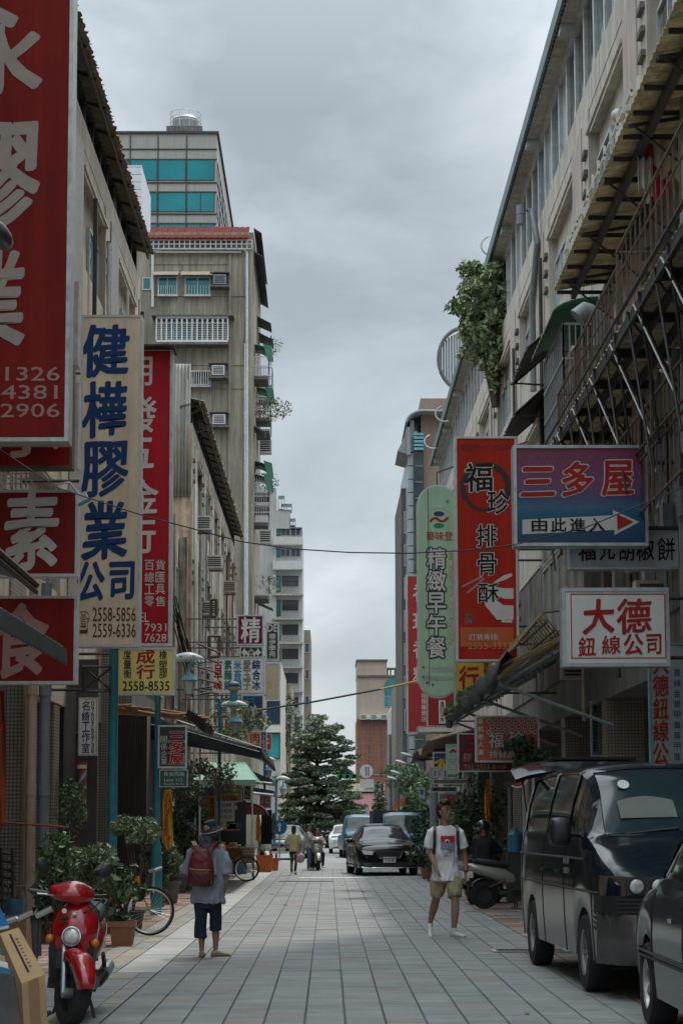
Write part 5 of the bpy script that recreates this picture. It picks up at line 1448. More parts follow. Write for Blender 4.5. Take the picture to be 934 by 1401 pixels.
for (px0, py0, px1, py1, m, lab) in ((894, 190, 928, 232, M('beige_cloth', (.68, .6, .48), .9, var=.15, scale=4), 'beige cloth hung to dry under the top right awning'),
                                     (880, 198, 914, 262, M('red_cloth', (.62, .03, .04), .9, var=.2, scale=4), 'red garment hung to dry between two pale cloths'),
                                     (873, 215, 893, 262, M('white_cloth', (.55, .54, .52), .9, var=.1, scale=4), 'narrow white cloth leftmost of the laundry under the awning')):
    Yc = 23.4 + (px0 % 3) * .12
    A = at(px0, py1, Y=Yc); B_ = at(px1, py0, Y=Yc)
    q = MB().sheet((A.x, Yc, A.z), (B_.x - A.x, 0, 0), (0, 0, B_.z - A.z), 16, 10, lambda a, b: Vector((0, .05 * math.sin(a * 15 + px0), (.08 * math.sin(a * 9 + px0) - .12 * a) * (1 - b))))
    o = q.build('laundry', m, None, True, loc=(A.x, Yc, A.z), ang=180); tag(o, lab, 'laundry', 'laundry drying under the awning'); o.modifiers.new('thickness', 'SOLIDIFY').thickness = .01
tag(MB().tube([(3.9, 23.5, 9.92), (4.6, 23.5, 9.92)], .008, 5).build('clothes_line', steel_dk, None, loc=(4.2, 24.3, 9.9)), 'thin line that holds the laundry at the top right', 'line')

t = thing('slatted_awning', 'sagging slatted street awning with mossy black tarpaulin edge on the right', 'awning', (3.7, 36, 4.2))
bam = M('bamboo_slats', (.27, .21, .115), .8, var=.4, scale=3, island=.35)
rg = random.Random(2); b = MB()
for i in range(64):
    y = 30 + i * .19
    if rg.random() < .06: continue
    b.obox((3.68, y, 4.42 + rg.uniform(-.02, .02)), (.92, rg.uniform(-.02, .02), .44), (0, .07, 0), (0, 0, .012))
b.build('slat', bam, t)
q = MB()
pts = [(x, z) for x, z in ((2.95, 4.12), (2.85, 4.14), (2.72, 4.05), (2.64, 3.9), (2.62, 3.7), (2.66, 3.62))]
q.rings([[(x + .04 * math.sin(y * 3.1 + i), y, z + .05 * math.sin(y * 2.3 + i * 2)) for i, (x, z) in enumerate(pts)] for y in [29.8 + .4 * k for k in range(32)]], cap=False, closed=False)
o = q.build('tarpaulin_edge', M('black_tarpaulin', (.018, .019, .02), .8, var=.3, scale=3, bump=.5, bscale=6), t, smooth=True, ang=80); o.modifiers.new('thickness', 'SOLIDIFY').thickness = .02
b = MB()
for y in (30.3, 34, 38, 41.6): rod(b, (2.75, y, 3.7), (4.6, y, 4.75), .035, 6); rod(b, (2.72, y, 3.72), (4.55, y, 3.05), .03, 6)
rod(b, (2.7, 30, 3.7), (2.7, 42, 3.66), .045, 8); rod(b, (3.6, 30, 4.2), (3.6, 42, 4.2), .03, 6)
for k in range(16):
    y = 30.4 + k * .7; rod(b, (3.1, y, 3.98), (3.35, y + .3, 4.22), .015); rod(b, (3.35, y + .3, 4.22), (3.5, y + .6, 4.02), .015)
b.build('frame_pole', pvc_g, t)
leaves('moss', [(2.66, 38.5, 3.98, .12, 1.8, .16, 900), (2.66, 35.5, 3.95, .08, 1.2, .1, 200), (2.64, 41, 3.9, .14, 1.0, .2, 700)], .035, M('moss_green', (.12, .15, .07), .8, island=.4), t, 4)
t = thing('gabled_slat_roof', 'small peaked roof of thin slats above the mossy awning', 'roof', (3.6, 34, 5))
b = MB()
pk = at(741, 838, Y=31); l_ = at(703, 885, Y=31); r_ = at(774, 880, Y=31)
for k in range(12):
    y = 31 + k * .35
    b.obox(((pk.x + l_.x) / 2, y, (pk.z + l_.z) / 2), ((pk.x - l_.x) / 2, 0, (pk.z - l_.z) / 2), (0, .05, 0), (0, 0, .012)); b.obox(((pk.x + r_.x) / 2, y, (pk.z + r_.z) / 2), ((r_.x - pk.x) / 2, 0, (r_.z - pk.z) / 2), (0, .05, 0), (0, 0, .012))
b.build('slat', bam, t)
b = MB()
for q_ in (.2, .5, .8): p = pk.lerp(l_, q_); rod(b, (p.x, 31, p.z - .05), (p.x, 35.2, p.z - .05), .02); p = pk.lerp(r_, q_); rod(b, (p.x, 31, p.z - .05), (p.x, 35.2, p.z - .05), .02)
rod(b, (pk.x, 31, pk.z), (4.6, 31, pk.z + .1), .02); b.build('purlin', steel_rust, t)
t = thing('glazed_bay', 'grimy glazed bay with thin frames on the right wall beside the vermilion sign', 'window', (4.3, 34, 4.6))
MB().box((4.25, 31.2, 4.9), (4.6, 37, 7.9)).build('wall', concrete_dk, t)
for i in range(5):
    for j in range(2): window(t, (4.245, 36.9 - i * 1.13, 5.0 + j * 1.45), 1.13, 1.42, R(-90), 1, 1, alu, M('grimy_glass', (.10, .10, .105), .25, var=.4, scale=1.5), .05, .05)

t = thing('wavy_awning', 'long warped brown awning sheet with curled edge on the far right', 'awning', (3.3, 54, 3.6))
def wv(a, b_): return Vector((0, 0, .10 * math.sin(a * 11) + .05 * math.sin(a * 23 + 1) - .15 * b_ * b_))
q = MB().sheet((4.6, 49, 4.05), (0, 11, 0), (-2.0, 0, -.32), 40, 5, wv)
o = q.build('roof_sheet', M('brown_awning', (.20, .14, .09), .8, var=.4, scale=2), t, smooth=True, ang=80); o.modifiers.new('thickness', 'SOLIDIFY').thickness = .05
b = MB()
for y in (49.5, 53, 57): rod(b, (2.75, y, 3.4), (4.6, y, 3.5), .03)
b.build('frame_pole', steel_dk, t)
for (px, yb, py0, Yp, r, m, lab) in ((697, 1180, 1055, 36.8, .05, galv, 'peeling metal post beside the shop entrance right of the helmeted rider'), (652, 1130, 1055, 44, .04, pvc_g, 'thin grey post left of the yellow banner'),
                                     (721, 1140, 1060, 35, .06, pvc, 'pale post just left of the van'), (607, 1165, 1083, 47, .05, pvc_b, 'thin beige post behind the man in the white shirt'), (593, 1160, 1050, 50, .11, pvc_g, 'grey square pillar at the far end of the right shops')):
    p = at(px, py0, Y=Yp)
    t = thing('post', lab, 'post', (p.x, Yp, .0)); MB().cyl((p.x, Yp, 0), (p.x, Yp, p.z), r, n=10).build('pole', m, t, smooth=True); MB().cyl((p.x, Yp, 0), (p.x, Yp, .12), r * 1.7, r * 1.5, 10).build('foot', steel_dk, t)
rg = random.Random(12)
t = thing('wooden_cupboard', 'orange brown wooden cupboard standing in the shade behind the van', 'cupboard', (*at(722, 1215, Y=34)[:2], .13)); c = ORG[t.name]
MB().box((c.x - .1, 34, .13), (c.x + .45, 34.5, 1.35)).build('cabinet', wood, t); MB().box((c.x - .07, 33.98, .2), (c.x + .17, 33.995, 1.3)).box((c.x + .19, 33.98, .2), (c.x + .42, 33.995, 1.3)).build('door', wood, t)
t = thing('water_dispenser', 'pale blue water bottle on a stand in the right arcade', 'water bottle', (*at(704, 1180, Y=34)[:2], .13)); c = ORG[t.name]
MB().lathe([(.01, 0), (.13, 0), (.13, .3), (.06, .38), (.05, .42), (.01, .42)], (c.x, c.y, 1.0), 12).build('bottle', M('blue_plastic', (.05, .2, .32), .3), t, smooth=True); MB().box((c.x - .15, c.y - .15, .13), (c.x + .15, c.y + .15, .99)).build('stand', steel_dk, t)


def banner(px0, py0, px1, py1, Yb, m, lab, pole=True, flame=None):
    A = at(px0, py1, Y=Yb); B_ = at(px1, py0, Y=Yb); t = thing('banner_flag', lab, 'flag', (A.x, Yb, A.z), 0, 'yellow banners at the shopfronts')
    w = B_.x - A.x; h = B_.z - A.z
    def fn(a, b_): return Vector((w * .25 * (1 - b_) * (.5 - a), .05 * math.sin(a * 14 + b_ * 5), h * (1 - b_) * (.28 * abs(a - .6) - .12)))
    q = MB().sheet((A.x, Yb, A.z), (w, 0, 0), (0, 0, h), 12, 14, lambda a, b_: fn(a, b_) + Vector(((.5 - a) * w * .55 * b_ ** 3, 0, 0)))
    o = q.build('cloth', m, t, smooth=True, ang=180)
    b = MB(); rg = random.Random(px0)
    for k in range(10):
        u = rg.uniform(.15, .7); z = .08 + .085 * k
        P_ = [Vector((A.x + w * (u + du) + (.5 - u - du) * w * .55 * (z + dz) ** 3, Yb - .05, A.z + h * (z + dz))) for du, dz in ((-.12, 0), (.12, .01), (.22, .09), (0, .05))]
        b.add(P_, [(0, 1, 2, 3)])
    b.build('flame_print', R_TXT, t)
    if pole: MB().tube([(A.x - .02, Yb + .05, .1), (A.x - .02, Yb + .05, B_.z + .1)], .015, 6).build('pole', alu_w, t)


gold = M('gold_cloth', (.52, .27, .03), .8, var=.2, scale=5)
banner(662, 1066, 671, 1126, 36, gold, 'narrow yellow banner with red flames hanging right of the man in the white shirt', False)
banner(-12, 945, 13, 1120, 19, M('deep_red_cloth', (.30, .06, .02), .8, var=.2, scale=4), 'red and yellow flame edged banner at the left edge of the photo', False)
banner(220, 1080, 239, 1156, 31, gold, 'yellow banner with red flames on the teal lamp post', False)
banner(349, 1115, 358, 1150, 60, gold, 'orange yellow banner with dark marks by the round brown awning', False)
banner(371, 1112, 378, 1150, 66, M('mint_cloth', (.10, .35, .27), .8), 'narrow green banner beyond the orange one on the left', False)

# ================================================================== LEFT SIDE street level
t = thing('tarpaulin_awning', 'long black tarpaulin awning with pale seams over the left shops', 'awning', (-3.5, 45, 3.6))
tarp = M('black_tarpaulin_l', (.03, .034, .034), .6, var=.25, scale=2, bump=.3, bscale=5)
q = MB().sheet((-4.6, 43, 4.15), (0, 9.5, 0), (3.1, 0, -.98), 16, 8, lambda a, b_: Vector((0, 0, -.07 * math.sin(b_ * 3.14) * (1 + .3 * math.sin(a * 20)))))
o = q.build('canopy', tarp, t, smooth=True, ang=80); o.modifiers.new('thickness', 'SOLIDIFY').thickness = .03
b = MB().sheet((-1.5, 43, 3.16), (0, 9.5, 0), (.02, 0, -.22), 40, 2, lambda a, b_: Vector((.03 * math.sin(a * 40) * b_, 0, 0)))
b.add([(-4.6, 43, 4.12), (-1.5, 43, 3.17), (-1.5, 43, 2.96), (-4.6, 43, 3.5)], [(0, 1, 2, 3)]); o = b.build('valance', tarp, t, smooth=True, ang=80); o.modifiers.new('thickness', 'SOLIDIFY').thickness = .02
b = MB().tube([(-4.6, 42.96, 4.19), (-3.6, 42.96, 3.9), (-1.5, 42.96, 3.2)], .016, 5).tube([(-4.6, 42.96, 3.85), (-3.3, 42.96, 3.62), (-1.55, 42.96, 3.12)], .010, 5).tube([(-2.9, 43.2, 3.5), (-2.9, 43.2, 0)], .025, 6)
b.build('frame_tube', alu_w, t)
t = thing('reed_awning', 'brown reed mat awning drooping at its end under the yellow sign', 'awning', (-3.6, 38, 4))
b = MB(); rg = random.Random(4)
A = at(160, 968, Y=34); B_ = at(292, 990, Y=40)
for k in range(46):
    f = k / 45; p = at(158 + 112 * f, 966 + 14 * f + rg.uniform(-2, 2), Y=35.2 + rg.uniform(-.2, .2))
    b.tube([p + Vector((-.12, 0, .0)), p + Vector((.2, rg.uniform(-.05, .3), rg.uniform(-.08, .03)))], .022, 4)
for k in range(6): b.tube([at(158, 965 + k * 2.2, Y=35.1), at(215, 970 + k * 1.8, Y=35.1), at(268, 978 + k * 1.9, Y=35.1)], .02, 4)
b.build('reed', M('brown_reed', (.30, .17, .09), .8, var=.4, scale=8), t)
b = MB()
for k in range(16): p = at(262 + k * 1.6, 978 + k * 1.5, Y=35.3); b.obox(p, (.06, .1, -.03 + .02 * (k % 3)), (.0, .25, 0), (.02, 0, .05))
b.build('torn_end', corr_dk, t)

t = thing('striped_awning', 'small pale green awning with scalloped edge over the food stall', 'awning', (-2.8, 58, 2.7))
Ya = 54
pk = at(338, 1042, Y=Ya + 2).z
A = at(262, 1073, Y=Ya); B_ = at(350, 1073, Y=Ya)
mintcl = M('pale_green_cloth', (.22, .40, .29), .7, var=.12, scale=2)
q = MB(); yb = Ya + 5
n = 26
q.rings([[(A.x + (B_.x - A.x) * (i / n), Ya, A.z + .12) for i in range(n + 1)], [(A.x + (B_.x - A.x) * (.06 + .72 * i / n), Ya + 2.4, pk) for i in range(n + 1)]], cap=False, closed=False)
q.add([(B_.x, Ya, B_.z + .12), (B_.x, yb, B_.z + .12), (A.x + (B_.x - A.x) * .78, Ya + 2.4, pk)], [(0, 1, 2)])
q.build('canopy', mintcl, t)
b = MB()
vs = []; N_ = 104
for i in range(N_ + 1):
    x = A.x + (B_.x - A.x) * i / N_; vs.append((x, Ya - .01, A.z + .125)); vs.append((x, Ya - .02, A.z - .04 - .07 * abs(math.sin(i * math.pi / 8))))
b.add(vs, [(2 * i, 2 * i + 2, 2 * i + 3, 2 * i + 1) for i in range(N_)]); b.build('valance', mintcl, t)
b = MB()
for x in (A.x + .1, B_.x - .1): b.tube([(x, Ya + .1, 0), (x, Ya + .1, A.z + .1)], .025, 6)
b.tube([(A.x, Ya + .05, A.z + .12), (B_.x, Ya + .05, A.z + .12)], .02, 5); b.build('frame_tube', alu_w, t)
t = thing('barrel_awning', 'dark red barrel shaped awning beyond the green one', 'awning', (-2.6, 62, 2.6))
c0 = at(328, 1110, Y=60); c1 = at(365, 1114, Y=60)
q = MB()
q.rings([[(c0.x + (c1.x - c0.x) * (.5 + .5 * math.sin(a)) if 0 else c0.x + (c1.x - c0.x) * u, 60 + v_, c1.z + .42 * math.sqrt(max(0, 1 - (1.0 * u) ** 2.4)) - .03) for u in [k / 12 for k in range(13)]] for v_ in (0, 1.2, 2.4)], cap=False, closed=False)
o = q.build('canopy', M('maroon_cloth', (.10, .025, .02), .7, var=.2), t, smooth=True, ang=180); o.modifiers.new('thickness', 'SOLIDIFY').thickness = .03
q = MB().add([(c0.x, 60, c1.z)] + [(c0.x + (c1.x - c0.x) * u, 60, c1.z + .42 * math.sqrt(max(0, 1 - u ** 2.4)) - .03) for u in [k / 12 for k in range(13)]], [tuple(range(14))]); q.build('end_panel', MATS['maroon_cloth'], t)
t = thing('hanging_cloth', 'black cloth curtain hung under the round brown awning', 'cloth', (*at(365, 1155, Y=63)[:2], 0.3))
A = at(357, 1155, Y=63); B_ = at(372, 1108, Y=63)
MB().sheet((A.x, 63, A.z), (B_.x - A.x, 0, 0), (0, 0, B_.z - A.z), 16, 2, lambda a, b_: Vector((0, .08 * math.sin(a * 22), 0))).build('cloth', black, t, smooth=True, ang=180)
for (x0, y0, x1, y1, Yd, lab) in ((338, 1052, 372, 1072, 68, 'dark flat awning with white edge lamp beyond the green one'), (340, 1076, 374, 1088, 64, 'lower dark awning just above the red and white sign')):
    t = thing('dark_awning', lab, 'awning', at(x0, y1, Y=Yd))
    A = at(x0, y1, Y=Yd); B_ = at(x1, y0, Y=Yd)
    MB().prism([(A.x, Yd, B_.z), (A.x, Yd, A.z + .1), (B_.x, Yd, A.z), (B_.x, Yd, A.z + .15)], (0, 5, 0)).build('canopy', tarp, t)
    MB().tube([(A.x, Yd - .05, A.z + .1), (B_.x, Yd - .05, A.z)], .04, 5).build('edge_tube', alu_w, t)

t = thing('goods_stall', 'dark stall crammed with small boxes and hanging goods under the green awning', 'stall', (-3.9, 58, 0)); rg = random.Random(31)
MB().box((-4.6, 59.5, 0), (-2.55, 59.6, 2.75)).build('interior_shade_sheet', black, t); MB().box((-4.3, 57.6, .7), (-2.7, 58.4, .75)).box((-4.3, 58.4, 1.3), (-2.7, 58.8, 1.34)).build('shelf', wood, t)  # black sheet stands in for the dark, shaded shop interior behind the goods
gm_ = [M('goods_%d' % i, c, .6) for i, c in enumerate(((.3, .08, .05), (.35, .33, .3), (.1, .2, .25), (.35, .22, .08), (.05, .05, .055), (.28, .26, .12)))]
for i in range(34):
    x = rg.uniform(-4.25, -2.75); k = i % 3; w, h = rg.uniform(.06, .14), rg.uniform(.08, .24)
    z = (.75, 1.34, rg.uniform(1.7, 2.2))[k]; y = (57.7 + rg.random() * .4, 58.5, 58.2 + rg.random())[k]
    MB().box((x - w, y, z), (x + w, y + .2, z + h)).build('goods_box', gm_[rg.randrange(6)], t)
for i in range(5):
    x = -4.2 + i * .36; MB().box((x, 57.65, 0), (x + .3, 58.2, .25 + .4 * rg.random())).build('floor_box', gm_[(i * 2) % 6], t)

t = thing('corrugated_awning', 'grey saw toothed awning edge crossing the 食 sign at the left', 'awning', (-2.9, 18, 4))
P0 = at(-10, 826, Y=17.2); P1 = at(90, 888, Y=19.6)
q = MB(); vs = []; N_ = 60
for i in range(N_ + 1):
    f = i / N_; p = P0.lerp(P1, f); zz = -.17 - (.04 if i % 2 else 0) + .03 * f; vs += [(p.x, p.y, p.z), (p.x + .01, p.y, p.z + zz)]
q.add(vs, [(2 * i, 2 * i + 2, 2 * i + 3, 2 * i + 1) for i in range(N_)])
o = q.build('edge_strip', M('grey_edge_strip', (.06, .085, .082), .5, var=.2), t); o.modifiers.new('thickness', 'SOLIDIFY').thickness = .012
corrugated((P0.x, P0.y, P0.z), (-1.4, 0, .5), tuple(P1 - P0), 18, .02, M('grey_roof_sheet', (.2, .22, .22), .6, var=.2), 'roof_sheet', t, nv=2)
t = thing('corrugated_awning', 'brown edged awning tip pointing at the 素 sign at the left', 'awning', (-2.9, 20, 5.5))
P0 = at(-10, 748, Y=18.5); P1 = at(50, 800, Y=21)
b = MB().tube([P0, P1], .04, 6); b.tube([P0 + Vector((0, 0, -.08)), P1 + Vector((0, 0, -.08))], .03, 5); b.build('edge_tube', steel_rust, t)
corrugated(tuple(P0 + Vector((0, 0, .04))), (-1.2, 0, .3), tuple(P1 - P0), 14, .02, MATS['grey_roof_sheet'], 'roof_sheet', t, nv=2)
b = MB();
t = thing('window_grating', 'dark window grating between the stacked red signs', 'grating', at(0, 668, Y=24))
b = MB()
for x in range(-6, 44, 7): p = at(x, 668, Y=24); q_ = at(x, 645, Y=24); b.box((p.x - .01, 24, p.z), (p.x + .01, 24.02, q_.z))
for y in (648, 655, 662): p = at(-8, y, Y=24); q_ = at(42, y, Y=24); b.box((p.x, 23.98, p.z - .01), (q_.x, 24, p.z + .01))
b.build('bars', alu, t)
t = thing('floodlight', 'small flood lamp with teal glass above the 素 sign', 'lamp', at(112, 672, Y=21.6))
c = at(113, 682, Y=21.8); b = MB().obox(c, (.06, 0, .03), (0, .05, 0), (-.02, 0, .05)); b.build('housing', alu_w, t); MB().obox(c + Vector((.03, -.02, -.045)), (.07, 0, .035), (0, .05, 0), (0, 0, .012)).build('glass', teal, t)
MB().tube([c + Vector((-.35, 0, .16)), c + Vector((-.15, 0, .19)), c], .015, 6).build('arm', alu_w, t)
t = thing('street_lamp', 'dark street lamp head entering at the left edge over the huge red sign', 'street lamp', at(-20, 330, Y=15))
c = at(-4, 320, Y=15)
MB().ball(c, (.14, .3, .09), 12, 8).xf(Matrix.Translation(c) @ Matrix.Rotation(R(32), 4, 'Y') @ Matrix.Translation(-c)).build('housing', M('lamp_grey', (.06, .065, .07), .4), t, smooth=True); MB().tube([c, c + Vector((-1.6, 0, -.3))], .04, 8).build('arm', galv, t)

t = thing('tiled_column', 'grid tiled column at the left edge of the street', 'column', (-4.7, 27.4, 0)); MB().box((-5.4, 27.2, .0), (-4.28, 28.0, 4.6)).build('wall', tilewall, t)
t = thing('tiled_column', 'grimy small tiled column between the dark doorway and the teal pole', 'column', (-4.4, 39, 0)); MB().box((-5.25, 38.6, .0), (-3.98, 39.3, 6.6)).build('wall', tilewall, t)
MB().box((-5.35, 39.35, 0), (-4.0, 45, 4.3)).build('side_wall', concrete_dk, t)
t = thing('dark_gate', 'dark ribbed roller gate behind the shrubs', 'gate', (-3.8, 41, 0))
b = MB()
for i in range(16): p = at(160 + i * 2.4, 1140, Y=38); b.box((p.x, 38, .1), (p.x + .022, 38.04, 3.6))
b.build('bar', M('dark_brown_metal', (.035, .025, .02), .5, var=.3), t); MB().box((at(157, 1100, Y=38).x, 38.05, .1), (at(200, 1100, Y=38).x, 38.1, 3.7)).build('panel', black, t)
t = thing('arcade_shade_sheet', 'dark sheet painted as the shade in the arcade doorway right of the pipes at the left', 'doorway', (-4.4, 33, 0)); MB().box((-6.5, 33.5, 0), (-4.05, 33.6, 4.4)).build('wall', M('arcade_shade_dark', (.06, .058, .055), .8, var=.3), t)  # dark sheet stands in for the shade inside the arcade
MB().box((at(87, 1000, Y=33.4).x, 33.42, 2.0), (at(103, 1000, Y=33.4).x, 33.49, 3.9)).build('panel', concrete_dk, t)
for i, (px, Yp, r, z1, m, lab) in enumerate(((42, 26.5, .065, 4.8, pvc_b, 'beige drainpipe beside the tiled column at the left'), (60, 26.8, .075, 4.9, pvc_g, 'thick grey drainpipe right of the beige one'), (34, 26.9, .03, 4.2, pvc_b, 'thin beige pipe left of the thick beige drainpipe'))):
    x = at(px, 1100, Y=Yp).x; t = thing('drainpipe', lab, 'pipe', (x, Yp, 0), 0, 'drainpipes at the left edge')
    MB().cyl((x, Yp, 0), (x, Yp, z1), r, n=12).build('pipe', m, t, smooth=True)
    b = MB()
    for z in (1.9, 3.3, 4.5):
        if z < z1: b.cyl((x, Yp, z), (x, Yp, z + .16), r * 1.2, n=12)
    b.build('collar', m, t, smooth=True)
t = thing('folded_rack', 'dark folded metal rack leaning on the tiled column', 'rack', (-4.3, 25.5, 0)); b = MB()
for i in range(9): p = at(-5, 1165 + i * 11, Y=25.5); q_ = at(19 + (i % 2) * 3, 1165 + i * 11 + 4, Y=25.5); b.tube([p, q_], .025, 5)
for x in (2, 17): b.tube([at(x, 1160, Y=25.4), at(x + 2, 1262, Y=25.4)], .02, 5)
b.build('bar', steel_dk, t)
t = thing('tool_bucket', 'blue plastic bucket full of metal rods by the drainpipes', 'bucket', (*at(20, 1252, Y=21)[:2], at(20, 1252, Y=21).z)); c = ORG[t.name]
MB().lathe([(.01, 0), (.10, 0), (.12, .18), (.11, .18), (.09, .02), (.01, .02)], c, 12).build('bucket', M('blue_bucket', (.03, .10, .17), .4), t, smooth=True)
b = MB(); rg = random.Random(1)
for i in range(10): b.tube([c + Vector((rg.uniform(-.06, .06), rg.uniform(-.06, .06), .04)), c + Vector((rg.uniform(-.13, .13), rg.uniform(-.1, .1), .32))], .008, 4)
b.build('rod', steel_rust, t); MB().box((c.x - .35, c.y - .2, 0), (c.x + .16, c.y + .3, c.z)).build('stand', wood, t)
tag(MB().tube([at(-6, 1124, Y=26.2), at(30, 1127, Y=26.2), at(62, 1129, Y=26.2), at(94, 1132, Y=26.4)], .018, 5).build('rope', M('orange_rope', (.30, .13, .08), .8, var=.3, scale=20), None, loc=at(30, 1127, Y=26.2)), 'faded orange rope strung across the pipes at the left', 'rope')
c = at(112.5, 1122, Y=32.6); q_ = at(112.5, 1042, Y=32.6)
t = thing('barber_pole', 'striped barber pole on the tiled column under the small white sign', 'barber pole', c); h = q_.z - c.z
MB().cyl(c, c + Vector((0, 0, h * .08)), .085, n=14).cyl(q_ - Vector((0, 0, h * .06)), q_, .085, n=14).build('cap', M('barber_red', (.35, .05, .04), .4), t, smooth=True)
MB().cyl(c + Vector((0, 0, h * .08)), c + Vector((0, 0, h * .14)), .083, n=14).cyl(q_ - Vector((0, 0, h * .12)), q_ - Vector((0, 0, h * .06)), .083, n=14).build('collar', white, t, smooth=True)
bmats = [M('barber_yellow', (.35, .33, .16), .4), M('barber_white', (.5, .5, .48), .4), M('barber_blue', (.02, .13, .3), .4), MATS['barber_red'], M('barber_grey', (.12, .13, .13), .4)]
b = MB(); n = 20; mrow = 26
for j in range(mrow):
    for i in range(n):
        z0_ = c.z + h * (.14 + .74 * j / mrow); z1_ = c.z + h * (.14 + .74 * (j + 1) / mrow); tw = .35
        a0, a1 = 2 * math.pi * i / n + j * tw, 2 * math.pi * (i + 1) / n + j * tw; a2, a3 = a1 + tw, a0 + tw
        b.add([(c.x + .07 * math.cos(a), c.y + .07 * math.sin(a), z) for a, z in ((a0, z0_), (a1, z0_), (a2, z1_), (a3, z1_))], [(0, 1, 2, 3)], (i // 2) % 5)
b.build('striped_cylinder', bmats, t, smooth=True)

x = at(154, 1100, Y=29).x
t = thing('teal_pole', 'thick plain teal painted pole rising through the shrubs', 'pole', (x, 29, 0)); MB().cyl((x, 29, 0), (x, 29, at(154, 880, Y=29).z), .075, n=14).build('pole', teal, t, smooth=True)
b = MB()
for (a, b2) in (((112, 912), (152, 912)), ((112, 946), (152, 946)), ((114, 912), (152, 944)), ((114, 944), (152, 914)), ((114, 912), (114, 946))): b.tube([at(*a, Y=28.9), at(*b2, Y=28.9)], .02, 5)
b.build('sign_truss', steel_dk, t)


def whale_lamp(px, py, Yl, postx, lab, s=1.0, fat=1.0):
    c = at(px, py, Y=Yl); xp = at(postx, 1100, Y=Yl).x
    t = thing('whale_street_lamp', lab, 'street lamp', (xp, Yl, 0), 0, 'teal whale shaped street lamps on the left')
    MB().lathe([(.115 * fat, 0), (.115 * fat, .9), (.095 * fat, 1.1), (.065 * fat, 1.25), (.05, c.z - .4), (.045, c.z + .15), (.001, c.z + .16)], (xp, Yl, 0), 14).build('post', teal, t, smooth=True)
    MB().tube([(xp, Yl, c.z - .3), (xp + .1 * (1 if c.x > xp else -1), Yl, c.z + .02), (c.x, Yl, c.z + .02)], .025, 6).build('arm', teal_l, t)
    b = MB(); rg_ = []
    for i in range(13):
        f = i / 12; xx = (f - .5) * .86 * s; r_ = .15 * s * max(.04, math.sin(math.pi * min(1, f * 1.02 + .0)) ** .6) * (1.15 - .45 * abs(f - .6))
        rg_.append([(c.x + xx, Yl + 1.2 * r_ * math.cos(a), c.z + (r_ if math.sin(a) > 0 else r_ * .35) * math.sin(a)) for a in [k * math.pi / 6 for k in range(12)]])
    b.rings(rg_).build('whale_body', M('whale_white', (.52, .56, .57), .5, var=.1), t, smooth=True, ang=80)
    b = MB()
    for k in range(9): b.tube([(c.x + (-.35 + .09 * k) * s, Yl - .1, c.z - .035), (c.x + (-.32 + .09 * k) * s, Yl - .13, c.z - .06)], .022 * s, 6)
    b.build('belly_spot', teal_l, t)
    b = MB().prism([(c.x - .40 * s, Yl, c.z), (c.x - .56 * s, Yl, c.z + .2 * s), (c.x - .48 * s, Yl, c.z + .08 * s), (c.x - .38 * s, Yl, c.z + .2 * s), (c.x - .33 * s, Yl, c.z + .03)], (0, .03, 0)); b.build('whale_tail', teal_l, t)
    ch = '海洋老街'
    m_ = MB()
    for k, q in enumerate(ch): fit_text(m_, q, c.x + (-.18 + .1 * k) * s, c.z + .02 * s, c.x + (-.1 + .1 * k) * s, c.z + .09 * s, Yl - .17 * s, 0)
    m_.build('lettering', K_TXT, t)
    z = c.z - .12 * s
    MB().lathe([(.01, .0), (.03, .0), (.03, -.18 * s), (.06 * s, -.2 * s), (.21 * s, -.37 * s), (.20 * s, -.39 * s), (.01, -.37 * s)], (c.x + .04, Yl, z), 12).build('lantern_cap', teal_l, t, smooth=True, ang=50)
    MB().lathe([(.01, -.40 * s), (.16 * s, -.40 * s), (.10 * s, -.70 * s), (.01, -.70 * s)], (c.x + .04, Yl, z), 6).build('lantern_glass', M('lantern_glass', (.42, .44, .43), .3, var=.15), t)
    MB().lathe([(.01, -.705 * s), (.06 * s, -.705 * s), (.05 * s, -.76 * s), (.01, -.78 * s)], (c.x + .04, Yl, z), 10).build('finial', teal_l, t)
    return t, c


t, c = whale_lamp(256, 902, 32, 215, 'white whale street lamp nearest on the left, beside the yellow sign', .72, .8)
t, c = whale_lamp(320, 965, 48, 300, 'white whale street lamp with a small figure on top, below the white sign', .85, .45)
b = MB().ball(c + Vector((.0, 0, .42)), (.13, .12, .12)); b.build('figure_head', M('skin_print', (.45, .30, .22), .6), t, smooth=True); MB().ball(c + Vector((0, 0, .52)), (.14, .13, .09)).build('figure_hat', M('hat_teal', (.10, .22, .30), .6), t, smooth=True)
MB().lathe([(.01, 0), (.13, 0), (.09, .22), (.01, .28)], c + Vector((0, 0, .1)), 10).build('figure_body', teal, t, smooth=True)
whale_lamp(366, 1040, 70, 362, 'small whale street lamp among the far left signs', .75, .4)
whale_lamp(386, 1066, 84, 378, 'farthest whale street lamp, in front of the tree', .85, .4)
t = thing('post_ribbon', 'pale ribbon tied round the base of the teal lamp post', 'ribbon', at(213, 1190, Y=31.8)); c = at(213, 1192, Y=31.8)
MB().tube([c + Vector((-.1, 0, 0)), c + Vector((0, -.08, .02)), c + Vector((.1, 0, .06))], .03, 5).tube([c + Vector((-.02, -.06, 0)), c + Vector((-.03, -.08, -.35))], .018, 5).build('ribbon', M('pale_ribbon', (.4, .45, .42), .8), t)

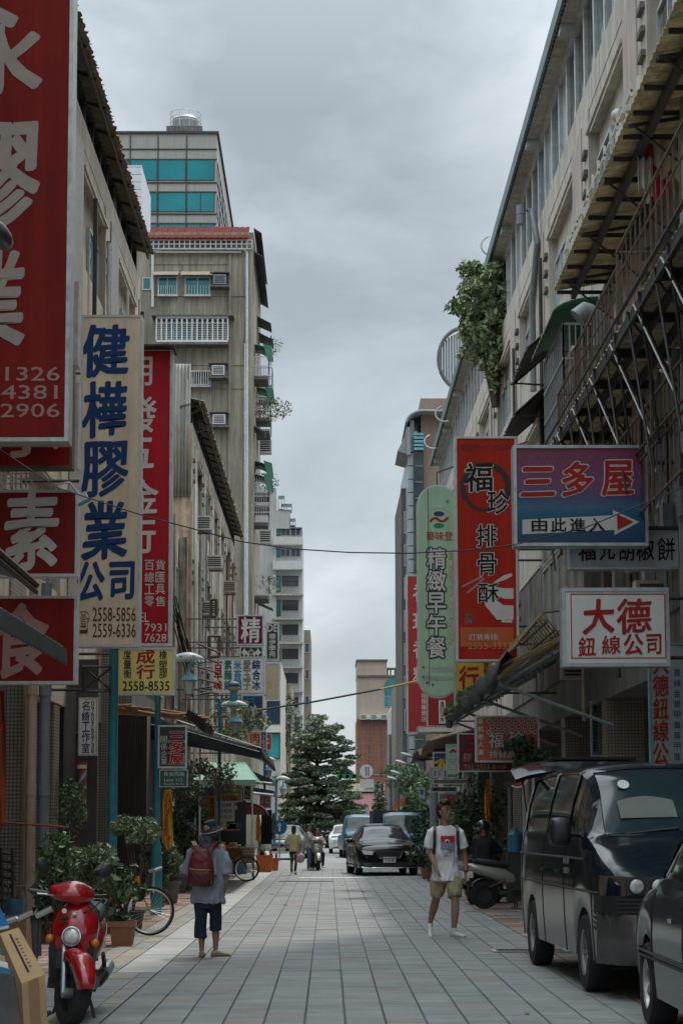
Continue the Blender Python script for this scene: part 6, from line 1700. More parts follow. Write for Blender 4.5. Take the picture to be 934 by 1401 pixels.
for pts, r, m, lab in (([(-10, 608), (80, 668), (195, 705), (330, 741), (400, 751), (480, 756), (560, 757), (640, 753), (700, 746), (800, 722), (940, 664)], .007, black, 'thin black wire sagging across the whole street'),
                       ([(350, 972), (430, 960), (520, 943)], .03, black, 'dark end of the cable above the far tree'), ([(520, 943), (570, 932), (625, 908)], .035, M('yellow_cable', (.5, .32, .05), .6), 'yellow sleeved cable hung at the mint green sign'),
                       ([(345, 690), (420, 820), (425, 1000)], .0, None, None)):
    if not m: continue
    Yw = 20 if r < .02 else 56
    P_ = [at(x, y, Y=Yw) for x, y in pts]
    tag(MB().tube(P_, r, 5).build('overhead_wire', m, None, loc=P_[len(P_) // 2]), lab, 'wire', 'wires over the street')
t = thing('wire_bundle', 'tangle of dark wires between the yellow sign and the stained wall', 'wires', at(270, 880, Y=45)); b = MB(); rg = random.Random(9)
for k in range(9):
    x0, y0 = 236 + rg.uniform(0, 10), 850 + rg.uniform(-40, 20); x1, y1 = 285 + rg.uniform(0, 10), 905 + rg.uniform(-10, 50)
    b.tube([at(x0, y0, Y=45), at((x0 + x1) / 2, max(y0, y1) + 5, Y=45), at(x1, y1, Y=45.5)], .015, 4)
b.build('wire', black, t)
b = MB()
for (x, y, X, Z) in ((286, 870, 300, 898), (289, 820, 296, 843)):
    for (p, q_) in (((x, y), (X, y)), ((x, Z), (X, Z)), ((x, y), (x, Z)), ((X, y), (X, Z))): b.tube([at(*p, Y=56), at(*q_, Y=56)], .05, 4)
for k in range(5): b.tube([at(270, 880 + k * 16, Y=54), at(300, 893 + k * 14, Y=54)], .03, 4)
b.build('bracket', steel_rust, t)

# ================================================================== PLANTS AND TREES
def pot(t, c, r=.16, h=.28, m=None):
    MB().lathe([(.01, 0), (r * .72, 0), (r * .95, h * .85), (r * 1.08, h * .86), (r * 1.08, h), (r * .95, h), (r * .9, h * .9), (.01, h * .88)], c, 14).build('pot', m or terra, t, smooth=True, ang=35)


def stems(t, c, tops, r=.015, m=None):
    b = MB()
    for q in tops:
        c_ = Vector(c); q = Vector(q); mid = c_.lerp(q, .5) + Vector((.05, 0, .05)); b.tube([c_, mid, q], [r, r * .8, r * .4], 5)
    b.build('stem', m or bark, t)


grpP = 'potted plants along the left shops'
c = at(168, 1293, Z=0)
t = thing('potted_plant', 'square terracotta planter with dark leafy shrub left of the bicycle wheel', 'plant', c, 0, grpP)
w = .155
MB().rings([[(c.x + sx * w * k, c.y + sy * w * k, z) for sx, sy in ((-1, -1), (1, -1), (1, 1), (-1, 1))] for k, z in ((.78, 0), (.95, .22), (1.05, .23), (1.05, .3), (.92, .3), (.9, .26))]).build('pot', terra, t)
T_ = [c + Vector((.1 * math.cos(a) - .1, .1 * math.sin(a), .7 + .1 * math.sin(3 * a))) for a in (0, 1.2, 2.5, 4, 5.2)]; stems(t, c + Vector((0, 0, .25)), T_)
leaves('foliage', rblobs(c + Vector((-.1, 0, .62)), (.32, .3, .38), 12, 55, .35, 1), .07, leafm, t, 1)
spec = [((88, 1284), .95, (.42, .4, .62), leafm, .062, 'big broad leaved shrub behind the red scooter', 1200), ((124, 1280), .85, (.36, .4, .5), leaf_l, .05, 'bushy pale shrub between the scooter and the teal pole', 1100),
        ((68, 1290), .5, (.26, .3, .36), leaf_d, .06, 'low dark plant at the foot of the grey drainpipe', 500),
        ((182, 1272), 1.42, (.34, .36, .26), leaf_l, .038, 'round headed pale shrub on thin stems above the bicycle', 1500), ((146, 1276), .62, (.26, .3, .36), leafm, .05, 'middle shrub whose leaves touch the teal pole', 700),
        ((98, 1268), 1.75, (.2, .25, .45), leafm, .042, 'climbing plant reaching up beside the barber pole', 520)]
for (pp, zc, rr_, m, sz, lab, n) in spec:
    c = at(*pp, Z=0); t = thing('potted_plant', lab, 'plant', c, 0, grpP); pot(t, c, .17, .28, steel_dk if zc > 1 else terra)
    stems(t, c + Vector((0, 0, .25)), [c + Vector((rr_[0] * .5 * math.cos(a), rr_[1] * .5 * math.sin(a), zc + rr_[2] * .3 * math.sin(2 * a))) for a in (0, 1, 2.2, 3.4, 4.6, 5.5)], .014)
    leaves('foliage', rblobs(c + Vector((0, 0, zc)), rr_, 16, n // 16, .36, int(zc * 10)), sz, m, t, int(zc * 100))
c = at(96, 1245, Z=0); t = thing('papaya_plant', 'tall plant with star shaped palmate leaves in front of the small white sign', 'plant', c, 0, grpP)
topz = at(96, 1000, Y=c.y).z
MB().tube([c, c + Vector((-.02, 0, 1.5)), Vector((c.x, c.y, topz))], [.035, .025, .015], 7).build('stem', bark, t)
b = MB(); rg = random.Random(6)
for k in range(11):
    a = k * 2.4; L0 = .22 + .12 * rg.random(); hc = Vector((c.x + L0 * math.cos(a) * 1.1, c.y + L0 * math.sin(a), topz - .1 + .12 * rg.random()))
    for q in range(7):
        an = a + (q - 3) * .75; ln = .2 * (1 - .09 * abs(q - 3)); d = Vector((math.cos(an), math.sin(an), -.35)) * ln; s_ = Vector((-math.sin(an), math.cos(an), 0)) * .035
        b.add([hc, hc + d * .45 + s_, hc + d, hc + d * .45 - s_], [(0, 1, 2, 3)])
b.build('leaf', leaf_l, t)
b = MB()
for k in range(11): a = k * 2.4; b.tube([(c.x, c.y, topz - .15), (c.x + .26 * math.cos(a), c.y + .26 * math.sin(a), topz - .02)], .006, 4)
b.build('leaf_stalk', leaf_l, t)
for (px, py, r, h, fz, fr, n, m, lab) in ((232, 1236, .2, .42, .75, (.3, .3, .35), 500, leaf_l, 'grey bucket pot with long pale leaves beside the woman with the backpack'), (216, 1240, .16, .3, 1.2, (.35, .3, .8), 900, leaf_d, 'dark shrub in a pot at the foot of the teal lamp post'),
                                       (262, 1218, .2, .4, 1.4, (.5, .5, 1.1), 1500, leaf_d, 'tall dark bush in the shade behind the woman with the hat'), (245, 1222, .2, .4, 1.9, (.55, .5, .9), 1500, leaf_d, 'tall dark bush beneath the black awning, nearest the flag')):
    c = at(px, py, Z=0); t = thing('potted_plant', lab, 'plant', c, 0, grpP); pot(t, c, r, h, M('grey_pot', (.12, .12, .12), .7, var=.3)); stems(t, c + Vector((0, 0, h * .8)), [c + Vector((.1 * math.cos(a), .1 * math.sin(a), fz)) for a in (0, 2, 4)])
    leaves('foliage', rblobs(c + Vector((0, 0, fz)), fr, 12, n // 12, .38, n), .075 if n == 500 else .06, m, t, n)
c = at(275, 1065, Y=40); t = thing('hanging_vine', 'thin leafed vine hanging in front of the black awning', 'vine', c)
leaves('foliage', rblobs(c, (.85, .5, .55), 20, 90, .3, 8), .05, M('olive_leaf', (.10, .115, .07), .7, island=.45), t, 8)
stems(t, c + Vector((0, 0, -.6)), [c + Vector((x, 0, .3)) for x in (-.5, -.2, .2, .5)], .012)
c = at(312, 985, Y=57); t = thing('balcony_creeper', 'yellowish creeper on the wall above the black awning', 'vine', c)
leaves('foliage', rblobs(c, (1.1, .3, .7), 14, 60, .35, 4), .07, M('yellow_leaf', (.25, .25, .10), .7, island=.4), t, 9)
for (px, py, Yp, zc, rr_, n, lab) in ((645, 1150, 40, 1.7, (.65, .6, .95), 1800, 'dark leafy tree in a pot behind the man in the white shirt'), (585, 1190, 52, 1.15, (.65, .6, .8), 1600, 'potted bush growing beside the black sedan'), (600, 1185, 49, .7, (.35, .4, .55), 500, 'small bush right of the black sedan')):
    c = at(px, 1200, Y=Yp); c.z = 0; t = thing('potted_plant', lab, 'plant', c, 0, 'potted plants along the right shops'); pot(t, c, .2, .3); stems(t, c + Vector((0, 0, .25)), [c + Vector((.25 * math.cos(a), .25 * math.sin(a), zc)) for a in (0, 1.5, 3, 4.5)], .02)
    leaves('foliage', rblobs(c + Vector((0, 0, zc)), rr_, 16, n // 16, .36, n), .06, leaf_d, t, n)
c = at(722, 1030, Y=31.5); t = thing('overhanging_branch', 'dark leafy branch over the coral spiral sign', 'branch', c)
leaves('foliage', rblobs(c, (.55, .3, .28), 10, 60, .35, 3), .06, leaf_d, t, 3); stems(t, c + Vector((.6, 0, -.2)), [c + Vector((x, 0, .05)) for x in (-.4, 0, .3)], .015)

c = at(672, 430, Y=50)
t = thing('rooftop_tree', 'leafy tree growing over the edge of the right hand roof', 'tree', c)
bl = []
for (px, py, rx, rz, n) in ((685, 360, 1.0, .8, 700), (668, 378, 1.1, .7, 700), (650, 398, 1.1, .8, 900), (672, 408, 1.1, .9, 900), (692, 392, 1.0, .9, 600), (642, 420, .8, .6, 400), (660, 438, 1.1, .9, 900), (682, 430, 1.1, 1.0, 800),
                            (650, 462, .8, .8, 500), (668, 468, 1.1, .9, 700), (648, 492, .5, .6, 250), (660, 508, .4, .8, 280), (638, 405, .5, .3, 150)):
    bl += rblobs(at(px + 13, py, Y=50 + random.uniform(-.6, .8)), (rx * .92, .9, rz * .85), 9, n // 9, .34, px)
leaves('crown', bl, .10, M('rooftop_tree_leaf', (.20, .26, .13), .6, var=.3, scale=1, island=.5), t, 5)
b = MB(); root = Vector((4.5, 50, 12.6))
for (px, py) in ((685, 370), (655, 400), (672, 420), (650, 462), (690, 400)): q_ = at(px, py, Y=50); b.tube([root, root.lerp(q_, .5) + Vector((0, 0, .3)), q_], [.12, .07, .02], 6)
b.build('trunk', bark, t)

YT = 125
base = at(434, 1160, Y=YT); base.z = 0
t = thing('tiered_tree', 'large tiered tree standing at the far end of the street', 'tree', base)
rg = random.Random(15); bl = []
tiers = ((984, 430, 444, 200), (993, 420, 460, 500), (1005, 411, 474, 900), (1019, 403, 480, 1300), (1034, 402, 479, 1500), (1049, 397, 477, 1600), (1064, 399, 484, 1600), (1079, 396, 489, 1700), (1094, 391, 494, 1900), (1108, 392, 490, 1700), (1120, 400, 486, 1300), (1132, 410, 470, 700))
br = MB()
for (py, x0, x1, n) in tiers:
    k = max(3, int((x1 - x0) / 6)); x0 -= rg.uniform(-3, 5); x1 += rg.uniform(-4, 5)
    zc = at(434, py, Y=YT).z
    for j in range(k):
        px = x0 + (x1 - x0) * (j + .5) / k + rg.uniform(-3, 3); p = at(px, py + rg.uniform(-6, 5), Y=YT + rg.uniform(-1.6, 1.6)); bl.append((p.x, p.y, p.z - .012 * abs(px - 436), rg.uniform(.45, .8), 1.1, rg.uniform(.12, .22), int(n / k * 2.2)))
        br.tube([(base.x, YT, zc - .5), (p.x, p.y, p.z)], [.06, .02], 4)
leaves('crown', bl, .12, leaf_t, t, 6, flat=.35)
br.build('branch', bark, t)
MB().tube([base, base + Vector((.05, 0, 3)), Vector((base.x - .1, YT, at(434, 985, Y=YT).z))], [.24, .18, .04], 8).build('trunk', bark, t)
for (px, py, Yp, rx, rz, n, lab, m) in ((562, 1085, 95, .9, 1.4, 1800, 'bushy tree beside the beige tiled building on the right', leafm), (545, 1062, 98, .8, .6, 900, 'small tree crown over the ramp wall', leafm), (577, 1095, 92, .7, 1.4, 1200, 'tree rising behind the ramp wall nearest the shops', leafm),
                                  (524, 1108, 130, 1.0, 1.9, 1400, 'dark tree right of the pink building', leaf_d), (558, 1118, 75, .72, .5, 1600, 'clipped cone shaped shrub above the black sedan', leafm), (395, 1130, 120, .8, 1.0, 700, 'bush left of the tiered tree trunk', leaf_d)):
    c = at(px, py, Y=Yp); b0 = Vector((c.x, c.y, 0)); t = thing('street_tree', lab, 'tree', b0)
    if 'cone' in lab: B2 = [(c.x, c.y, c.z - .5 + k * .22, .75 - k * .13, .6 - k * .1, .2, 320 - k * 40) for k in range(6)]
    else: B2 = rblobs(c, (rx, rx, rz), 12, n // 12, .4, px)
    leaves('crown', B2, .1 if Yp < 100 else .13, m, t, px); MB().tube([b0, c], [.1, .05], 6).build('trunk', bark, t)

Yg = 108
t = thing('signal_gantry', 'traffic signal mast with long green sign arm and round white sign', 'traffic light', at(533, 1157, Y=Yg))
b = MB(); x = at(533, 1100, Y=Yg).x; b.cyl((x, Yg, 0), (x, Yg, at(533, 1005, Y=Yg).z), .16, .1, 8); b.cyl((x + .3, Yg, 0), (x + .3, Yg, at(533, 1050, Y=Yg).z), .1, .08, 8); zc = at(500, 1063, Y=Yg).z
b.tube([(x, Yg, zc + .1), (at(462, 1063, Y=Yg).x, Yg, zc + .05)], .07, 6); b.build('mast', pvc_g, t)
A = at(460, 1065, Y=Yg - .1); B_ = at(490, 1059, Y=Yg - .1); MB().box((A.x, Yg - .3, A.z), (B_.x, Yg - .1, B_.z)).build('signal_head', M('signal_green', (.04, .26, .16), .5), t)
b = MB()
for i in range(3): p = at(466 + i * 9, 1062, Y=Yg - .3); b.lathe([(.01, 0), (.09, 0), (.1, -.08)], p, 8, 'Y')
b.build('lens', steel_dk, t)
c = at(501, 1055, Y=Yg - .15); MB().lathe([(.01, 0), (.38, 0), (.38, .04), (.01, .04)], c, 20, 'Y').build('round_sign', white, t); MB().box((c.x - .05, c.y - .02, c.z - .25), (c.x + .0, c.y - .003, c.z + .25)).box((c.x + .09, c.y - .02, c.z - .25), (c.x + .14, c.y - .003, c.z + .25)).build('sign_print', steel_dk, t)
A = at(492, 1078, Y=Yg - .1); B_ = at(511, 1066, Y=Yg - .1); MB().box((A.x, Yg - .14, A.z), (B_.x, Yg - .1, B_.z)).build('sign_plate', white, t)
A = at(535, 1061, Y=Yg - .1); B_ = at(549, 1057, Y=Yg - .1); MB().box((A.x, Yg - .3, A.z), (B_.x, Yg - .1, B_.z)).build('signal_head', MATS['signal_green'], t)
for i, (px, py, Yp) in enumerate(((548, 1043, 62), (541, 1057, 66), (536, 1065, 70), (556, 1033, 58))):
    c = at(px, py, Y=Yp); t = thing('wall_lamp', ('lowest but one', 'second lowest', 'lowest and farthest', 'highest and nearest')[i] + ' of the white lamps on arms in front of the tiled building', 'street lamp', c, 0, 'white arm lamps on the far right')
    if i == 0: t['label'] = 'white arm lamp just below the highest one by the tiled building'
    MB().ball(c, (.2, .12, .06), 10, 6).xf(Matrix.Translation(c) @ Matrix.Rotation(R(18), 4, 'Y') @ Matrix.Translation(-c)).build('lamp_head', white, t, smooth=True)
    MB().tube([c + Vector((.2, 0, -.06)), c + Vector((.55, 0, -.2)), c + Vector((.55, 0, -.45))], .02, 5).build('arm', steel_dk, t)

# ================================================================== VEHICLES
navy = M('navy_car_paint', (.006, .014, .020), .1, var=.12, scale=2, spec=.35)
silverp = M('dull_silver_paint', (.125, .125, .12), .2, metal=.5, var=.2, scale=2, spec=.35, dirt=(.13, .13, .125), dirtamt=.5)
blackcar = M('black_car_paint', (.008, .009, .011), .12, var=.1, scale=2, spec=.4)
greencar = M('dark_green_grey_paint', (.03, .042, .048), .14, metal=.2, var=.1, scale=2)
bluep = M('truck_blue_paint', (.015, .10, .19), .35, var=.15, scale=2, coat=.4)
redp = M('scooter_red_paint', (.36, .006, .010), .22, var=.08, scale=4, coat=.9)
lensm = M('headlamp_glass', (.62, .64, .64), .15, metal=.15, var=.35, scale=25, spec=.9)
amber = M('amber_lens', (.50, .18, .03), .25, var=.15, scale=20)
smoke = M('smoked_lens', (.10, .075, .06), .2, var=.2, scale=10)
glassc = M('car_glass', (.014, .018, .02), .05, var=.3, scale=1.2, spec=.5)
glassw = M('windscreen_glass', (.018, .035, .04), .06, var=.5, scale=1.0, spec=.45)
tail_red = M('tail_lamp_red', (.42, .01, .015), .2, var=.1, scale=10)


def pch(tab):
    xs = np.array([a for a, _ in tab], float); ys = np.array([b for _, b in tab], float)
    d = np.diff(ys) / np.diff(xs); m = np.zeros(len(xs)); m[0], m[-1] = d[0], d[-1]
    for i in range(1, len(xs) - 1): m[i] = 0 if d[i - 1] * d[i] <= 0 else 2 * d[i - 1] * d[i] / (d[i - 1] + d[i])

    def f(x):
        x = min(max(x, xs[0]), xs[-1]); i = min(int(np.searchsorted(xs, x, side='right')) - 1, len(xs) - 2); h = xs[i + 1] - xs[i]; t = (x - xs[i]) / h
        return float((2 * t**3 - 3 * t**2 + 1) * ys[i] + (t**3 - 2 * t**2 + t) * h * m[i] + (-2 * t**3 + 3 * t**2) * ys[i + 1] + (t**3 - t**2) * h * m[i + 1])
    return f


def wheel(t, x, y, Rw, w=.2, side=1, rim=None, sp=7, local=True, detail=True):
    """wheel > tyre, rim at local (x, y)"""
    wh = bpy.data.objects.new('wheel', None); COL.objects.link(wh); wh.parent = t; wh.location = (x, y, Rw); ORG[wh.name] = Vector((0, 0, 0)); wh.empty_display_size = .1
    k = ('wt', round(Rw, 3), w)
    if k not in CACHE: CACHE[k] = MB().lathe([(Rw * .60, -w / 2), (Rw * .93, -w / 2), (Rw * .99, -w * .36), (Rw, -w * .2), (Rw, w * .2), (Rw * .99, w * .36), (Rw * .93, w / 2), (Rw * .60, w / 2), (Rw * .60, -w / 2)], n=36, ax='X').mesh('tyre', rubber, True)
    a = bpy.data.objects.new('tyre', CACHE[k]); COL.objects.link(a); a.parent = wh
    k = ('wr', round(Rw, 3), w, side, (rim or rimm).name, sp)
    if k not in CACHE:
        s = side; b = MB()
        b.lathe([(Rw * .62, s * w * .40), (Rw * .60, s * w * .47), (Rw * .56, s * w * .40), (Rw * .55, 0)], n=32, ax='X')
        b.lathe([(.001, s * w * .30), (Rw * .16, s * w * .30), (Rw * .2, s * w * .22)], n=16, ax='X')
        for q in range(sp):
            an = 2 * math.pi * q / sp; d = Vector((0, math.cos(an), math.sin(an))); e_ = Vector((0, -d.z, d.y))
            b.obox(Vector((s * w * .27, 0, 0)) + d * Rw * .36, d * Rw * .21, e_ * Rw * .055, Vector((s * .012, 0, 0)))
        CACHE[k] = b.mesh('rim', rim or rimm, True)
    c = bpy.data.objects.new('rim', CACHE[k]); COL.objects.link(c); c.parent = wh
    k = ('wb', round(Rw, 3), w)
    if k not in CACHE: CACHE[k] = MB().lathe([(.001, 0), (Rw * .59, 0)], n=20, ax='X').mesh('brake_disc', steel_dk)
    c = bpy.data.objects.new('brake_disc', CACHE[k]); COL.objects.link(c); c.parent = wh
    return wh


def car(label, cat, name, loc, rz, S, group=None):
    t = thing(name, label, cat, loc, rz, group)
    top, belt, Wf, Rf = pch(S['top']), pch(S['belt']), pch(S['w']), S['roofw']
    L_, sill, Rw = S['L'], S['sill'], S['R']
    n = S.get('n', 84)
    ys = sorted(set([round(L_ * (i / n), 4) for i in range(n + 1)] + [.012, .03, .06, .1, L_ - .012, L_ - .03, L_ - .06, L_ - .1]))
    cols = []
    for y in ys:
        zt, zb = top(y), belt(y); zb = min(zb, zt - .012)
        zs = sill
        if y < .15: zs = max(zs, S.get('nose', .3) - y * .5)
        for wy in S['wheels']:
            ra = Rw + .055; d = abs(y - wy)
            if d < ra: zs = max(zs, Rw + math.sqrt(ra * ra - d * d))
        W = Wf(y); g_ = min(max((zt - zb) / .4, 0), 1); Wr = (W * .88) * (1 - g_) + Rf * g_
        cz = zb - zs; cr_ = .035; H = S.get('tone_z')
        z2, z3, z4 = zs + .25 * cz, zs + .55 * cz, zs + .86 * cz
        if H: z3 = max(H, zs + .02); z2 = (zs + z3) / 2; z4 = max(z3 + .02, (z3 + zb) / 2 + .05)
        cols.append([(W - .10, zs), (W - .015, zs + .002), (W + .004, z2), (W + .014, z3), (W + .004, z4), (W - .03, zb),
                     ((W - .03) * .5 + Wr * .5 + .018, zb + .5 * (zt - .07 * g_ - zb)), (Wr, zt - .07 * g_), (Wr - .07, zt - .012 * g_), (Wr * .5, zt + cr_ * .75), (0, zt + cr_)])
    K = 11
    body = MB(); glass = {}
    for sgn in (-1, 1):
        base = len(body.v)
        for y, c in zip(ys, cols): body.v.extend([(sgn * x, y, z) for x, z in c])
        for i in range(len(ys) - 1):
            ym = (ys[i] + ys[i + 1]) / 2
            for s in range(K - 1):
                f = (base + i * K + s, base + i * K + s + 1, base + (i + 1) * K + s + 1, base + (i + 1) * K + s)
                if sgn > 0: f = f[::-1]
                key = None
                if s in (5, 6) and cols[i][7][1] - cols[i][5][1] > .10:
                    for j, (a, b_) in enumerate(S['side_glass']):
                        if a < ym < b_: key = ('side_window', sgn, j)
                if s in (8, 9):
                    if S['ws'][0] < ym < S['ws'][1]: key = ('windscreen', 0, 0)
                    if S.get('rw') and S['rw'][0] < ym < S['rw'][1]: key = ('rear_window', 0, 0)
                if key:
                    glass.setdefault(key, []).append((f, sgn))
                else:
                    body.f.append(f); body.m.append(1 if (S.get('two_tone') and s < S['two_tone']) else 0)
        body.f.append(tuple(base + s for s in range(K)) if sgn > 0 else tuple(base + s for s in range(K))[::-1]); body.m.append(0)
        o_ = base + (len(ys) - 1) * K
        body.f.append(tuple(o_ + s for s in range(K))[::-1] if sgn > 0 else tuple(o_ + s for s in range(K))); body.m.append(0)
    body.build('body', [S['paint'], S.get('lower', S['paint'])], t, smooth=True, local=True, ang=38)
    for (nm, sg, j), fl in glass.items():
        b = MB(); idx = {}
        for f, sgn in fl:
            ff = []
            for vi in f:
                v = body.v[vi]; kk = (round(v[0], 5), round(v[1], 5), round(v[2], 5))
                if kk not in idx:
                    idx[kk] = len(b.v); b.v.append((v[0] * .988, v[1], v[2] - .008))
                ff.append(idx[kk])
            b.f.append(tuple(ff)); b.m.append(0)
        b.build(nm, S.get('wsglass', glassw) if nm == 'windscreen' else glassc, t, smooth=True, local=True, ang=60)
    Wm = Wf(L_ / 2)
    MB().box((-Wm + .14, .25, sill + .02), (Wm - .14, L_ - .2, min(belt(L_ * .5) - .08, 1.0))).build('underbody', black, t, local=True)
    for wy in S['wheels']:
        for s in (-1, 1): wheel(t, s * (Wm - .105), wy, Rw, .2, s, S.get('rim'))
    seam = MB()
    for y in S.get('seams', ()):
        c = cols[min(range(len(ys)), key=lambda i: abs(ys[i] - y))]
        for s in (-1, 1): seam.tube([(s * (x + .001), y, z) for x, z in c[1:6]], .005, 4)
    for (z, a, b_) in S.get('strips', ()):
        for s in (-1, 1): seam.tube([(s * (Wf(yy) + .014), yy, z) for yy in np.linspace(a, b_, 24)], .012, 4)
    if seam.v: seam.build('trim', black, t, local=True)
    hd = MB()
    for (y, z) in S.get('handles', ()):
        for s in (-1, 1): hd.box((s * (Wf(y) + .002), y, z), (s * (Wf(y) + .04), y + .14, z + .03))
    if hd.v: hd.build('door_handle', S.get('handlem', black), t, local=True)
    S['_W'] = Wf
    return t


def mirror(t, x, y, z, s, m, w=.2, h=.15):
    sq = lambda v: math.copysign(abs(v) ** .5, v)
    o = MB().rings([[(x + s * (w * .5 + .02) + w * .5 * k * sq(math.cos(a)), y + dy, z + h * .5 * k * sq(math.sin(a))) for a in [2 * math.pi * q / 20 + .01 for q in range(20)]] for dy, k in ((-.08, .5), (-.065, .8), (-.03, .96), (.03, 1), (.065, .98))]).build('mirror', m, t, smooth=True, local=True, ang=50)
    MB().obox((x + s * (w * .5 + .02), y + .075, z), (w * .42, 0, 0), (0, .004, 0), (0, 0, h * .42)).build('mirror_glass', glassc, o, local=True)
    MB().tube([(x - s * .05, y + .02, z - .02), (x + s * .08, y, z - .02)], .03, 6).build('mirror_arm', m, t, local=True)


def plate(t, x, y, z, s, w=.36, h=.16):
    o = MB().box((x - w / 2, y - .01, z - h / 2), (x + w / 2, y + .005, z + h / 2)).build('number_plate', wht, t, local=True)
    b = MB(); fit_text(b, s, x - w * .42, z - h * .28, x + w * .42, z + h * .28, y - .013, .01); b.build('lettering', K_TXT, o, local=True)


VW = dict(L=5.3, sill=.30, R=.345, wheels=(1.1, 4.32), roofw=.80, paint=navy, lower=silverp, two_tone=3, tone_z=.88, nose=.42,
          top=[(0, .96), (.04, 1.04), (.12, 1.10), (.5, 1.26), (.95, 1.40), (1.25, 1.62), (1.75, 1.97), (2.1, 2.04), (3.5, 2.06), (5.0, 2.03), (5.22, 1.97), (5.3, 1.85)],
          belt=[(0, .94), (.12, 1.08), (.5, 1.23), (.95, 1.37), (1.6, 1.40), (5.3, 1.42)],
          w=[(0, .80), (.04, .86), (.12, .91), (.35, .95), (1.2, .97), (4.6, .97), (5.1, .95), (5.3, .92)],
          side_glass=[(1.30, 2.02), (2.12, 3.35), (3.45, 4.95)], ws=(.98, 1.80), rw=None, seams=(.62, 2.06, 3.40, 4.98), strips=((1.18, .9, 5.2), (.90, .3, 5.25)), handles=((2.3, 1.02), (3.2, 1.02)), n=100)
van = car('dark navy and silver van parked on the right with its rear hatch raised', 'van', 'parked_van', (3.30, 16.25, 0), R(2.2), VW)
t = van
b = MB()
prof = [(.42, -.05, .30), (.55, -.12, .36), (.60, -.145, .48), (.60, -.145, .66), (.56, -.12, .73)]
rg_ = []
for sx, yb, z in prof:
    ring = []
    for k in range(17):
        x = -0.99 + 1.98 * k / 16; e_ = max(0, abs(x) - .62) / .37; ring.append((x * (1 - .0 * e_), yb + .42 * e_ ** 2.3, z))
    ring += [(.80, .55, z), (-.80, .55, z)]
    rg_.append(ring)
b.rings(rg_).build('bumper', silverp, t, smooth=True, local=True, ang=50)
MB().box((-.88, -.012, .735), (.88, .3, .885)).build('lower_grille', black, t, local=True)
b = MB()
for i in range(4): b.box((-.86, -.022, .745 + .034 * i), (.86, -.013, .757 + .034 * i))
b.build('grille_bar', steel_dk, t, local=True)
for s in (-1, 1): MB().prism([(s * .86, -.01, .735), (s * .93, .07, .735), (s * .965, .2, .735), (s * .985, .42, .735), (s * .9, .42, .735), (s * .8, .1, .735)], (0, 0, .148)).build('corner_trim', black, t, local=True)
MB().box((-.785, -.03, .89), (.785, .2, 1.045)).build('lamp_panel', silverp, t, local=True)
MB().box((-.30, -.036, .90), (.30, -.031, 1.035)).build('grille', black, t, local=True)
for s in (-1, 1):
    for xx in (.70, .51):
        o = MB().lathe([(.001, -.012), (.05, -.014), (.064, -.004), (.07, .01)], (s * xx, -.034, .968), 20, 'Y').build('headlight', lensm, t, smooth=True, local=True)
        MB().lathe([(.063, -.012), (.076, -.012), (.076, .004), (.063, .004)], (s * xx, -.034, .968), 20, 'Y').build('bezel', black, o, smooth=True, local=True)
    MB().prism([(s * .79, -.028, .885), (s * .95, .17, .885), (s * .96, .30, .89), (s * .78, .30, .89)], (0, 0, .165)).build('corner_lamp', smoke, t, local=True)
    mirror(t, s * .99, 1.42, 1.42, s, blackp, .2, .27)
    b = MB()
    for i in range(5): b.obox((s * .978, .42 + .0 * i, .60 + .045 * i), (.004, 0, 0), (0, .05, .006), (0, 0, .012))
    b.build('side_vent', black, t, local=True)
b = MB(); b.tube([(-.60, .93, 1.405), (-.1, .97, 1.455)], .012, 4).tube([(.0, .93, 1.42), (.5, .97, 1.45)], .012, 4).tube([(-.75, .9, 1.385), (.75, .9, 1.385)], .02, 5)
b.build('wiper', black, t, local=True)
_tp = pch(VW['top'])
n_ = 6; P_ = [(-.60 + .52 * i / n_, 1.12 + .20 * j / n_ + .05 * math.sin(3.14 * i / n_) * j / n_, 0) for j in range(n_ + 1) for i in range(n_ + 1)]
P_ = [(x, y, _tp(y) + .035 * (1 - .5 * (x / .75) ** 2) + .004) for x, y, _ in P_]
MB().add(P_, [(j * 7 + i, j * 7 + i + 1, j * 7 + i + 8, j * 7 + i + 7) for j in range(n_) for i in range(n_)]).build('paper_shade', M('paper_grey', (.13, .145, .13), .8), t, smooth=True, local=True)
c_ = MB().lathe([(.001, 0), (.055, 0)], (0, 0, 0), 16, 'Y').xf(Matrix.Translation((-.50, 1.50, 1.86)) @ Matrix.Rotation(R(-42), 4, 'X')); c_.build('sticker', wht, t, local=True)
MB().box((.08, 1.38, 1.76), (.16, 1.40, 1.88)).build('rear_view_mirror', white, t, local=True)
b = MB()
for k, ch in enumerate('自用小客車'): fit_text(b, ch, .07 * k, .07, .07 * k + .06, .13, 0, .02)
for k, ch in enumerate('大德公司行'): fit_text(b, ch, .07 * k, -.02, .07 * k + .06, .04, 0, .02)
b.xf(Matrix.Translation((-.992, 2.0, 1.05)) @ Matrix.Rotation(R(-90), 4, 'Z')); b.build('lettering', W_TXT, t, local=True)
b = MB()
rg_ = []
for i in range(15):
    u = -1 + 2 * i / 14; dz = -.10 * abs(u) ** 4
    rg_.append([(u * 1.0, 5.18, 2.09 + dz), (u * 1.0, 5.6, 2.20 + dz), (u * 1.0, 6.05, 2.24 + dz * 1.5), (u * 1.0, 6.22, 2.20 + dz * 2), (u * 1.0, 6.26, 2.12 + dz * 2), (u * 1.0, 6.2, 2.09 + dz * 2), (u * .99, 5.6, 2.12 + dz), (u * .99, 5.2, 2.05 + dz)])
o = b.rings(rg_).build('rear_hatch', navy, t, smooth=True, local=True, ang=45)
b = MB()
for s in (-1, 1): b.tube([(s * .86, 5.25, 1.5), (s * .86, 5.75, 2.12)], .014, 6)
b.build('gas_strut', chrome, t, local=True)
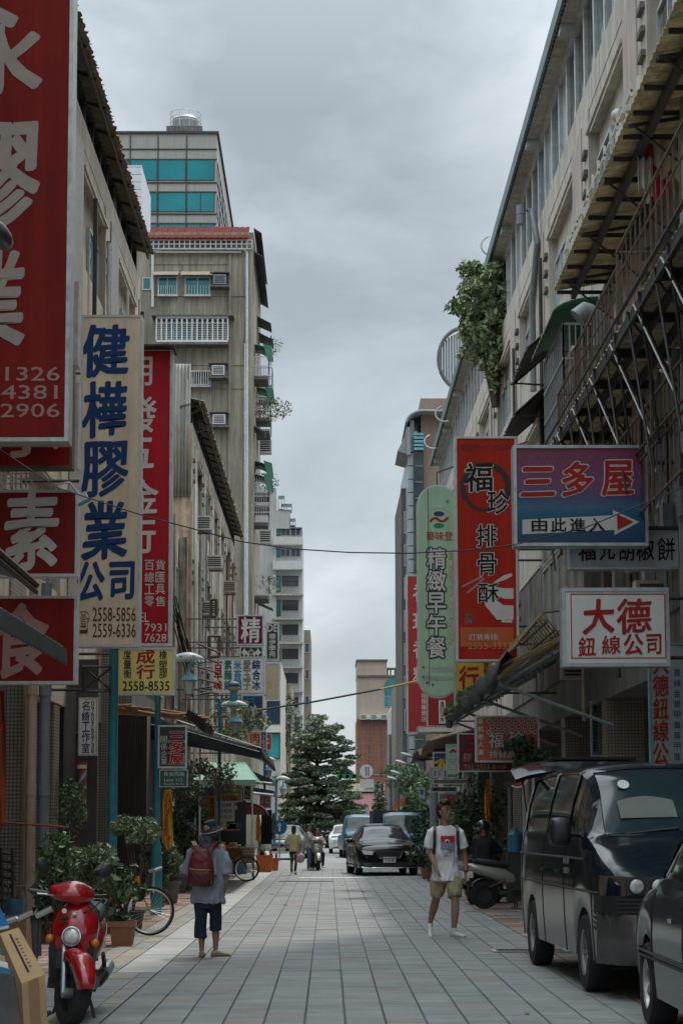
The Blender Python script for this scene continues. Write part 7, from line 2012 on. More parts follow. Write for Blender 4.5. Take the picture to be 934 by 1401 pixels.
MB().box((-.5, 5.85, 2.235), (.5, 6.05, 2.262)).build('hatch_spoiler', black, o, local=True)

SD = dict(L=4.6, sill=.24, R=.31, wheels=(.88, 3.55), roofw=.62, paint=greencar, lower=silverp, two_tone=0, nose=.34,
          top=[(0, .62), (.03, .70), (.15, .78), (.6, .88), (1.25, .97), (1.6, 1.15), (2.05, 1.37), (2.5, 1.43), (3.2, 1.40), (3.7, 1.16), (3.95, 1.06), (4.5, 1.0), (4.6, .85)],
          belt=[(0, .60), (.15, .75), (.6, .85), (1.25, .93), (2, .95), (3.9, .97), (4.6, .83)],
          w=[(0, .62), (.03, .72), (.12, .80), (.4, .86), (1, .89), (3.6, .89), (4.3, .84), (4.6, .72)],
          side_glass=[(1.62, 2.45), (2.53, 3.25), (3.3, 3.55)], ws=(1.28, 2.08), rw=(3.22, 3.85), seams=(1.28, 2.49, 3.4), strips=((.52, .5, 4.3), (.555, .5, 4.3)), handles=((2.1, .82), (3.0, .82)), handlem=greencar)
S1 = dict(SD); S1.update(roofw=.78, top=[(0, .66), (.03, .76), (.15, .84), (.6, .96), (1.1, 1.05), (1.5, 1.28), (1.95, 1.46), (2.5, 1.50), (3.2, 1.47), (3.7, 1.2), (4.5, 1.05), (4.6, .9)],
          belt=[(0, .64), (.15, .81), (.6, .92), (1.1, 1.01), (2, 1.04), (3.9, 1.05), (4.6, .88)], ws=(1.12, 1.95), side_glass=[(1.45, 2.38), (2.5, 3.2)])
t = car('dark metallic sedan cut off by the right edge of the photo', 'car', 'parked_sedan', (3.25, 15.25, 0), R(180), S1)
for s in (-1, 1): mirror(t, s * .70, 1.75, 1.05, s, M('teal_dark_paint', (.012, .05, .06), .3, coat=.6), .2, .13)
plate(t, 0, -.02, .45, '3Q-5820')

CM_ = dict(SD); CM_.update(paint=blackcar, lower=blackcar, handlem=chrome, sill=.22, roofw=.62,
           top=[(0, .60), (.03, .72), (.15, .82), (.6, .92), (1.15, 1.0), (1.5, 1.18), (2.0, 1.40), (2.5, 1.47), (3.3, 1.42), (3.85, 1.18), (4.1, 1.1), (4.5, 1.02), (4.6, .85)],
           w=[(0, .66), (.03, .76), (.10, .83), (.3, .88), (1, .91), (3.6, .91), (4.3, .86), (4.6, .74)], strips=((.30, .4, 4.3),))
t = car('black sedan with chrome grille facing the camera in the street', 'car', 'black_sedan', (1.76, 55.3, 0), R(4.5), CM_)
o = MB().prism([(-.40, -.02, .72), (.40, -.02, .72), (.30, -.05, .52), (-.30, -.05, .52)], (0, .06, 0)).build('grille', steel_dk, t, local=True)
b = MB()
for k in range(5): w = .39 - .022 * k; b.box((-w, -.065, .70 - .038 * k), (w, -.03, .712 - .038 * k))
b.tube([(-.42, -.03, .73), (-.30, -.07, .51), (.30, -.07, .51), (.42, -.03, .73)], .016, 5); b.build('chrome_bar', chrome, o, local=True)
for s in (-1, 1):
    o = MB().prism([(s * .45, -.015, .70), (s * .80, .10, .74), (s * .83, .30, .77), (s * .74, .05, .62), (s * .5, -.03, .60)], (0, -.03, .0)).add([], []).build('headlight', lensm, t, local=True)
    MB().prism([(s * .50, -.045, .36), (s * .76, .0, .38), (s * .76, .0, .31), (s * .52, -.045, .29)], (0, -.015, 0)).build('fog_lamp', silverp, t, local=True)
    mirror(t, s * .88, 1.62, 1.0, s, blackcar, .2, .13)
MB().prism([(-.62, -.04, .40), (.62, -.04, .40), (.55, -.05, .27), (-.55, -.05, .27)], (0, .05, 0)).build('air_intake', black, t, local=True)
MB().tube([(-.80, .02, .25), (-.4, -.05, .235), (.4, -.05, .235), (.80, .02, .25)], .014, 5).build('chrome_lip', chrome, t, local=True)
MB().box((-.72, -.045, .42), (.72, .0, .50)).build('bumper', blackcar, t, local=True)
plate(t, 0, -.06, .46, '7528-ZK')

TRK = dict(L=4.3, sill=.34, R=.30, wheels=(.62, 3.2), roofw=.68, paint=bluep, lower=bluep, nose=.4, n=50,
           top=[(0, .98), (.06, 1.05), (.3, 1.25), (.75, 1.80), (1.1, 1.88), (1.6, 1.86), (1.66, 1.2), (1.8, 1.0), (4.3, 1.0)], belt=[(0, .95), (.3, 1.14), (1.6, 1.16), (1.7, .97), (4.3, .97)],
           w=[(0, .70), (.1, .78), (.4, .82), (4.3, .82)], side_glass=[(.55, 1.5)], ws=(.18, .72), rw=None, seams=(.45, 1.6), strips=())
t = car('bright blue small truck behind the black sedan', 'truck', 'blue_truck', (at(486, 1175, Y=84).x + .3, 84, 0), R(3), TRK, 'blue trucks parked beyond the black sedan')
MB().box((-.75, -.03, .80), (.75, .02, .86)).build('stripe', white, t, local=True)
for s in (-1, 1): MB().box((s * .45, -.04, .62), (s * .72, .02, .76)).build('headlight', lensm, t, local=True)
MB().box((-.8, -.06, .38), (.8, .1, .56)).build('bumper', blackp, t, local=True); plate(t, 0, -.065, .46, '3M-1180')
TR2 = dict(TRK); TR2['paint'] = M('steel_blue_paint', (.05, .13, .20), .35, coat=.4); TR2['lower'] = TR2['paint']
t = car('dull blue truck mostly hidden behind the black sedan and the bush', 'truck', 'blue_truck', (at(552, 1150, Y=67).x, 67, 0), R(2), TR2, 'blue trucks parked beyond the black sedan')
MB().box((-.95, 1.7, 1.0), (.95, 4.25, 1.97)).build('cargo_cover', M('dark_canvas', (.03, .04, .045), .8), t, local=True)
for s in (-1, 1): MB().box((s * .45, -.04, .62), (s * .72, .02, .76)).build('headlight', lensm, t, local=True)
SV = dict(SD); SV.update(paint=M('silver_grey_paint', (.17, .19, .20), .3, metal=.5, coat=.6), lower=silverp, n=50)
t = car('silver grey car parked at the left beyond the orange crates', 'car', 'parked_car', (at(382, 1170, Y=80).x + .1, 80, 0), R(-3), SV)
for s in (-1, 1): MB().prism([(s * .45, -.02, .66), (s * .74, .1, .70), (s * .74, .1, .58), (s * .48, -.03, .56)], (0, -.03, 0)).build('headlight', lensm, t, local=True)
MB().box((-.5, -.05, .48), (.5, 0, .56)).build('grille', chrome, t, local=True); MB().box((-.7, -.06, .26), (.7, .02, .36)).build('bumper', white, t, local=True); plate(t, 0, -.07, .42, '6D-2077')
for (px, Yp, m, lab) in ((474, 96, white, 'white car behind the bright blue truck'), (470, 118, M('faded_white_paint', (.5, .5, .46), .4), 'small pale car farthest down the street'), (497, 104, M('dark_red_paint', (.2, .02, .02), .3, coat=.5), 'dark red vehicle whose roof shows above the bright blue truck')):
    s_ = dict(TRK if Yp == 104 else SD); s_.update(paint=m, lower=m, n=36, handles=())
    t = car(lab, 'car', 'parked_car', (at(px, 1160, Y=Yp).x, Yp, 0), 0, s_)
    for s in (-1, 1): MB().box((s * .45, -.05, .6), (s * .66, .02, .7)).build('headlight', lensm, t, local=True)


# ------------------------------------------------------------------ scooters
def scooter(label, loc, rz, paint_m, steer=0.0, seatm=None, side=None, group='scooters parked along the shops', rear=False, white_tail=None, detail=True):
    t = thing('scooter', label, 'scooter', loc, rz, group)
    S = Matrix.Translation((0, -.52, 0)) @ Matrix.Rotation(steer, 4, 'Z') @ Matrix.Translation((0, .52, 0))
    fw = wheel(t, 0, 0, .25, .105, 1, rimm, 5); fw.name = 'front_wheel'; fw.matrix_local = S @ Matrix.Translation((0, -.64, .25))
    rw_ = wheel(t, 0, .60, .25, .11, 1, rimm, 5); rw_.name = 'rear_wheel'
    b = MB()
    for s in (-1, 1): b.tube([(s * .075, -.64, .25), (s * .075, -.60, .42), (s * .06, -.50, .62)], [.022, .022, .018], 8)
    b.lathe([(.001, -.08), (.04, -.08), (.04, .08), (.001, .08)], (0, -.64, .25), 12, 'X').xf(S).build('fork', alu, t, smooth=True, local=True)
    b = MB(); rgs = []
    for k in range(15):
        a = R(12 + 125 * k / 14); r = .285; w = .085 * math.sin(math.pi * min(max((k + 1.2) / 16, 0.08), .92)) ** .4
        c = Vector((0, -.64 - r * math.cos(a), .25 + r * math.sin(a))); o_ = Vector((0, -math.cos(a), math.sin(a)))
        rgs.append([c + Vector((w * math.cos(q), 0, 0)) + o_ * (.045 * math.sin(q) - (.05 if math.sin(q) < .1 else 0) * (1 - abs(math.sin(q)))) for q in [math.pi * j / 8 for j in range(9)]])
    o = b.rings(rgs, cap=False, closed=False).xf(S).build('front_fender', paint_m, t, smooth=True, local=True, ang=70); o.modifiers.new('thickness', 'SOLIDIFY').thickness = .008
    def shell(rows, nn=14, back=.1):
        rgs = []
        for (z, y, w, dpt) in rows:
            rgs.append([(w * math.cos(q), y + dpt - dpt * math.sin(q) ** .8 * 1.0, z) for q in [math.pi * (1 - j / nn) for j in range(nn + 1)]] + [(w * .8, y + dpt + .05, z), (-w * .8, y + dpt + .05, z)])
        return rgs
    MB().rings(shell([(.50, -.50, .10, .10), (.55, -.555, .145, .14), (.64, -.585, .185, .17), (.74, -.575, .19, .17), (.84, -.535, .165, .16), (.90, -.495, .11, .13), (.925, -.45, .07, .09)])).build('front_apron', paint_m, t, smooth=True, local=True, ang=60)
    hl = MB().lathe([(.001, -.022), (.035, -.02), (.058, -.008), (.068, .01), (.068, .03)], (0, 0, 0), 22, 'Y').xf(Matrix.Translation((0, -.590, .665)) @ Matrix.Rotation(R(-4), 4, 'X')).build('headlight', lensm, t, smooth=True, local=True)
    MB().lathe([(.066, -.012), (.076, -.01), (.078, .01), (.068, .02)], (0, 0, 0), 22, 'Y').xf(Matrix.Translation((0, -.590, .665)) @ Matrix.Rotation(R(-4), 4, 'X')).build('bezel', chrome, hl, smooth=True, local=True)
    for s in (-1, 1): MB().ball((s * .178, -.50, .625), (.035, .045, .035), 12, 8).build('turn_signal', amber, t, smooth=True, local=True)
    if detail:
        b = MB()
        for z in (.80, .765): b.obox((-.075, -.583 + (z - .765) * .6, z), (.03, 0, 0), (0, .006, 0), (0, 0, .008))
        b.build('air_slot', black, t, local=True)
        MB().lathe([(.001, -.008), (.02, -.006), (.022, .01)], (.0, -.556, .825), 12, 'Y').build('badge', chrome, t, smooth=True, local=True); MB().lathe([(.001, -.006), (.02, -.004), (.02, .01)], (-.085, -.535, .845), 12, 'Y').build('sticker', wht, t, smooth=True, local=True)
    b = MB().rings([[(-.14, -.44, .30), (.14, -.44, .30), (.17, -.34, .28), (-.17, -.34, .28)], [(-.18, -.50, .55), (.18, -.50, .55), (.19, -.36, .55), (-.19, -.36, .55)], [(-.15, -.45, .86), (.15, -.45, .86), (.17, -.32, .86), (-.17, -.32, .86)], [(-.08, -.42, .93), (.08, -.42, .93), (.08, -.34, .93), (-.08, -.34, .93)]])
    b.rings([[(-.17, -.40, .25), (.17, -.40, .25), (.17, -.40, .33), (-.17, -.40, .33)], [(-.18, .12, .25), (.18, .12, .25), (.18, .12, .33), (-.18, .12, .33)]])
    b.box((-.10, -.58, .42), (.10, -.42, .55)); b.build('leg_shield', blackp, t, smooth=True, local=True, ang=30)
    tm = white_tail or paint_m
    rgs = []
    for (y, z0, z1, w) in ((.02, .36, .60, .13), (.12, .38, .70, .16), (.3, .44, .74, .165), (.5, .52, .76, .155), (.7, .60, .79, .13), (.84, .66, .80, .09), (.90, .70, .79, .05)):
        rgs.append([(w * math.cos(q), y, (z0 + z1) / 2 + (z1 - z0) / 2 * math.sin(q)) for q in [2 * math.pi * j / 16 for j in range(16)]])
    MB().rings(rgs).build('tail_body', tm, t, smooth=True, local=True, ang=60)
    rgs = []
    for (y, z, w, h) in ((.0, .70, .10, .03), (.06, .745, .13, .05), (.25, .765, .14, .06), (.42, .79, .135, .06), (.6, .825, .12, .055), (.74, .835, .09, .045), (.80, .83, .05, .03)):
        rgs.append([(w * math.cos(q), y, z + h * math.sin(q)) for q in [2 * math.pi * j / 14 for j in range(14)]])
    MB().rings(rgs).build('seat', seatm or M('black_seat_vinyl', (.018, .019, .02), .45, var=.1), t, smooth=True, local=True, ang=60)
    o = MB().ball((0, .905, .735), (.075, .035, .04), 12, 8).build('tail_light', tail_red, t, smooth=True, local=True)
    MB().tube([(-.08, .62, .84), (-.09, .85, .88), (0, .93, .885), (.09, .85, .88), (.08, .62, .84)], .014, 6).build('grab_rail', silverp if white_tail else black, t, smooth=True, local=True)
    MB().box((-.11, .9, .50), (.11, .915, .62)).box((-.03, .8, .56), (.03, .9, .60)).build('number_plate', wht, t, local=True)
    rgs = []
    for k in range(9):
        a = R(30 + 120 * k / 8); c = Vector((0, .60 - .29 * math.cos(a), .25 + .29 * math.sin(a))); rgs.append([c + Vector((x_, 0, 0)) for x_ in (-.07, -.03, .03, .07)])
    o = MB().rings(rgs, cap=False, closed=False).build('rear_fender', blackp, t, smooth=True, local=True); o.modifiers.new('thickness', 'SOLIDIFY').thickness = .01
    b = MB().tube([(.0, .1, .27), (.08, .3, .27), (.09, .62, .26)], [.07, .08, .06], 10); b.lathe([(.001, -.05), (.09, -.04), (.09, .04), (.001, .05)], (.10, .28, .28), 14, 'X').build('engine', steel_dk, t, smooth=True, local=True)
    MB().tube([(.12, .2, .25), (.15, .35, .25), (.155, .5, .30), (.16, .86, .36)], [.02, .03, .05, .055], 12).build('exhaust', blackp, t, smooth=True, local=True)
    MB().tube([(.165, .55, .33), (.17, .8, .365)], [.05, .052], 10).build('heat_shield', alu if detail else steel_dk, t, smooth=True, local=True)
    b = MB()
    b.tube([(.09, .05, .24), (.19, .0, .015), (.19, .07, .012)], .013, 6).tube([(-.09, .05, .24), (-.16, .04, .015)], .013, 6).build('stand', steel_dk, t, smooth=True, local=True)
    b = MB();
    for s in (-1, 1): b.tube([(s * .16, .55, .38), (s * .17, .25, .5)], .018, 6)
    b.build('shock_absorber', steel_dk, t, local=True)
    H = S
    rgs = []
    for (x, zc_, r, yy) in ((-.19, .985, .025, -.40), (-.15, .98, .055, -.43), (-.06, .985, .085, -.46), (0, .985, .095, -.47), (.06, .985, .085, -.46), (.15, .98, .055, -.43), (.19, .985, .025, -.40)):
        rgs.append([(x, yy - r * 1.2 * math.cos(q), zc_ + r * .95 * math.sin(q) - .02 * math.cos(q)) for q in [2 * math.pi * j / 12 for j in range(12)]])
    hc = MB().rings(rgs).xf(H).build('handlebar_cover', paint_m, t, smooth=True, local=True, ang=70)
    MB().tube([(-.15, -.475, .985), (0, -.56, 1.02), (.15, -.475, .985)], .007, 5).xf(H).build('cover_trim', silverp, hc, local=True)
    MB().box((-.07, -.44, 1.03), (.07, -.36, 1.065)).xf(H).build('instrument_panel', blackp, hc, local=True)
    for s in (-1, 1):
        MB().tube([(s * .15, -.40, .96), (s * .33, -.33, .97)], .017, 8).xf(H).build('grip', blackp, t, smooth=True, local=True)
        MB().tube([(s * .17, -.45, .955), (s * .30, -.42, .955)], .007, 5).xf(H).build('brake_lever', chrome, t, local=True)
        o = MB().tube([(s * .17, -.40, .98), (s * .22, -.40, 1.06), (s * .25, -.40, 1.12)], .007, 6).xf(H).build('mirror', blackp, t, smooth=True, local=True)
        MB().ball((0, 0, 0), (.068, .02, .05), 14, 8).xf(H @ Matrix.Translation((s * .27, -.41, 1.17)) @ Matrix.Rotation(R(s * -38), 4, 'Y')).build('mirror_head', blackp, o, smooth=True, local=True)
    MB().tube([(-.2, -.42, .965), (-.14, -.54, .9), (-.05, -.52, .84)], .006, 5).tube([(.2, -.42, .965), (.15, -.53, .9), (.06, -.52, .84)], .006, 5).tube([(.05, -.6, .5), (.1, -.62, .36), (.06, -.64, .26)], .006, 5).build('cable', black, t, smooth=True, local=True)
    MB().tube([(0, -.50, .60), (0, -.40, .95)], .03, 8).build('steering_column', blackp, t, local=True)
    return t


c = at(98, 1384, Z=0)
HERO = scooter('bright red scooter with round headlight parked at the lower left', (-2.0, 15.05, 0), R(0), redp, R(30))
HERO.rotation_euler = (0, R(6), R(0)); HERO.scale = (.96, .96, 1.0)
c = at(680, 1240, Z=0)
sil = M('silver_scooter_panel', (.40, .40, .38), .35, metal=.3, coat=.5)
SC2 = scooter('black and silver scooter parked sideways beside the van, nearest on the right', (3.35, 34.0, 0), R(98), blackp, R(5), None, None, white_tail=sil)
SC3 = scooter('dark scooter with red tail lamp carrying the helmeted rider', (2.95, 36.2, 0), R(155), M('dark_scooter_paint', (.02, .02, .024), .3, coat=.5), 0)
for (px, Yp, rz, lab, m) in ((361, 66, 10, 'white scooter parked beyond the far bicycle on the left', white), (444, 118, -20, 'first of the scooters parked in a row at the crossing', None), (450, 119, -15, 'dark scooter second from the left in the row at the crossing', None), (457, 120, -10, 'scooter in the middle of the row at the crossing', None),
                             (463, 119, -10, 'red scooter at the right end of the row at the crossing', redp)):
    x = at(px, 1160, Y=Yp).x
    if m: scooter(lab, (x, Yp, 0), R(rz), m, 0, detail=False)
    else:
        o = copy_tree(SC3); o.location = (x, Yp, 0); o.rotation_euler = (0, 0, R(rz)); o['label'] = lab; o['group'] = 'scooters in a row at the far crossing'
SC4 = scooter('silver fronted scooter ridden next to the man in grey', (at(431, 1187, Y=62).x, 62.4, 0), R(8), sil, 0, group='scooters ridden in the street', detail=False)


# ------------------------------------------------------------------ bicycles
def bicycle(label, loc, rz, m, basket=False, rimc=None):
    """axis along local X, front wheel at +X"""
    t = thing('bicycle', label, 'bicycle', loc, rz, 'bicycles at the left shops')
    Rr = .33
    for nm, x in (('front_wheel', .53), ('rear_wheel', -.53)):
        w = bpy.data.objects.new(nm, None); COL.objects.link(w); w.parent = t; w.location = (x, 0, Rr); ORG[w.name] = Vector((0, 0, 0))
        MB().lathe([(Rr - .03, -.016), (Rr - .008, -.019), (Rr, 0), (Rr - .008, .019), (Rr - .03, .016)], (0, 0, 0), 40, 'Y').build('tyre', rubber, w, smooth=True, local=True, ang=80)
        MB().lathe([(Rr - .05, -.011), (Rr - .029, -.015), (Rr - .029, .015), (Rr - .05, .011), (Rr - .05, -.011)], (0, 0, 0), 40, 'Y').build('rim', rimc or chrome, w, smooth=True, local=True)
        b = MB()
        for k in range(28):
            a = 2 * math.pi * k / 28; b.tube([(.02 * math.cos(a + .5), .025 * (-1) ** k, .02 * math.sin(a + .5)), ((Rr - .045) * math.cos(a), 0, (Rr - .045) * math.sin(a))], .0022, 3, cap=False)
        b.cyl((0, -.05, 0), (0, .05, 0), .018, n=8); b.build('spokes', alu, w, local=True)
    b = MB(); hd, bb, st = (.36, 0, .80), (-.08, 0, .30), (-.22, 0, .76)
    b.tube([(.38, 0, .62), bb], .019, 7).tube([(.36, 0, .76), (.0, 0, .50), (-.14, 0, .50)], .016, 7).tube([bb, st], .016, 7).tube([(.385, 0, .60), hd], .022, 8)
    for s in (-1, 1): b.tube([bb, (-.53, s * .05, Rr)], .01, 5).tube([(-.20, 0, .68), (-.53, s * .05, Rr)], .009, 5)
    b.build('frame', m, t, smooth=True, local=True)
    b = MB()
    for s in (-1, 1): b.tube([(.385, s * .01, .62), (.40, s * .05, .58), (.53, s * .05, Rr)], .012, 6)
    b.build('fork', m, t, smooth=True, local=True)
    MB().tube([hd, (.34, 0, .92)], .014, 6).tube([(.26, -.28, .95), (.33, -.2, .96), (.36, 0, .93), (.33, .2, .96), (.26, .28, .95)], .012, 6).build('handlebar', chrome, t, smooth=True, local=True)
    MB().tube([st, (-.24, 0, .86)], .012, 6).build('seat_post', chrome, t, local=True)
    MB().rings([[(x, w * math.cos(q), z + .025 * math.sin(q)) for q in [2 * math.pi * j / 10 for j in range(10)]] for x, w, z in ((-.36, .05, .88), (-.33, .085, .885), (-.25, .075, .88), (-.16, .035, .88), (-.10, .02, .875))]).build('saddle', blackp, t, smooth=True, local=True)
    for x in (.53, -.53):
        b = MB(); b.rings([[(x + .36 * math.cos(a), s, Rr + .36 * math.sin(a)) for s in (-.025, 0, .025)] for a in [R(20 + 12 * k) for k in range(12)]], cap=False, closed=False); b.build('mudguard', m if basket else black, t, smooth=True, local=True)
    b = MB().lathe([(.001, .03), (.09, .03), (.09, .036), (.001, .036)], bb, 16, 'Y'); b.tube([bb[:1] + (.05,) + bb[2:], (.0, .06, .16)], .009, 5).box((-.03, .05, .14), (.06, .13, .165)).tube([bb[:1] + (-.05,) + bb[2:], (-.16, -.06, .44)], .009, 5).box((-.2, -.13, .44), (-.11, -.05, .46)); b.build('crank', steel_dk, t, local=True)
    MB().tube([(-.5, .07, .3), (-.42, .16, .01)], .01, 5).build('kickstand', alu, t, local=True)
    if basket:
        b = MB()
        for i in range(8):
            for (p, q) in (((.46 + .035 * i, -.14), (.48 + .04 * i, -.16)), ((.46 + .035 * i, .14), (.48 + .04 * i, .16))): b.tube([(p[0], p[1], .72), (q[0], q[1], .95)], .005, 4)
        for z, a0, a1, w in ((.72, .46, .70, .14), (.8, .47, .73, .147), (.88, .475, .75, .155), (.95, .48, .77, .16)): b.tube([(a0, -w, z), (a1, -w, z), (a1, w, z), (a0, w, z)], .006, 4, closed=True)
        b.build('basket', alu_w, t, local=True)
        MB().box((-.72, -.1, .70), (-.34, .1, .72)).build('carrier', alu, t, local=True)
    return t


bicycle('yellow framed bicycle half hidden by the potted shrubs', (at(205, 1277, Y=26).x - .53, 26.0, 0), R(4), M('bicycle_yellow', (.50, .24, .03), .4, coat=.4))
bicycle('black bicycle with a wire basket farther down on the left', (at(337, 1203, Y=50).x - .52, 50.2, 0), R(178) * 0 + R(-5), M('bicycle_black', (.10, .10, .10), .3, metal=.4), True)
t = thing('wooden_crate', 'brown wooden box on legs behind the black bicycle', 'crate', (*at(325, 1200, Y=51.5)[:2], 0)); c = ORG[t.name]
MB().box((c.x - .35, 51.3, .45), (c.x + .45, 51.8, .88)).build('box', M('orange_wood', (.32, .17, .07), .7, var=.3), t)
for sx in (-.32, .40): MB().box((c.x + sx, 51.4, 0), (c.x + sx + .05, 51.45, .45)).build('leg', steel_dk, t)
for (px, py, s, lab) in ((362, 1193, .26, 'orange plastic crate nearest the black bicycle'), (373, 1191, .2, 'smaller orange plastic crate just behind the first one')):
    c = at(px, py, Z=0); t = thing('plastic_crate', lab, 'crate', c, 0, 'orange plastic crates')
    b = MB().rings([[(c.x + sx * s * k, c.y + sy * s * k, z) for sx, sy in ((-1, -1), (1, -1), (1, 1), (-1, 1))] for k, z in ((.85, 0), (1, s * 1.9), (1.08, s * 1.9), (1.08, s * 2), (.95, s * 2), (.8, .05))]); b.build('crate_body', M('orange_plastic', (.55, .12, .02), .45), t)

t = thing('cardboard_box', 'worn cardboard box with a label line leaning at the lower left corner', 'box', (-1.85, 11, 0))
Yb = 11.0
f = [at(-30, 1290, Y=Yb + .55), at(26, 1269, Y=Yb + .55), at(62, 1333, Y=Yb), at(-2, 1348, Y=Yb)]
d1 = at(76, 1420, Y=Yb - .05); d2 = at(30, 1430, Y=Yb - .05)
q = [at(30, 1345, Y=Yb), at(62, 1333, Y=Yb), at(82, 1460, Y=Yb - .1), at(40, 1470, Y=Yb - .1)]
b = MB(); tp = [at(0, 1277, Y=Yb + .6), at(26, 1269, Y=Yb + .6), at(62, 1333, Y=Yb), at(30, 1346, Y=Yb)]
dn = Vector((.06, 0, -.9))
b.add(tp + [p + dn for p in tp], [(0, 1, 2, 3), (3, 2, 6, 7), (2, 1, 5, 6), (1, 0, 4, 5), (0, 3, 7, 4), (7, 6, 5, 4)]); b.build('box_body', cardb, t)
b = MB()
u0, u1 = tp[0].lerp(tp[1], .45), tp[3].lerp(tp[2], .45); n_ = (tp[1] - tp[0]).cross(tp[3] - tp[0]).normalized() * -1
if n_.z < 0: n_ = -n_
w_ = (tp[1] - tp[0]).normalized() * .006
p0_, p1_ = u0.lerp(u1, .08) + n_ * .004, u0.lerp(u1, .86) + n_ * .004
b.add([p0_ - w_, p0_ + w_, p1_ + w_, p1_ - w_], [(0, 1, 2, 3)])
for k in range(9): c = u0.lerp(u1, .2 + .07 * k) + n_ * .004 + w_ * 4; b.add([c - w_ * 1.2, c + w_ * 1.2, c + w_ * 1.2 + (u1 - u0) * .02, c - w_ * 1.2 + (u1 - u0) * .02], [(0, 1, 2, 3)])
b.build('printed_line', K_TXT, t)
e0, e1 = tp[3] + Vector((0, -.004, 0)), tp[2] + Vector((0, -.004, 0))
MB().add([e0.lerp(e1, .3), e0.lerp(e1, .72), e0.lerp(e1, .72) + dn, e0.lerp(e1, .3) + dn], [(0, 1, 2, 3)]).build('packing_tape', M('brown_tape', (.25, .15, .075), .35), t)
t = thing('stacked_boards', 'blue and brown boards standing beside the cardboard box', 'boards', (-2.0, 10.6, 0))
for k, m in enumerate((M('blue_board_face', (.02, .10, .2), .5), cardb, alu, M('blue_board_face', (.02, .1, .2), .5), steel_dk)):
    MB().prism([at(-20 - k * 8, 1290 + k * 6, Y=10.5), at(2 + k * 6, 1300 + k * 8, Y=10.5), at(44 + k * 3 - 8, 1470, Y=10.4), at(-30, 1480, Y=10.4)], (0, .02, 0)).xf(Matrix.Translation((0, -.04 * k, 0))).build('board', m, t)
t = thing('blue_sheet', 'bright blue panel corner above the cardboard box', 'panel', at(-10, 1270, Y=11.9)); MB().prism([at(-30, 1200, Y=11.9), at(-2, 1238, Y=11.9), at(11, 1266, Y=11.9), at(-30, 1275, Y=11.9)], (0, .03, 0)).build('panel', M('vivid_blue', (.01, .15, .40), .4), t)
MB().prism([at(-30, 1275, Y=11.88), at(12, 1266, Y=11.88), at(12, 1270, Y=11.88), at(-30, 1279, Y=11.88)], (0, .03, 0)).build('edge', alu_w, t)
t = thing('hand_cart', 'steel hand cart with shiny tubular handle behind the cardboard box', 'cart', (-2.1, 14, 0))
MB().tube([at(5, 1262, Y=13.6), at(24, 1256, Y=13.6)], .022, 8).tube([at(24, 1258, Y=13.7), at(46, 1248, Y=13.7)], .024, 8).tube([at(50, 1254, Y=13.7), at(72, 1243, Y=13.7)], .025, 8).build('handle', chrome, t, smooth=True)
MB().tube([at(45, 1250, Y=13.75), at(49, 1312, Y=13.75)], .02, 6).tube([at(54, 1254, Y=13.75), at(54, 1308, Y=13.75)], .018, 6).tube([at(49, 1312, Y=13.75), at(49, 1405, Y=13.8)], .016, 6).box((-2.5, 13.6, .12), (-2.02, 14.1, .15)).build('frame', steel_dk, t)
for s in (-2.4, -2.1): MB().lathe([(.001, -.02), (.06, -.02), (.06, .02), (.001, .02)], (s, 13.7, .06), 14, 'X').build('wheel', rubber, t)

# ================================================================== PEOPLE
skin = M('skin_tan', (.33, .185, .12), .6, var=.08, scale=12)
hairm = M('dark_brown_hair', (.025, .016, .012), .6, var=.3, scale=40)
hair_g = M('greying_hair', (.07, .07, .075), .6, var=.6, scale=60)


def remeshed(name, mb, m, parent, voxel=.012, smooth=4, fold=0.0, fscale=9.0, seed=0, fz=None):
    """one continuous surface grown over overlapping tapered pieces"""
    me = mb.mesh(name, m)
    o = bpy.data.objects.new(name, me); COL.objects.link(o)
    r = o.modifiers.new('r', 'REMESH'); r.mode = 'VOXEL'; r.voxel_size = voxel; r.use_smooth_shade = True
    s = o.modifiers.new('s', 'SMOOTH'); s.factor = .5; s.iterations = smooth
    dg = bpy.context.evaluated_depsgraph_get(); dg.update()
    nm = bpy.data.meshes.new_from_object(o.evaluated_get(dg))
    bpy.data.objects.remove(o); bpy.data.meshes.remove(me)
    if fold:
        n = len(nm.vertices); co = np.empty(n * 3); no = np.empty(n * 3)
        nm.vertices.foreach_get('co', co); nm.vertices.foreach_get('normal', no); co = co.reshape(-1, 3); no = no.reshape(-1, 3)
        for i in range(n):
            x, y, z = co[i]; k = 1 if fz is None else min(1, max(0, (fz - z) / .25))
            co[i] += no[i] * fold * k * (mnoise.noise(Vector((x * fscale + z * fscale * .5, y * fscale, z * fscale * .55 + seed))) + .5 * mnoise.noise(Vector((x * fscale * 2.1, y * fscale * 2, z * fscale - x * 6 + seed))))
        nm.vertices.foreach_set('co', co.ravel())
    nm.materials.clear(); nm.materials.append(m); nm.name = name
    nm.polygons.foreach_set('use_smooth', [True] * len(nm.polygons)); nm.update()
    return link_mesh(name, nm, parent)


def ell(b, rows, n=18):
    """stacked ellipses (x, y, z, rx, ry)"""
    return b.rings([[(x + rx * math.cos(a), y + ry * math.sin(a), z) for a in [2 * math.pi * j / n for j in range(n)]] for x, y, z, rx, ry in rows])


def limb(b, pts, rad, n=12):
    b.tube(pts, rad, n)
    for p, r in zip(pts, rad): b.ball(p, r * .99, 10, 8)
    return b


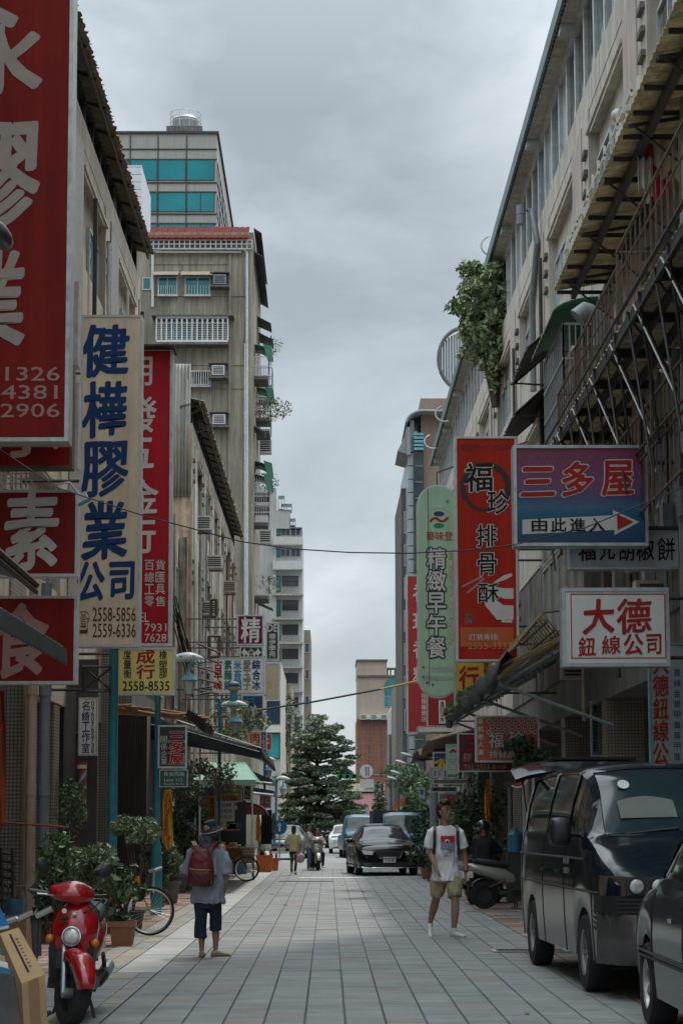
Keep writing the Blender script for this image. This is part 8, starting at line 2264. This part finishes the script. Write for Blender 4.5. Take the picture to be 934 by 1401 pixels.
def hand(b, w, d, pal=None, curl=.5, s=1.0, thumb=1):
    """relaxed hand: palm, four unequal curled fingers and a thumb leaving the palm's side"""
    w = Vector(w); d = Vector(d).normalized(); f = Vector(pal or (0, -1, 0)); f = (f - d * f.dot(d)).normalized(); sd_ = d.cross(f)
    c = w + d * .045 * s
    b.obox(c, d * .045 * s, sd_ * .036 * s, f * .014 * s)
    for k, (L0, o) in enumerate(((.070, -.027), (.078, -.009), (.073, .009), (.058, .026))):
        p = w + d * .085 * s + sd_ * o * s; q = p + (d * .6 + f * curl * .4) * L0 * .55 * s; r = q + (d * .35 + f * curl) * L0 * .5 * s
        b.tube([p, q, r], [.0095 * s, .0085 * s, .007 * s], 7); b.ball(r, .007 * s, 6, 5); b.ball(q, .0085 * s, 6, 5)
    p = w + d * .03 * s - sd_ * .032 * s * thumb; q = p + (d * .7 - sd_ * .6 * thumb + f * .4) * .035 * s; r = q + (d * .9 + f * .4) * .03 * s
    b.tube([p, q, r], [.013 * s, .011 * s, .008 * s], 7); b.ball(q, .011 * s, 6, 5); b.ball(r, .008 * s, 6, 5)


def headmesh(b, M4, s=1.0):
    """head facing local -Y, centre at the origin of M4, 0.23 tall"""
    h = MB(); h.ball((0, .012, .03), (.076, .094, .088), 18, 12); h.ball((0, -.022, -.038), (.058, .066, .068), 16, 10); h.ball((0, -.052, -.082), (.034, .030, .026), 12, 8)
    h.ball((-.038, -.055, -.012), (.028, .026, .028), 8, 6); h.ball((.038, -.055, -.012), (.028, .026, .028), 8, 6)
    h.tube([(0, -.082, .020), (0, -.106, -.022), (0, -.088, -.034)], [.010, .015, .012], 8); h.ball((0, -.103, -.020), .0145, 8, 6); h.ball((-.012, -.094, -.026), .010, 6, 5); h.ball((.012, -.094, -.026), .010, 6, 5)
    h.tube([(-.034, -.080, .032), (0, -.090, .034), (.034, -.080, .032)], [.010, .011, .010], 8)
    h.ball((0, -.083, -.052), (.024, .012, .007), 8, 6); h.ball((0, -.081, -.063), (.021, .012, .007), 8, 6)
    for s_ in (-1, 1): h.ball((s_ * .078, .012, -.004), (.010, .022, .034), 8, 8)
    b.merge(h, M4 @ Matrix.Diagonal((s, s, s, 1)))


def facebits(t, M4, s=1.0, glasses=False, parent=None):
    D = M4 @ Matrix.Diagonal((s, s, s, 1))
    e_ = MB();
    for k in (-1, 1): e_.ball((k * .031, -.0775, .012), (.0135, .008, .0075), 8, 6)
    e_.xf(D).build('eye', M('eye_dark', (.03, .02, .018), .3), parent or t, smooth=True, local=True)
    b = MB()
    for k in (-1, 1): b.tube([(k * .014, -.098, .036), (k * .034, -.094, .042), (k * .052, -.078, .034)], [.005, .0055, .003], 6)
    b.xf(D).build('eyebrow', hairm, parent or t, smooth=True, local=True)
    MB().tube([(-.024, -.088, -.057), (0, -.0955, -.0575), (.024, -.088, -.057)], .0028, 5).xf(D).build('mouth_line', M('lip_dark', (.13, .045, .035), .6), parent or t, local=True)
    if glasses:
        b = MB()
        for k in (-1, 1):
            b.tube([(k * .034 + .026 * math.cos(a), -.104 + .012 * abs(k * .034 + .026 * math.cos(a)) / .05, .010 + .019 * math.sin(a)) for a in [2 * math.pi * q / 14 for q in range(14)]], .0026, 5, closed=True)
            b.tube([(k * .060, -.094, .014), (k * .078, -.04, .014), (k * .080, .012, .010)], .0025, 5)
        b.tube([(-.009, -.107, .012), (.009, -.107, .012)], .0026, 5).xf(D).build('glasses', M('glasses_frame', (.12, .08, .06), .35, metal=.5), parent or t, local=True)


def shoe(t, a, d, m, L_=.26, pitch=0.0, solem=None, s=1.0):
    """a = ankle ground point (heel side), d = direction on the ground"""
    a = Vector(a); d = Vector(d).normalized(); side = d.cross(Vector((0, 0, 1))).normalized(); up = side.cross(d).normalized()
    rows = ((-.05, .030, .055, .0), (-.03, .037, .08, .0), (.02, .038, .085, .0), (.08, .040, .062, .0), (.14, .045, .05, .0), (.18, .042, .042, .0), (.208, .028, .03, .0))
    b = MB(); b.rings([[a + d * y * s + side * w * s * math.cos(q) + up * s * (h * .5 + h * .5 * math.sin(q)) for q in [2 * math.pi * j / 12 for j in range(12)]] for y, w, h, _ in rows]); o = b.build('shoe', m, t, smooth=True, local=True)
    b = MB(); b.rings([[a + d * y * s + side * (w + .003) * s * math.cos(q) + up * s * (.009 + .010 * (1 if math.sin(q) > 0 else -1)) for q in [2 * math.pi * j / 12 + .01 for j in range(12)]] for y, w, h, _ in rows]); b.build('sole', solem or M('pale_sole', (.5, .5, .48), .6), o, local=True)
    return o


# ---- man in the white shirt, walking towards the camera
c = at(610, 1281, Z=0)
t = thing('person', 'man in a white printed t-shirt and khaki shorts walking, looking up to the right', 'person', c, R(2))
tee = M('white_tshirt', (.76, .76, .77), .85, var=.05, scale=8); khaki = M('khaki_cotton', (.36, .31, .20), .85, var=.12, scale=6)
HM = Matrix.Translation((-.015, -.05, 1.655)) @ Matrix.Rotation(R(42), 4, 'Z') @ Matrix.Rotation(R(-12), 4, 'X')
b = MB(); headmesh(b, HM, 1.1)
limb(b, [(0, -.01, 1.40), (-.012, -.03, 1.50), (-.015, -.03, 1.60)], [.075, .062, .058])
limb(b, [(-.20, -.01, 1.38), (-.235, -.02, 1.24), (-.225, -.05, 1.09)], [.045, .05, .042]); limb(b, [(-.225, -.05, 1.09), (-.19, -.17, .98), (-.155, -.235, .905)], [.043, .038, .026])
limb(b, [(.20, .0, 1.38), (.262, .02, 1.23), (.285, .04, 1.08)], [.045, .05, .042]); limb(b, [(.285, .04, 1.08), (.295, -.0, .95), (.29, -.05, .83)], [.042, .037, .026])
hand(b, (-.155, -.24, .90), (.35, -.25, -.9), (.8, -.1, .2), .5, 1.05, 1); hand(b, (.29, -.055, .825), (-.0, -.2, -1), (-1, -.1, 0), .5, 1.05, -1)
ell(b, [(0, 0, .86, .15, .11), (0, 0, 1.0, .155, .115), (0, 0, 1.2, .165, .115), (0, 0, 1.36, .16, .10), (0, 0, 1.42, .11, .07)])
limb(b, [(-.095, 0, .88), (-.125, .02, .66), (-.135, .06, .50)], [.09, .078, .062]); limb(b, [(-.135, .06, .50), (-.165, .17, .36), (-.205, .27, .185)], [.060, .062, .036])
limb(b, [(.095, 0, .88), (.115, -.10, .66), (.12, -.16, .48)], [.09, .08, .062]); limb(b, [(.12, -.16, .48), (.115, -.17, .32), (.095, -.17, .10)], [.060, .062, .036])
limb(b, [(-.205, .27, .185), (-.215, .23, .08)], [.036, .03]);
body = remeshed('body', b, skin, t, .011, 3)
facebits(t, HM, 1.1, True, body)
h = MB(); h.ball((0, .018, .048), (.087, .102, .092), 18, 12); h.ball((0, .055, -.01), (.078, .062, .075), 14, 10); h.ball((-.03, -.055, .098), (.055, .04, .028), 10, 8); h.ball((.03, -.06, .095), (.05, .035, .025), 10, 8); h.ball((0, -.02, .12), (.07, .08, .03), 10, 8)
hh = MB().merge(h, HM @ Matrix.Diagonal((1.1, 1.1, 1.1, 1)))
o = remeshed('hair', hh, hairm, body, .008, 2, .006, 60)
iv = (HM @ Matrix.Diagonal((1.1, 1.1, 1.1, 1))).inverted()
def hairline(o, iv, f):
    import bmesh
    bm = bmesh.new(); bm.from_mesh(o.data); dl = [v for v in bm.verts if f(iv @ v.co)]; bmesh.ops.delete(bm, geom=dl, context='VERTS'); bm.to_mesh(o.data); bm.free()
hairline(o, iv, lambda p: (p.y < -.02 and p.z < .066) or (p.y < .05 and p.z < .0))
b = MB(); ell(b, [(.01, -.01, .735, .222, .175), (.01, -.01, .80, .215, .168), (0, 0, 1.0, .192, .142), (0, 0, 1.2, .196, .14), (0, 0, 1.36, .215, .128), (0, 0, 1.43, .175, .105), (0, -.005, 1.475, .085, .08)], 28)
b.tube([(-.14, 0, 1.40), (-.205, -.005, 1.36), (-.238, -.015, 1.27), (-.252, -.02, 1.17)], [.075, .078, .078, .083], 16).tube([(.14, 0, 1.40), (.21, .005, 1.36), (.248, .015, 1.27), (.268, .02, 1.17)], [.075, .078, .078, .083], 16)
shirt = remeshed('tshirt', b, tee, t, .010, 2, .034, 9, 3, 1.42)
b = MB(); ell(b, [(0, 0, .72, .17, .13), (0, 0, .80, .185, .135), (0, 0, .94, .18, .13)], 20)
for pts, rd in (([(-.095, .0, .80), (-.12, .02, .66), (-.14, .04, .53)], [.105, .115, .108]), ([(.095, -.02, .80), (.115, -.08, .66), (.125, -.13, .52)], [.105, .117, .11])): b.tube(pts, rd, 16)
remeshed('shorts', b, khaki, t, .011, 2, .03, 9, 5)
whs = M('white_trainer', (.60, .60, .60), .6, var=.05)
shoe(t, (-.215, .22, .075), (-.04, -.52, -.36), whs); shoe(t, (.09, -.17, .0), (.75, -.66, 0), whs)
for p in ((-.213, .24, .14), (.095, -.17, .095)): MB().lathe([(.04, -.03), (.042, .02), (.036, .022)], p, 12).build('sock', white, t, smooth=True, local=True)
t.scale = (.91, 1, 1)
def chest(x, z, d=.006):
    r = 0.142 if z < 1.25 else .135
    return Vector((x, -(r + d + .012) * math.sqrt(max(.05, 1 - (x / .235) ** 2)), z))
def drape(x0, x1, z0, z1, m, nm, d=.006):
    n = 8; MB().add([chest(x0 + (x1 - x0) * i / n, z0 + (z1 - z0) * j / n, d) for j in range(n + 1) for i in range(n + 1)], [(j * 9 + i, j * 9 + i + 1, (j + 1) * 9 + i + 1, (j + 1) * 9 + i) for j in range(n) for i in range(n)]).build(nm, m, shirt, smooth=True, local=True)
drape(-.085, .125, 1.245, 1.335, M('shirt_print_red', (.50, .03, .03), .7), 'print', .010); drape(-.085, .125, 1.16, 1.243, M('shirt_print_blue', (.22, .28, .33), .7, var=.3, scale=30), 'print', .010)
MB().ball(chest(.01, 1.262, .011), (.034, .004, .03), 12, 8).build('print', white, shirt, local=True); MB().ball(chest(.014, 1.258, .015), (.02, .003, .016), 10, 6).build('print', K_TXT, shirt, local=True)
for s_, z, w in (('QUIEREN', 1.125, .19), ("DON'T RUN", 1.098, .13), ('SUMMERTIME', 1.062, .13)):
    q = MB(); fit_text(q, s_, -w / 2 + .02, z, w / 2 + .02, z + .018, 0, .01); q.v = [tuple(chest(v[0], v[2], .014)) for v in q.v]; q.build('lettering', M('print_brick', (.40, .10, .08), .7), shirt, local=True)
b = MB()
for s_ in (-1, 1):
    P_ = [(s_ * .155, .06, 1.46), (s_ * .16, -.04, 1.475), (s_ * .17, -.115, 1.40), (s_ * .172, -.128, 1.25), (s_ * .185, -.09, 1.10), (s_ * .195, .02, 1.04)]
    for i in range(len(P_) - 1):
        a_, c_2 = Vector(P_[i]), Vector(P_[i + 1]); b.obox((a_ + c_2) / 2, (c_2 - a_) * .52, Vector((.022, 0, 0)), (c_2 - a_).cross(Vector((1, 0, 0))).normalized() * .006)
bp = thing('backpack', 'dark backpack whose straps cross the white shirt', 'backpack', c, R(2)); bp.scale = t.scale; b.build('strap', blackp, bp, local=True)
bb_ = MB(); ell(bb_, [(0, .21, 1.02, .13, .07), (0, .22, 1.2, .145, .085), (0, .21, 1.40, .12, .06)]); remeshed('bag', bb_, blackp, bp, .02, 2)
MB().lathe([(.032, -.012), (.036, -.012), (.036, .012), (.032, .012)], (.292, -.045, .865), 14).build('wristwatch', steel_dk, t, local=True)

# ---- woman seen from behind with hat and red backpack
c = at(284, 1309, Z=0)
t = thing('person', 'woman in a grey blue tunic and dark cropped trousers seen from behind', 'person', c, 0); t.scale = (.95, 1, 1)
tunic = M('grey_blue_tunic', (.25, .29, .35), .85, var=.12, scale=9); trous = M('navy_trousers', (.012, .022, .045), .85, var=.2, scale=6)
HW = Matrix.Translation((.035, -.01, 1.42)) @ Matrix.Rotation(R(122), 4, 'Z')
b = MB(); headmesh(b, HW, .92)
limb(b, [(0, 0, 1.22), (.015, 0, 1.30), (.03, 0, 1.38)], [.06, .052, .05])
ell(b, [(0, 0, .72, .13, .1), (0, 0, .9, .13, .1), (0, 0, 1.1, .14, .1), (0, 0, 1.22, .13, .08)])
limb(b, [(-.16, 0, 1.22), (-.235, .03, 1.08), (-.25, .10, .96)], [.055, .048, .04]); limb(b, [(-.25, .10, .96), (-.2, .24, .98), (-.14, .30, 1.0)], [.04, .032, .025])
limb(b, [(.16, 0, 1.22), (.205, .0, 1.06), (.205, .0, .93)], [.055, .048, .042]); limb(b, [(.205, 0, .93), (.215, .02, .82), (.18, .06, .735)], [.042, .036, .025])
hand(b, (.18, .06, .735), (-.15, .1, -1), (-.6, .6, 0), .5, .95, 1); hand(b, (-.14, .30, 1.0), (.8, .5, .1), (0, 0, -1), .6, .95, 1)
limb(b, [(-.075, 0, .72), (-.08, 0, .45), (-.075, .01, .30)], [.085, .065, .05]); limb(b, [(-.075, .01, .30), (-.072, .02, .18), (-.07, .0, .05)], [.05, .04, .027])
limb(b, [(.075, 0, .72), (.085, .03, .45), (.09, .05, .32)], [.085, .065, .05]); limb(b, [(.09, .05, .32), (.095, .06, .2), (.09, .06, .06)], [.05, .042, .027])
body = remeshed('body', b, skin, t, .011, 3); facebits(t, HW, .92, False, body)
b = MB(); ell(b, [(0, 0, .605, .205, .15), (0, 0, .70, .20, .148), (0, 0, .9, .185, .14), (0, 0, 1.1, .18, .13), (0, 0, 1.2, .175, .115), (0, 0, 1.275, .09, .07)], 26)
b.tube([(-.13, 0, 1.205), (-.2, .01, 1.15), (-.24, .04, 1.06), (-.265, .08, .97)], [.07, .072, .072, .078], 16).tube([(.13, 0, 1.205), (.18, 0, 1.14), (.205, 0, 1.05), (.215, 0, .94)], [.07, .072, .074, .082], 16)
remeshed('tunic', b, tunic, t, .010, 2, .042, 9, 11, 1.32)
b = MB(); ell(b, [(0, 0, .55, .155, .12), (0, 0, .72, .16, .12)], 18); b.tube([(-.075, 0, .68), (-.085, 0, .42), (-.086, .005, .21)], [.092, .070, .080], 16).tube([(.075, 0, .68), (.092, .03, .44), (.098, .05, .29)], [.092, .070, .078], 16)
remeshed('trousers', b, trous, t, .011, 2, .012, 8, 2)
flat = M('tan_flat_shoe', (.30, .24, .16), .6)
shoe(t, (-.07, -.02, 0), (.02, 1, 0), flat, solem=wood, s=.85); shoe(t, (.085, .04, 0), (.93, .25, 0), flat, solem=wood, s=.9)
hh = MB(); hh.ball((.03, -.0, 1.40), (.085, .085, .09), 14, 10); hh.ball((.0, -.07, 1.31), (.065, .04, .085), 12, 8); hh.ball((-.01, -.085, 1.24), (.055, .03, .07), 12, 8); hh.ball((-.07, -.05, 1.30), (.04, .04, .09), 10, 8)
remeshed('hair', hh, hair_g, body, .010, 1, .012, 50)
b = MB(); hatm = M('navy_cotton_hat', (.010, .020, .035), .85, var=.2, scale=12)
T4 = Matrix.Translation((.032, 0, 1.47)) @ Matrix.Diagonal((.9, .9, .95, 1)) @ Matrix.Rotation(R(-12), 4, 'Y') @ Matrix.Rotation(R(7), 4, 'X')
b.lathe([(.001, .082), (.05, .08), (.082, .068), (.096, .025), (.099, -.005), (.115, -.02), (.150, -.052), (.155, -.056)], (0, 0, 0), 28).xf(T4).build('bucket_hat', hatm, t, smooth=True, local=True)
b = MB().lathe([(.150, -.052), (.157, -.053), (.157, -.060), (.150, -.058)], (0, 0, 0), 28).xf(T4); b.build('hat_trim', M('pale_trim', (.45, .45, .45), .8), t, smooth=True, local=True)
bp = thing('backpack', 'dark red backpack with front pocket worn by the woman in the hat', 'backpack', c, 0)
maroon = M('maroon_nylon', (.12, .016, .018), .6, var=.25, scale=14); maroon2 = M('maroon_pocket', (.085, .012, .014), .6, var=.2, scale=14)
b = MB(); ell(b, [(-.065, -.20, .80, .135, .06), (-.065, -.21, .85, .15, .085), (-.065, -.21, 1.0, .148, .088), (-.065, -.20, 1.12, .128, .075), (-.065, -.19, 1.20, .09, .05), (-.065, -.18, 1.235, .05, .03)], 22); remeshed('bag', b, maroon, bp, .012, 3, .006, 20)
b = MB(); ell(b, [(-.072, -.27, .815, .115, .03), (-.072, -.285, .86, .122, .035), (-.072, -.285, .94, .122, .035), (-.072, -.275, .985, .118, .025)], 20); pk_ = remeshed('front_pocket', b, maroon2, bp, .010, 2, .005, 25)
MB().tube([(-.19, -.29, 1.0), (-.07, -.315, .985), (.045, -.29, .985)], .004, 5).tube([(.05, -.28, .985), (.055, -.27, .82)], .004, 5).build('zip', M('zip_gold', (.4, .2, .12), .4, metal=.5), pk_, local=True)
MB().box((-.075, -.305, 1.085), (-.035, -.294, 1.115)).build('brand_patch', R_TXT, bp, local=True)
b = MB()
for (xa, xb) in ((-.10, -.165), (.01, .10)):
    P_ = [Vector(p) for p in ((xa - .0, -.19, 1.16), ((xa + xb) / 2, -.15, 1.25), (xb, -.07, 1.30), (xb * 1.0, .05, 1.30))]
    for i in range(3): b.obox((P_[i] + P_[i + 1]) / 2, (P_[i + 1] - P_[i]) * .55, Vector((.026, 0, 0)), (P_[i + 1] - P_[i]).cross(Vector((1, 0, 0))).normalized() * .009)
b.tube([(-.10, -.20, 1.22), (-.065, -.21, 1.27), (-.03, -.20, 1.22)], .008, 6).build('strap', maroon, bp, smooth=True, local=True)
b = MB(); ell(b, [(.09, -.17, .93, .035, .035), (.09, -.17, 1.12, .035, .035)]); b.build('side_bottle', M('bottle_grey', (.25, .28, .32), .3), bp, smooth=True, local=True)


def simple_person(label, loc, rz, sc_, topm, botm, hairc, arms, legs, hat=None, shoes=None, sleeve=.5, longhair=False, legr=1.0, top_len=.80, headrot=0, bare=False, sit=False):
    """smaller figures: same build, 1.7 m in local units scaled by sc_"""
    t = thing('person', label, 'person', loc, rz)
    S_ = Matrix.Diagonal((sc_, sc_, sc_, 1)); Hh = Matrix.Translation((0, -.01, 1.57)) @ Matrix.Rotation(R(headrot), 4, 'Z')
    b = MB(); headmesh(b, Hh, .98); limb(b, [(0, 0, 1.36), (0, 0, 1.48)], [.058, .05]); ell(b, [(0, 0, .82, .14, .1), (0, 0, 1.1, .14, .1), (0, 0, 1.32, .16, .09), (0, 0, 1.39, .1, .07)])
    for i, (s_, arm) in enumerate(zip((-1, 1), arms)):
        sh = Vector((s_ * .175, 0, 1.36)); el, wr = Vector(arm[0]), Vector(arm[1])
        limb(b, [sh, sh.lerp(el, .5), el], [.05, .045, .038]); limb(b, [el, wr], [.038, .025]); d = (wr - el).normalized(); hand(b, wr, d, (-s_, -.3, 0), .5, 1, s_)
    for s_, lg in zip((-1, 1), legs):
        hp = Vector((s_ * .09, 0, .86)); kn, an = Vector(lg[0]), Vector(lg[1]); limb(b, [hp, hp.lerp(kn, .5), kn], [.085, .075, .055]); limb(b, [kn, kn.lerp(an, .35), an], [.055, .056, .032])
    b.xf(S_); body = remeshed('body', b, skin, t, .016 * sc_, 2); facebits(t, S_ @ Hh, .98, False, body)
    b = MB(); ell(b, [(0, 0, top_len, .18, .13), (0, 0, 1.0, .165, .122), (0, 0, 1.25, .18, .118), (0, 0, 1.36, .16, .095), (0, 0, 1.42, .075, .065)], 20)
    for s_, arm in zip((-1, 1), arms):
        sh = Vector((s_ * .15, 0, 1.34)); el = Vector(arm[0]); wr = Vector(arm[1]); e2 = sh.lerp(el, min(1, sleeve * 2)) if sleeve <= .5 else el
        limb(b, [sh, sh.lerp(e2, .5), e2], [.075, .072, .066])
        if sleeve > .5: limb(b, [el, wr], [.06, .045])
    remeshed('top', b.xf(S_), topm, t, .015 * sc_, 2, .018 * sc_, 8, 4, 1.3)
    b = MB(); ell(b, [(0, 0, .76, .155, .115), (0, 0, .92, .15, .11)], 16)
    for s_, lg in zip((-1, 1), legs):
        hp = Vector((s_ * .085, 0, .84)); kn, an = Vector(lg[0]), Vector(lg[1]); a2 = an + Vector((0, 0, .03)); b.tube([hp, hp.lerp(kn, .5), kn], [.098 * legr, .085 * legr, .068 * legr], 14); limb(b, [kn, a2], [.068 * legr, .052 * legr])
    remeshed('trousers', b.xf(S_), botm, t, .015 * sc_, 2, .01, 9, 4)
    for s_, lg in zip((-1, 1), legs):
        an = Vector(lg[1]); shoe(t, tuple(v * sc_ for v in (an.x, an.y, an.z - .05)), lg[2] if len(lg) > 2 else (s_ * .15, -1, 0), shoes or white, s=sc_)
    hh = MB()
    if hat is None or longhair:
        hh.ball((0, .018, .045), (.085, .1, .09), 14, 10)
        if longhair: hh.ball((0, .06, -.06), (.085, .05, .13), 12, 8)
        else: hh.ball((0, .055, -.005), (.076, .06, .07), 12, 8)
        o = remeshed('hair', MB().merge(hh, S_ @ Hh), hairc, body, .012 * sc_, 1); hairline(o, (S_ @ Hh).inverted(), lambda p: p.y < -.02 and p.z < .06)
    if hat == 'helmet':
        k = MB().ball((0, .01, .03), (.125, .145, .125), 20, 14); o = remeshed('helmet', MB().merge(k, S_ @ Hh), M('helmet_black', (.015, .02, .024), .15, coat=1), t, .012 * sc_, 1)
        hairline(o, (S_ @ Hh).inverted(), lambda p: p.z < -.04 or (p.y < -.06 and p.z < .05))
    return t


c = at(402, 1197, Z=0)
simple_person('woman in a pale yellow top and dark jeans walking away with a small bag', c, R(172), .86, M('pale_yellow_top', (.45, .42, .21), .85, var=.08), M('dark_jeans', (.012, .022, .045), .85), hairm,
              [((-.26, .0, 1.12), (-.24, -.1, .92)), ((.27, 0, 1.12), (.29, -.02, .88))], [((-.08, .05, .48), (-.07, .16, .12), (0, -1, -.3)), ((.09, -.1, .48), (.10, -.12, .09))], longhair=True, shoes=white, legr=.85)
b = MB(); cb = at(411, 1174, Y=c.y - .1); t = thing('shopping_bag', 'small pink plastic bag held by the woman in yellow', 'bag', cb)
b.ball(cb, (.13, .09, .15), 10, 8).build('bag', M('pink_plastic', (.45, .25, .27), .5), t, smooth=True); MB().tube([cb + Vector((-.05, 0, .12)), cb + Vector((-.06, 0, .26)), cb + Vector((.04, 0, .12))], .008, 5).build('handle', MATS['pink_plastic'], t)
c = at(422, 1191, Z=0)
simple_person('man in a grey t-shirt and blue jeans turned towards the scooter rider', c, R(78), .88, M('grey_tshirt', (.40, .40, .41), .85), M('blue_jeans', (.07, .13, .18), .85, var=.2, scale=5), hairm,
              [((-.22, -.12, 1.12), (-.15, -.36, 1.10)), ((.22, -.12, 1.12), (.15, -.38, 1.08))], [((-.12, -.06, .48), (-.13, -.05, .09)), ((.16, .02, .48), (.2, .06, .09))], shoes=M('beige_shoe', (.4, .36, .28), .7), sleeve=.35)
c = at(434, 1187, Y=62.6); c.z = 0
simple_person('rider with dark hair in a pale shirt seated on the silver fronted scooter', Vector((c.x, 62.8, -.18)), R(10), .9, M('pale_shirt', (.42, .42, .42), .85), black, hairm,
              [((-.24, -.16, 1.14), (-.25, -.40, 1.14)), ((.24, -.16, 1.14), (.25, -.40, 1.14))], [((-.16, -.36, .78), (-.15, -.30, .34)), ((.16, -.36, .78), (.15, -.30, .34))], longhair=True)
simple_person('rider in black with a shiny black helmet seen behind the man in white', (2.92, 35.95, -.12), R(150), .98, M('black_shirt', (.012, .012, .014), .8), black, hairm,
              [((-.26, -.14, 1.12), (-.26, -.40, 1.12)), ((.26, -.14, 1.12), (.27, -.40, 1.12))], [((-.18, -.38, .78), (-.17, -.30, .36)), ((.18, -.38, .78), (.17, -.30, .36))], hat='helmet')
c = at(466, 1166, Y=112); c.z = 0
simple_person('tiny far person in orange near the row of scooters', c, 0, .9, M('orange_top', (.5, .2, .06), .8), white, hairm, [((-.25, 0, 1.1), (-.25, 0, .88)), ((.25, 0, 1.1), (.25, 0, .88))], [((-.1, 0, .48), (-.1, 0, .09)), ((.1, 0, .48), (.1, 0, .09))], shoes=black)
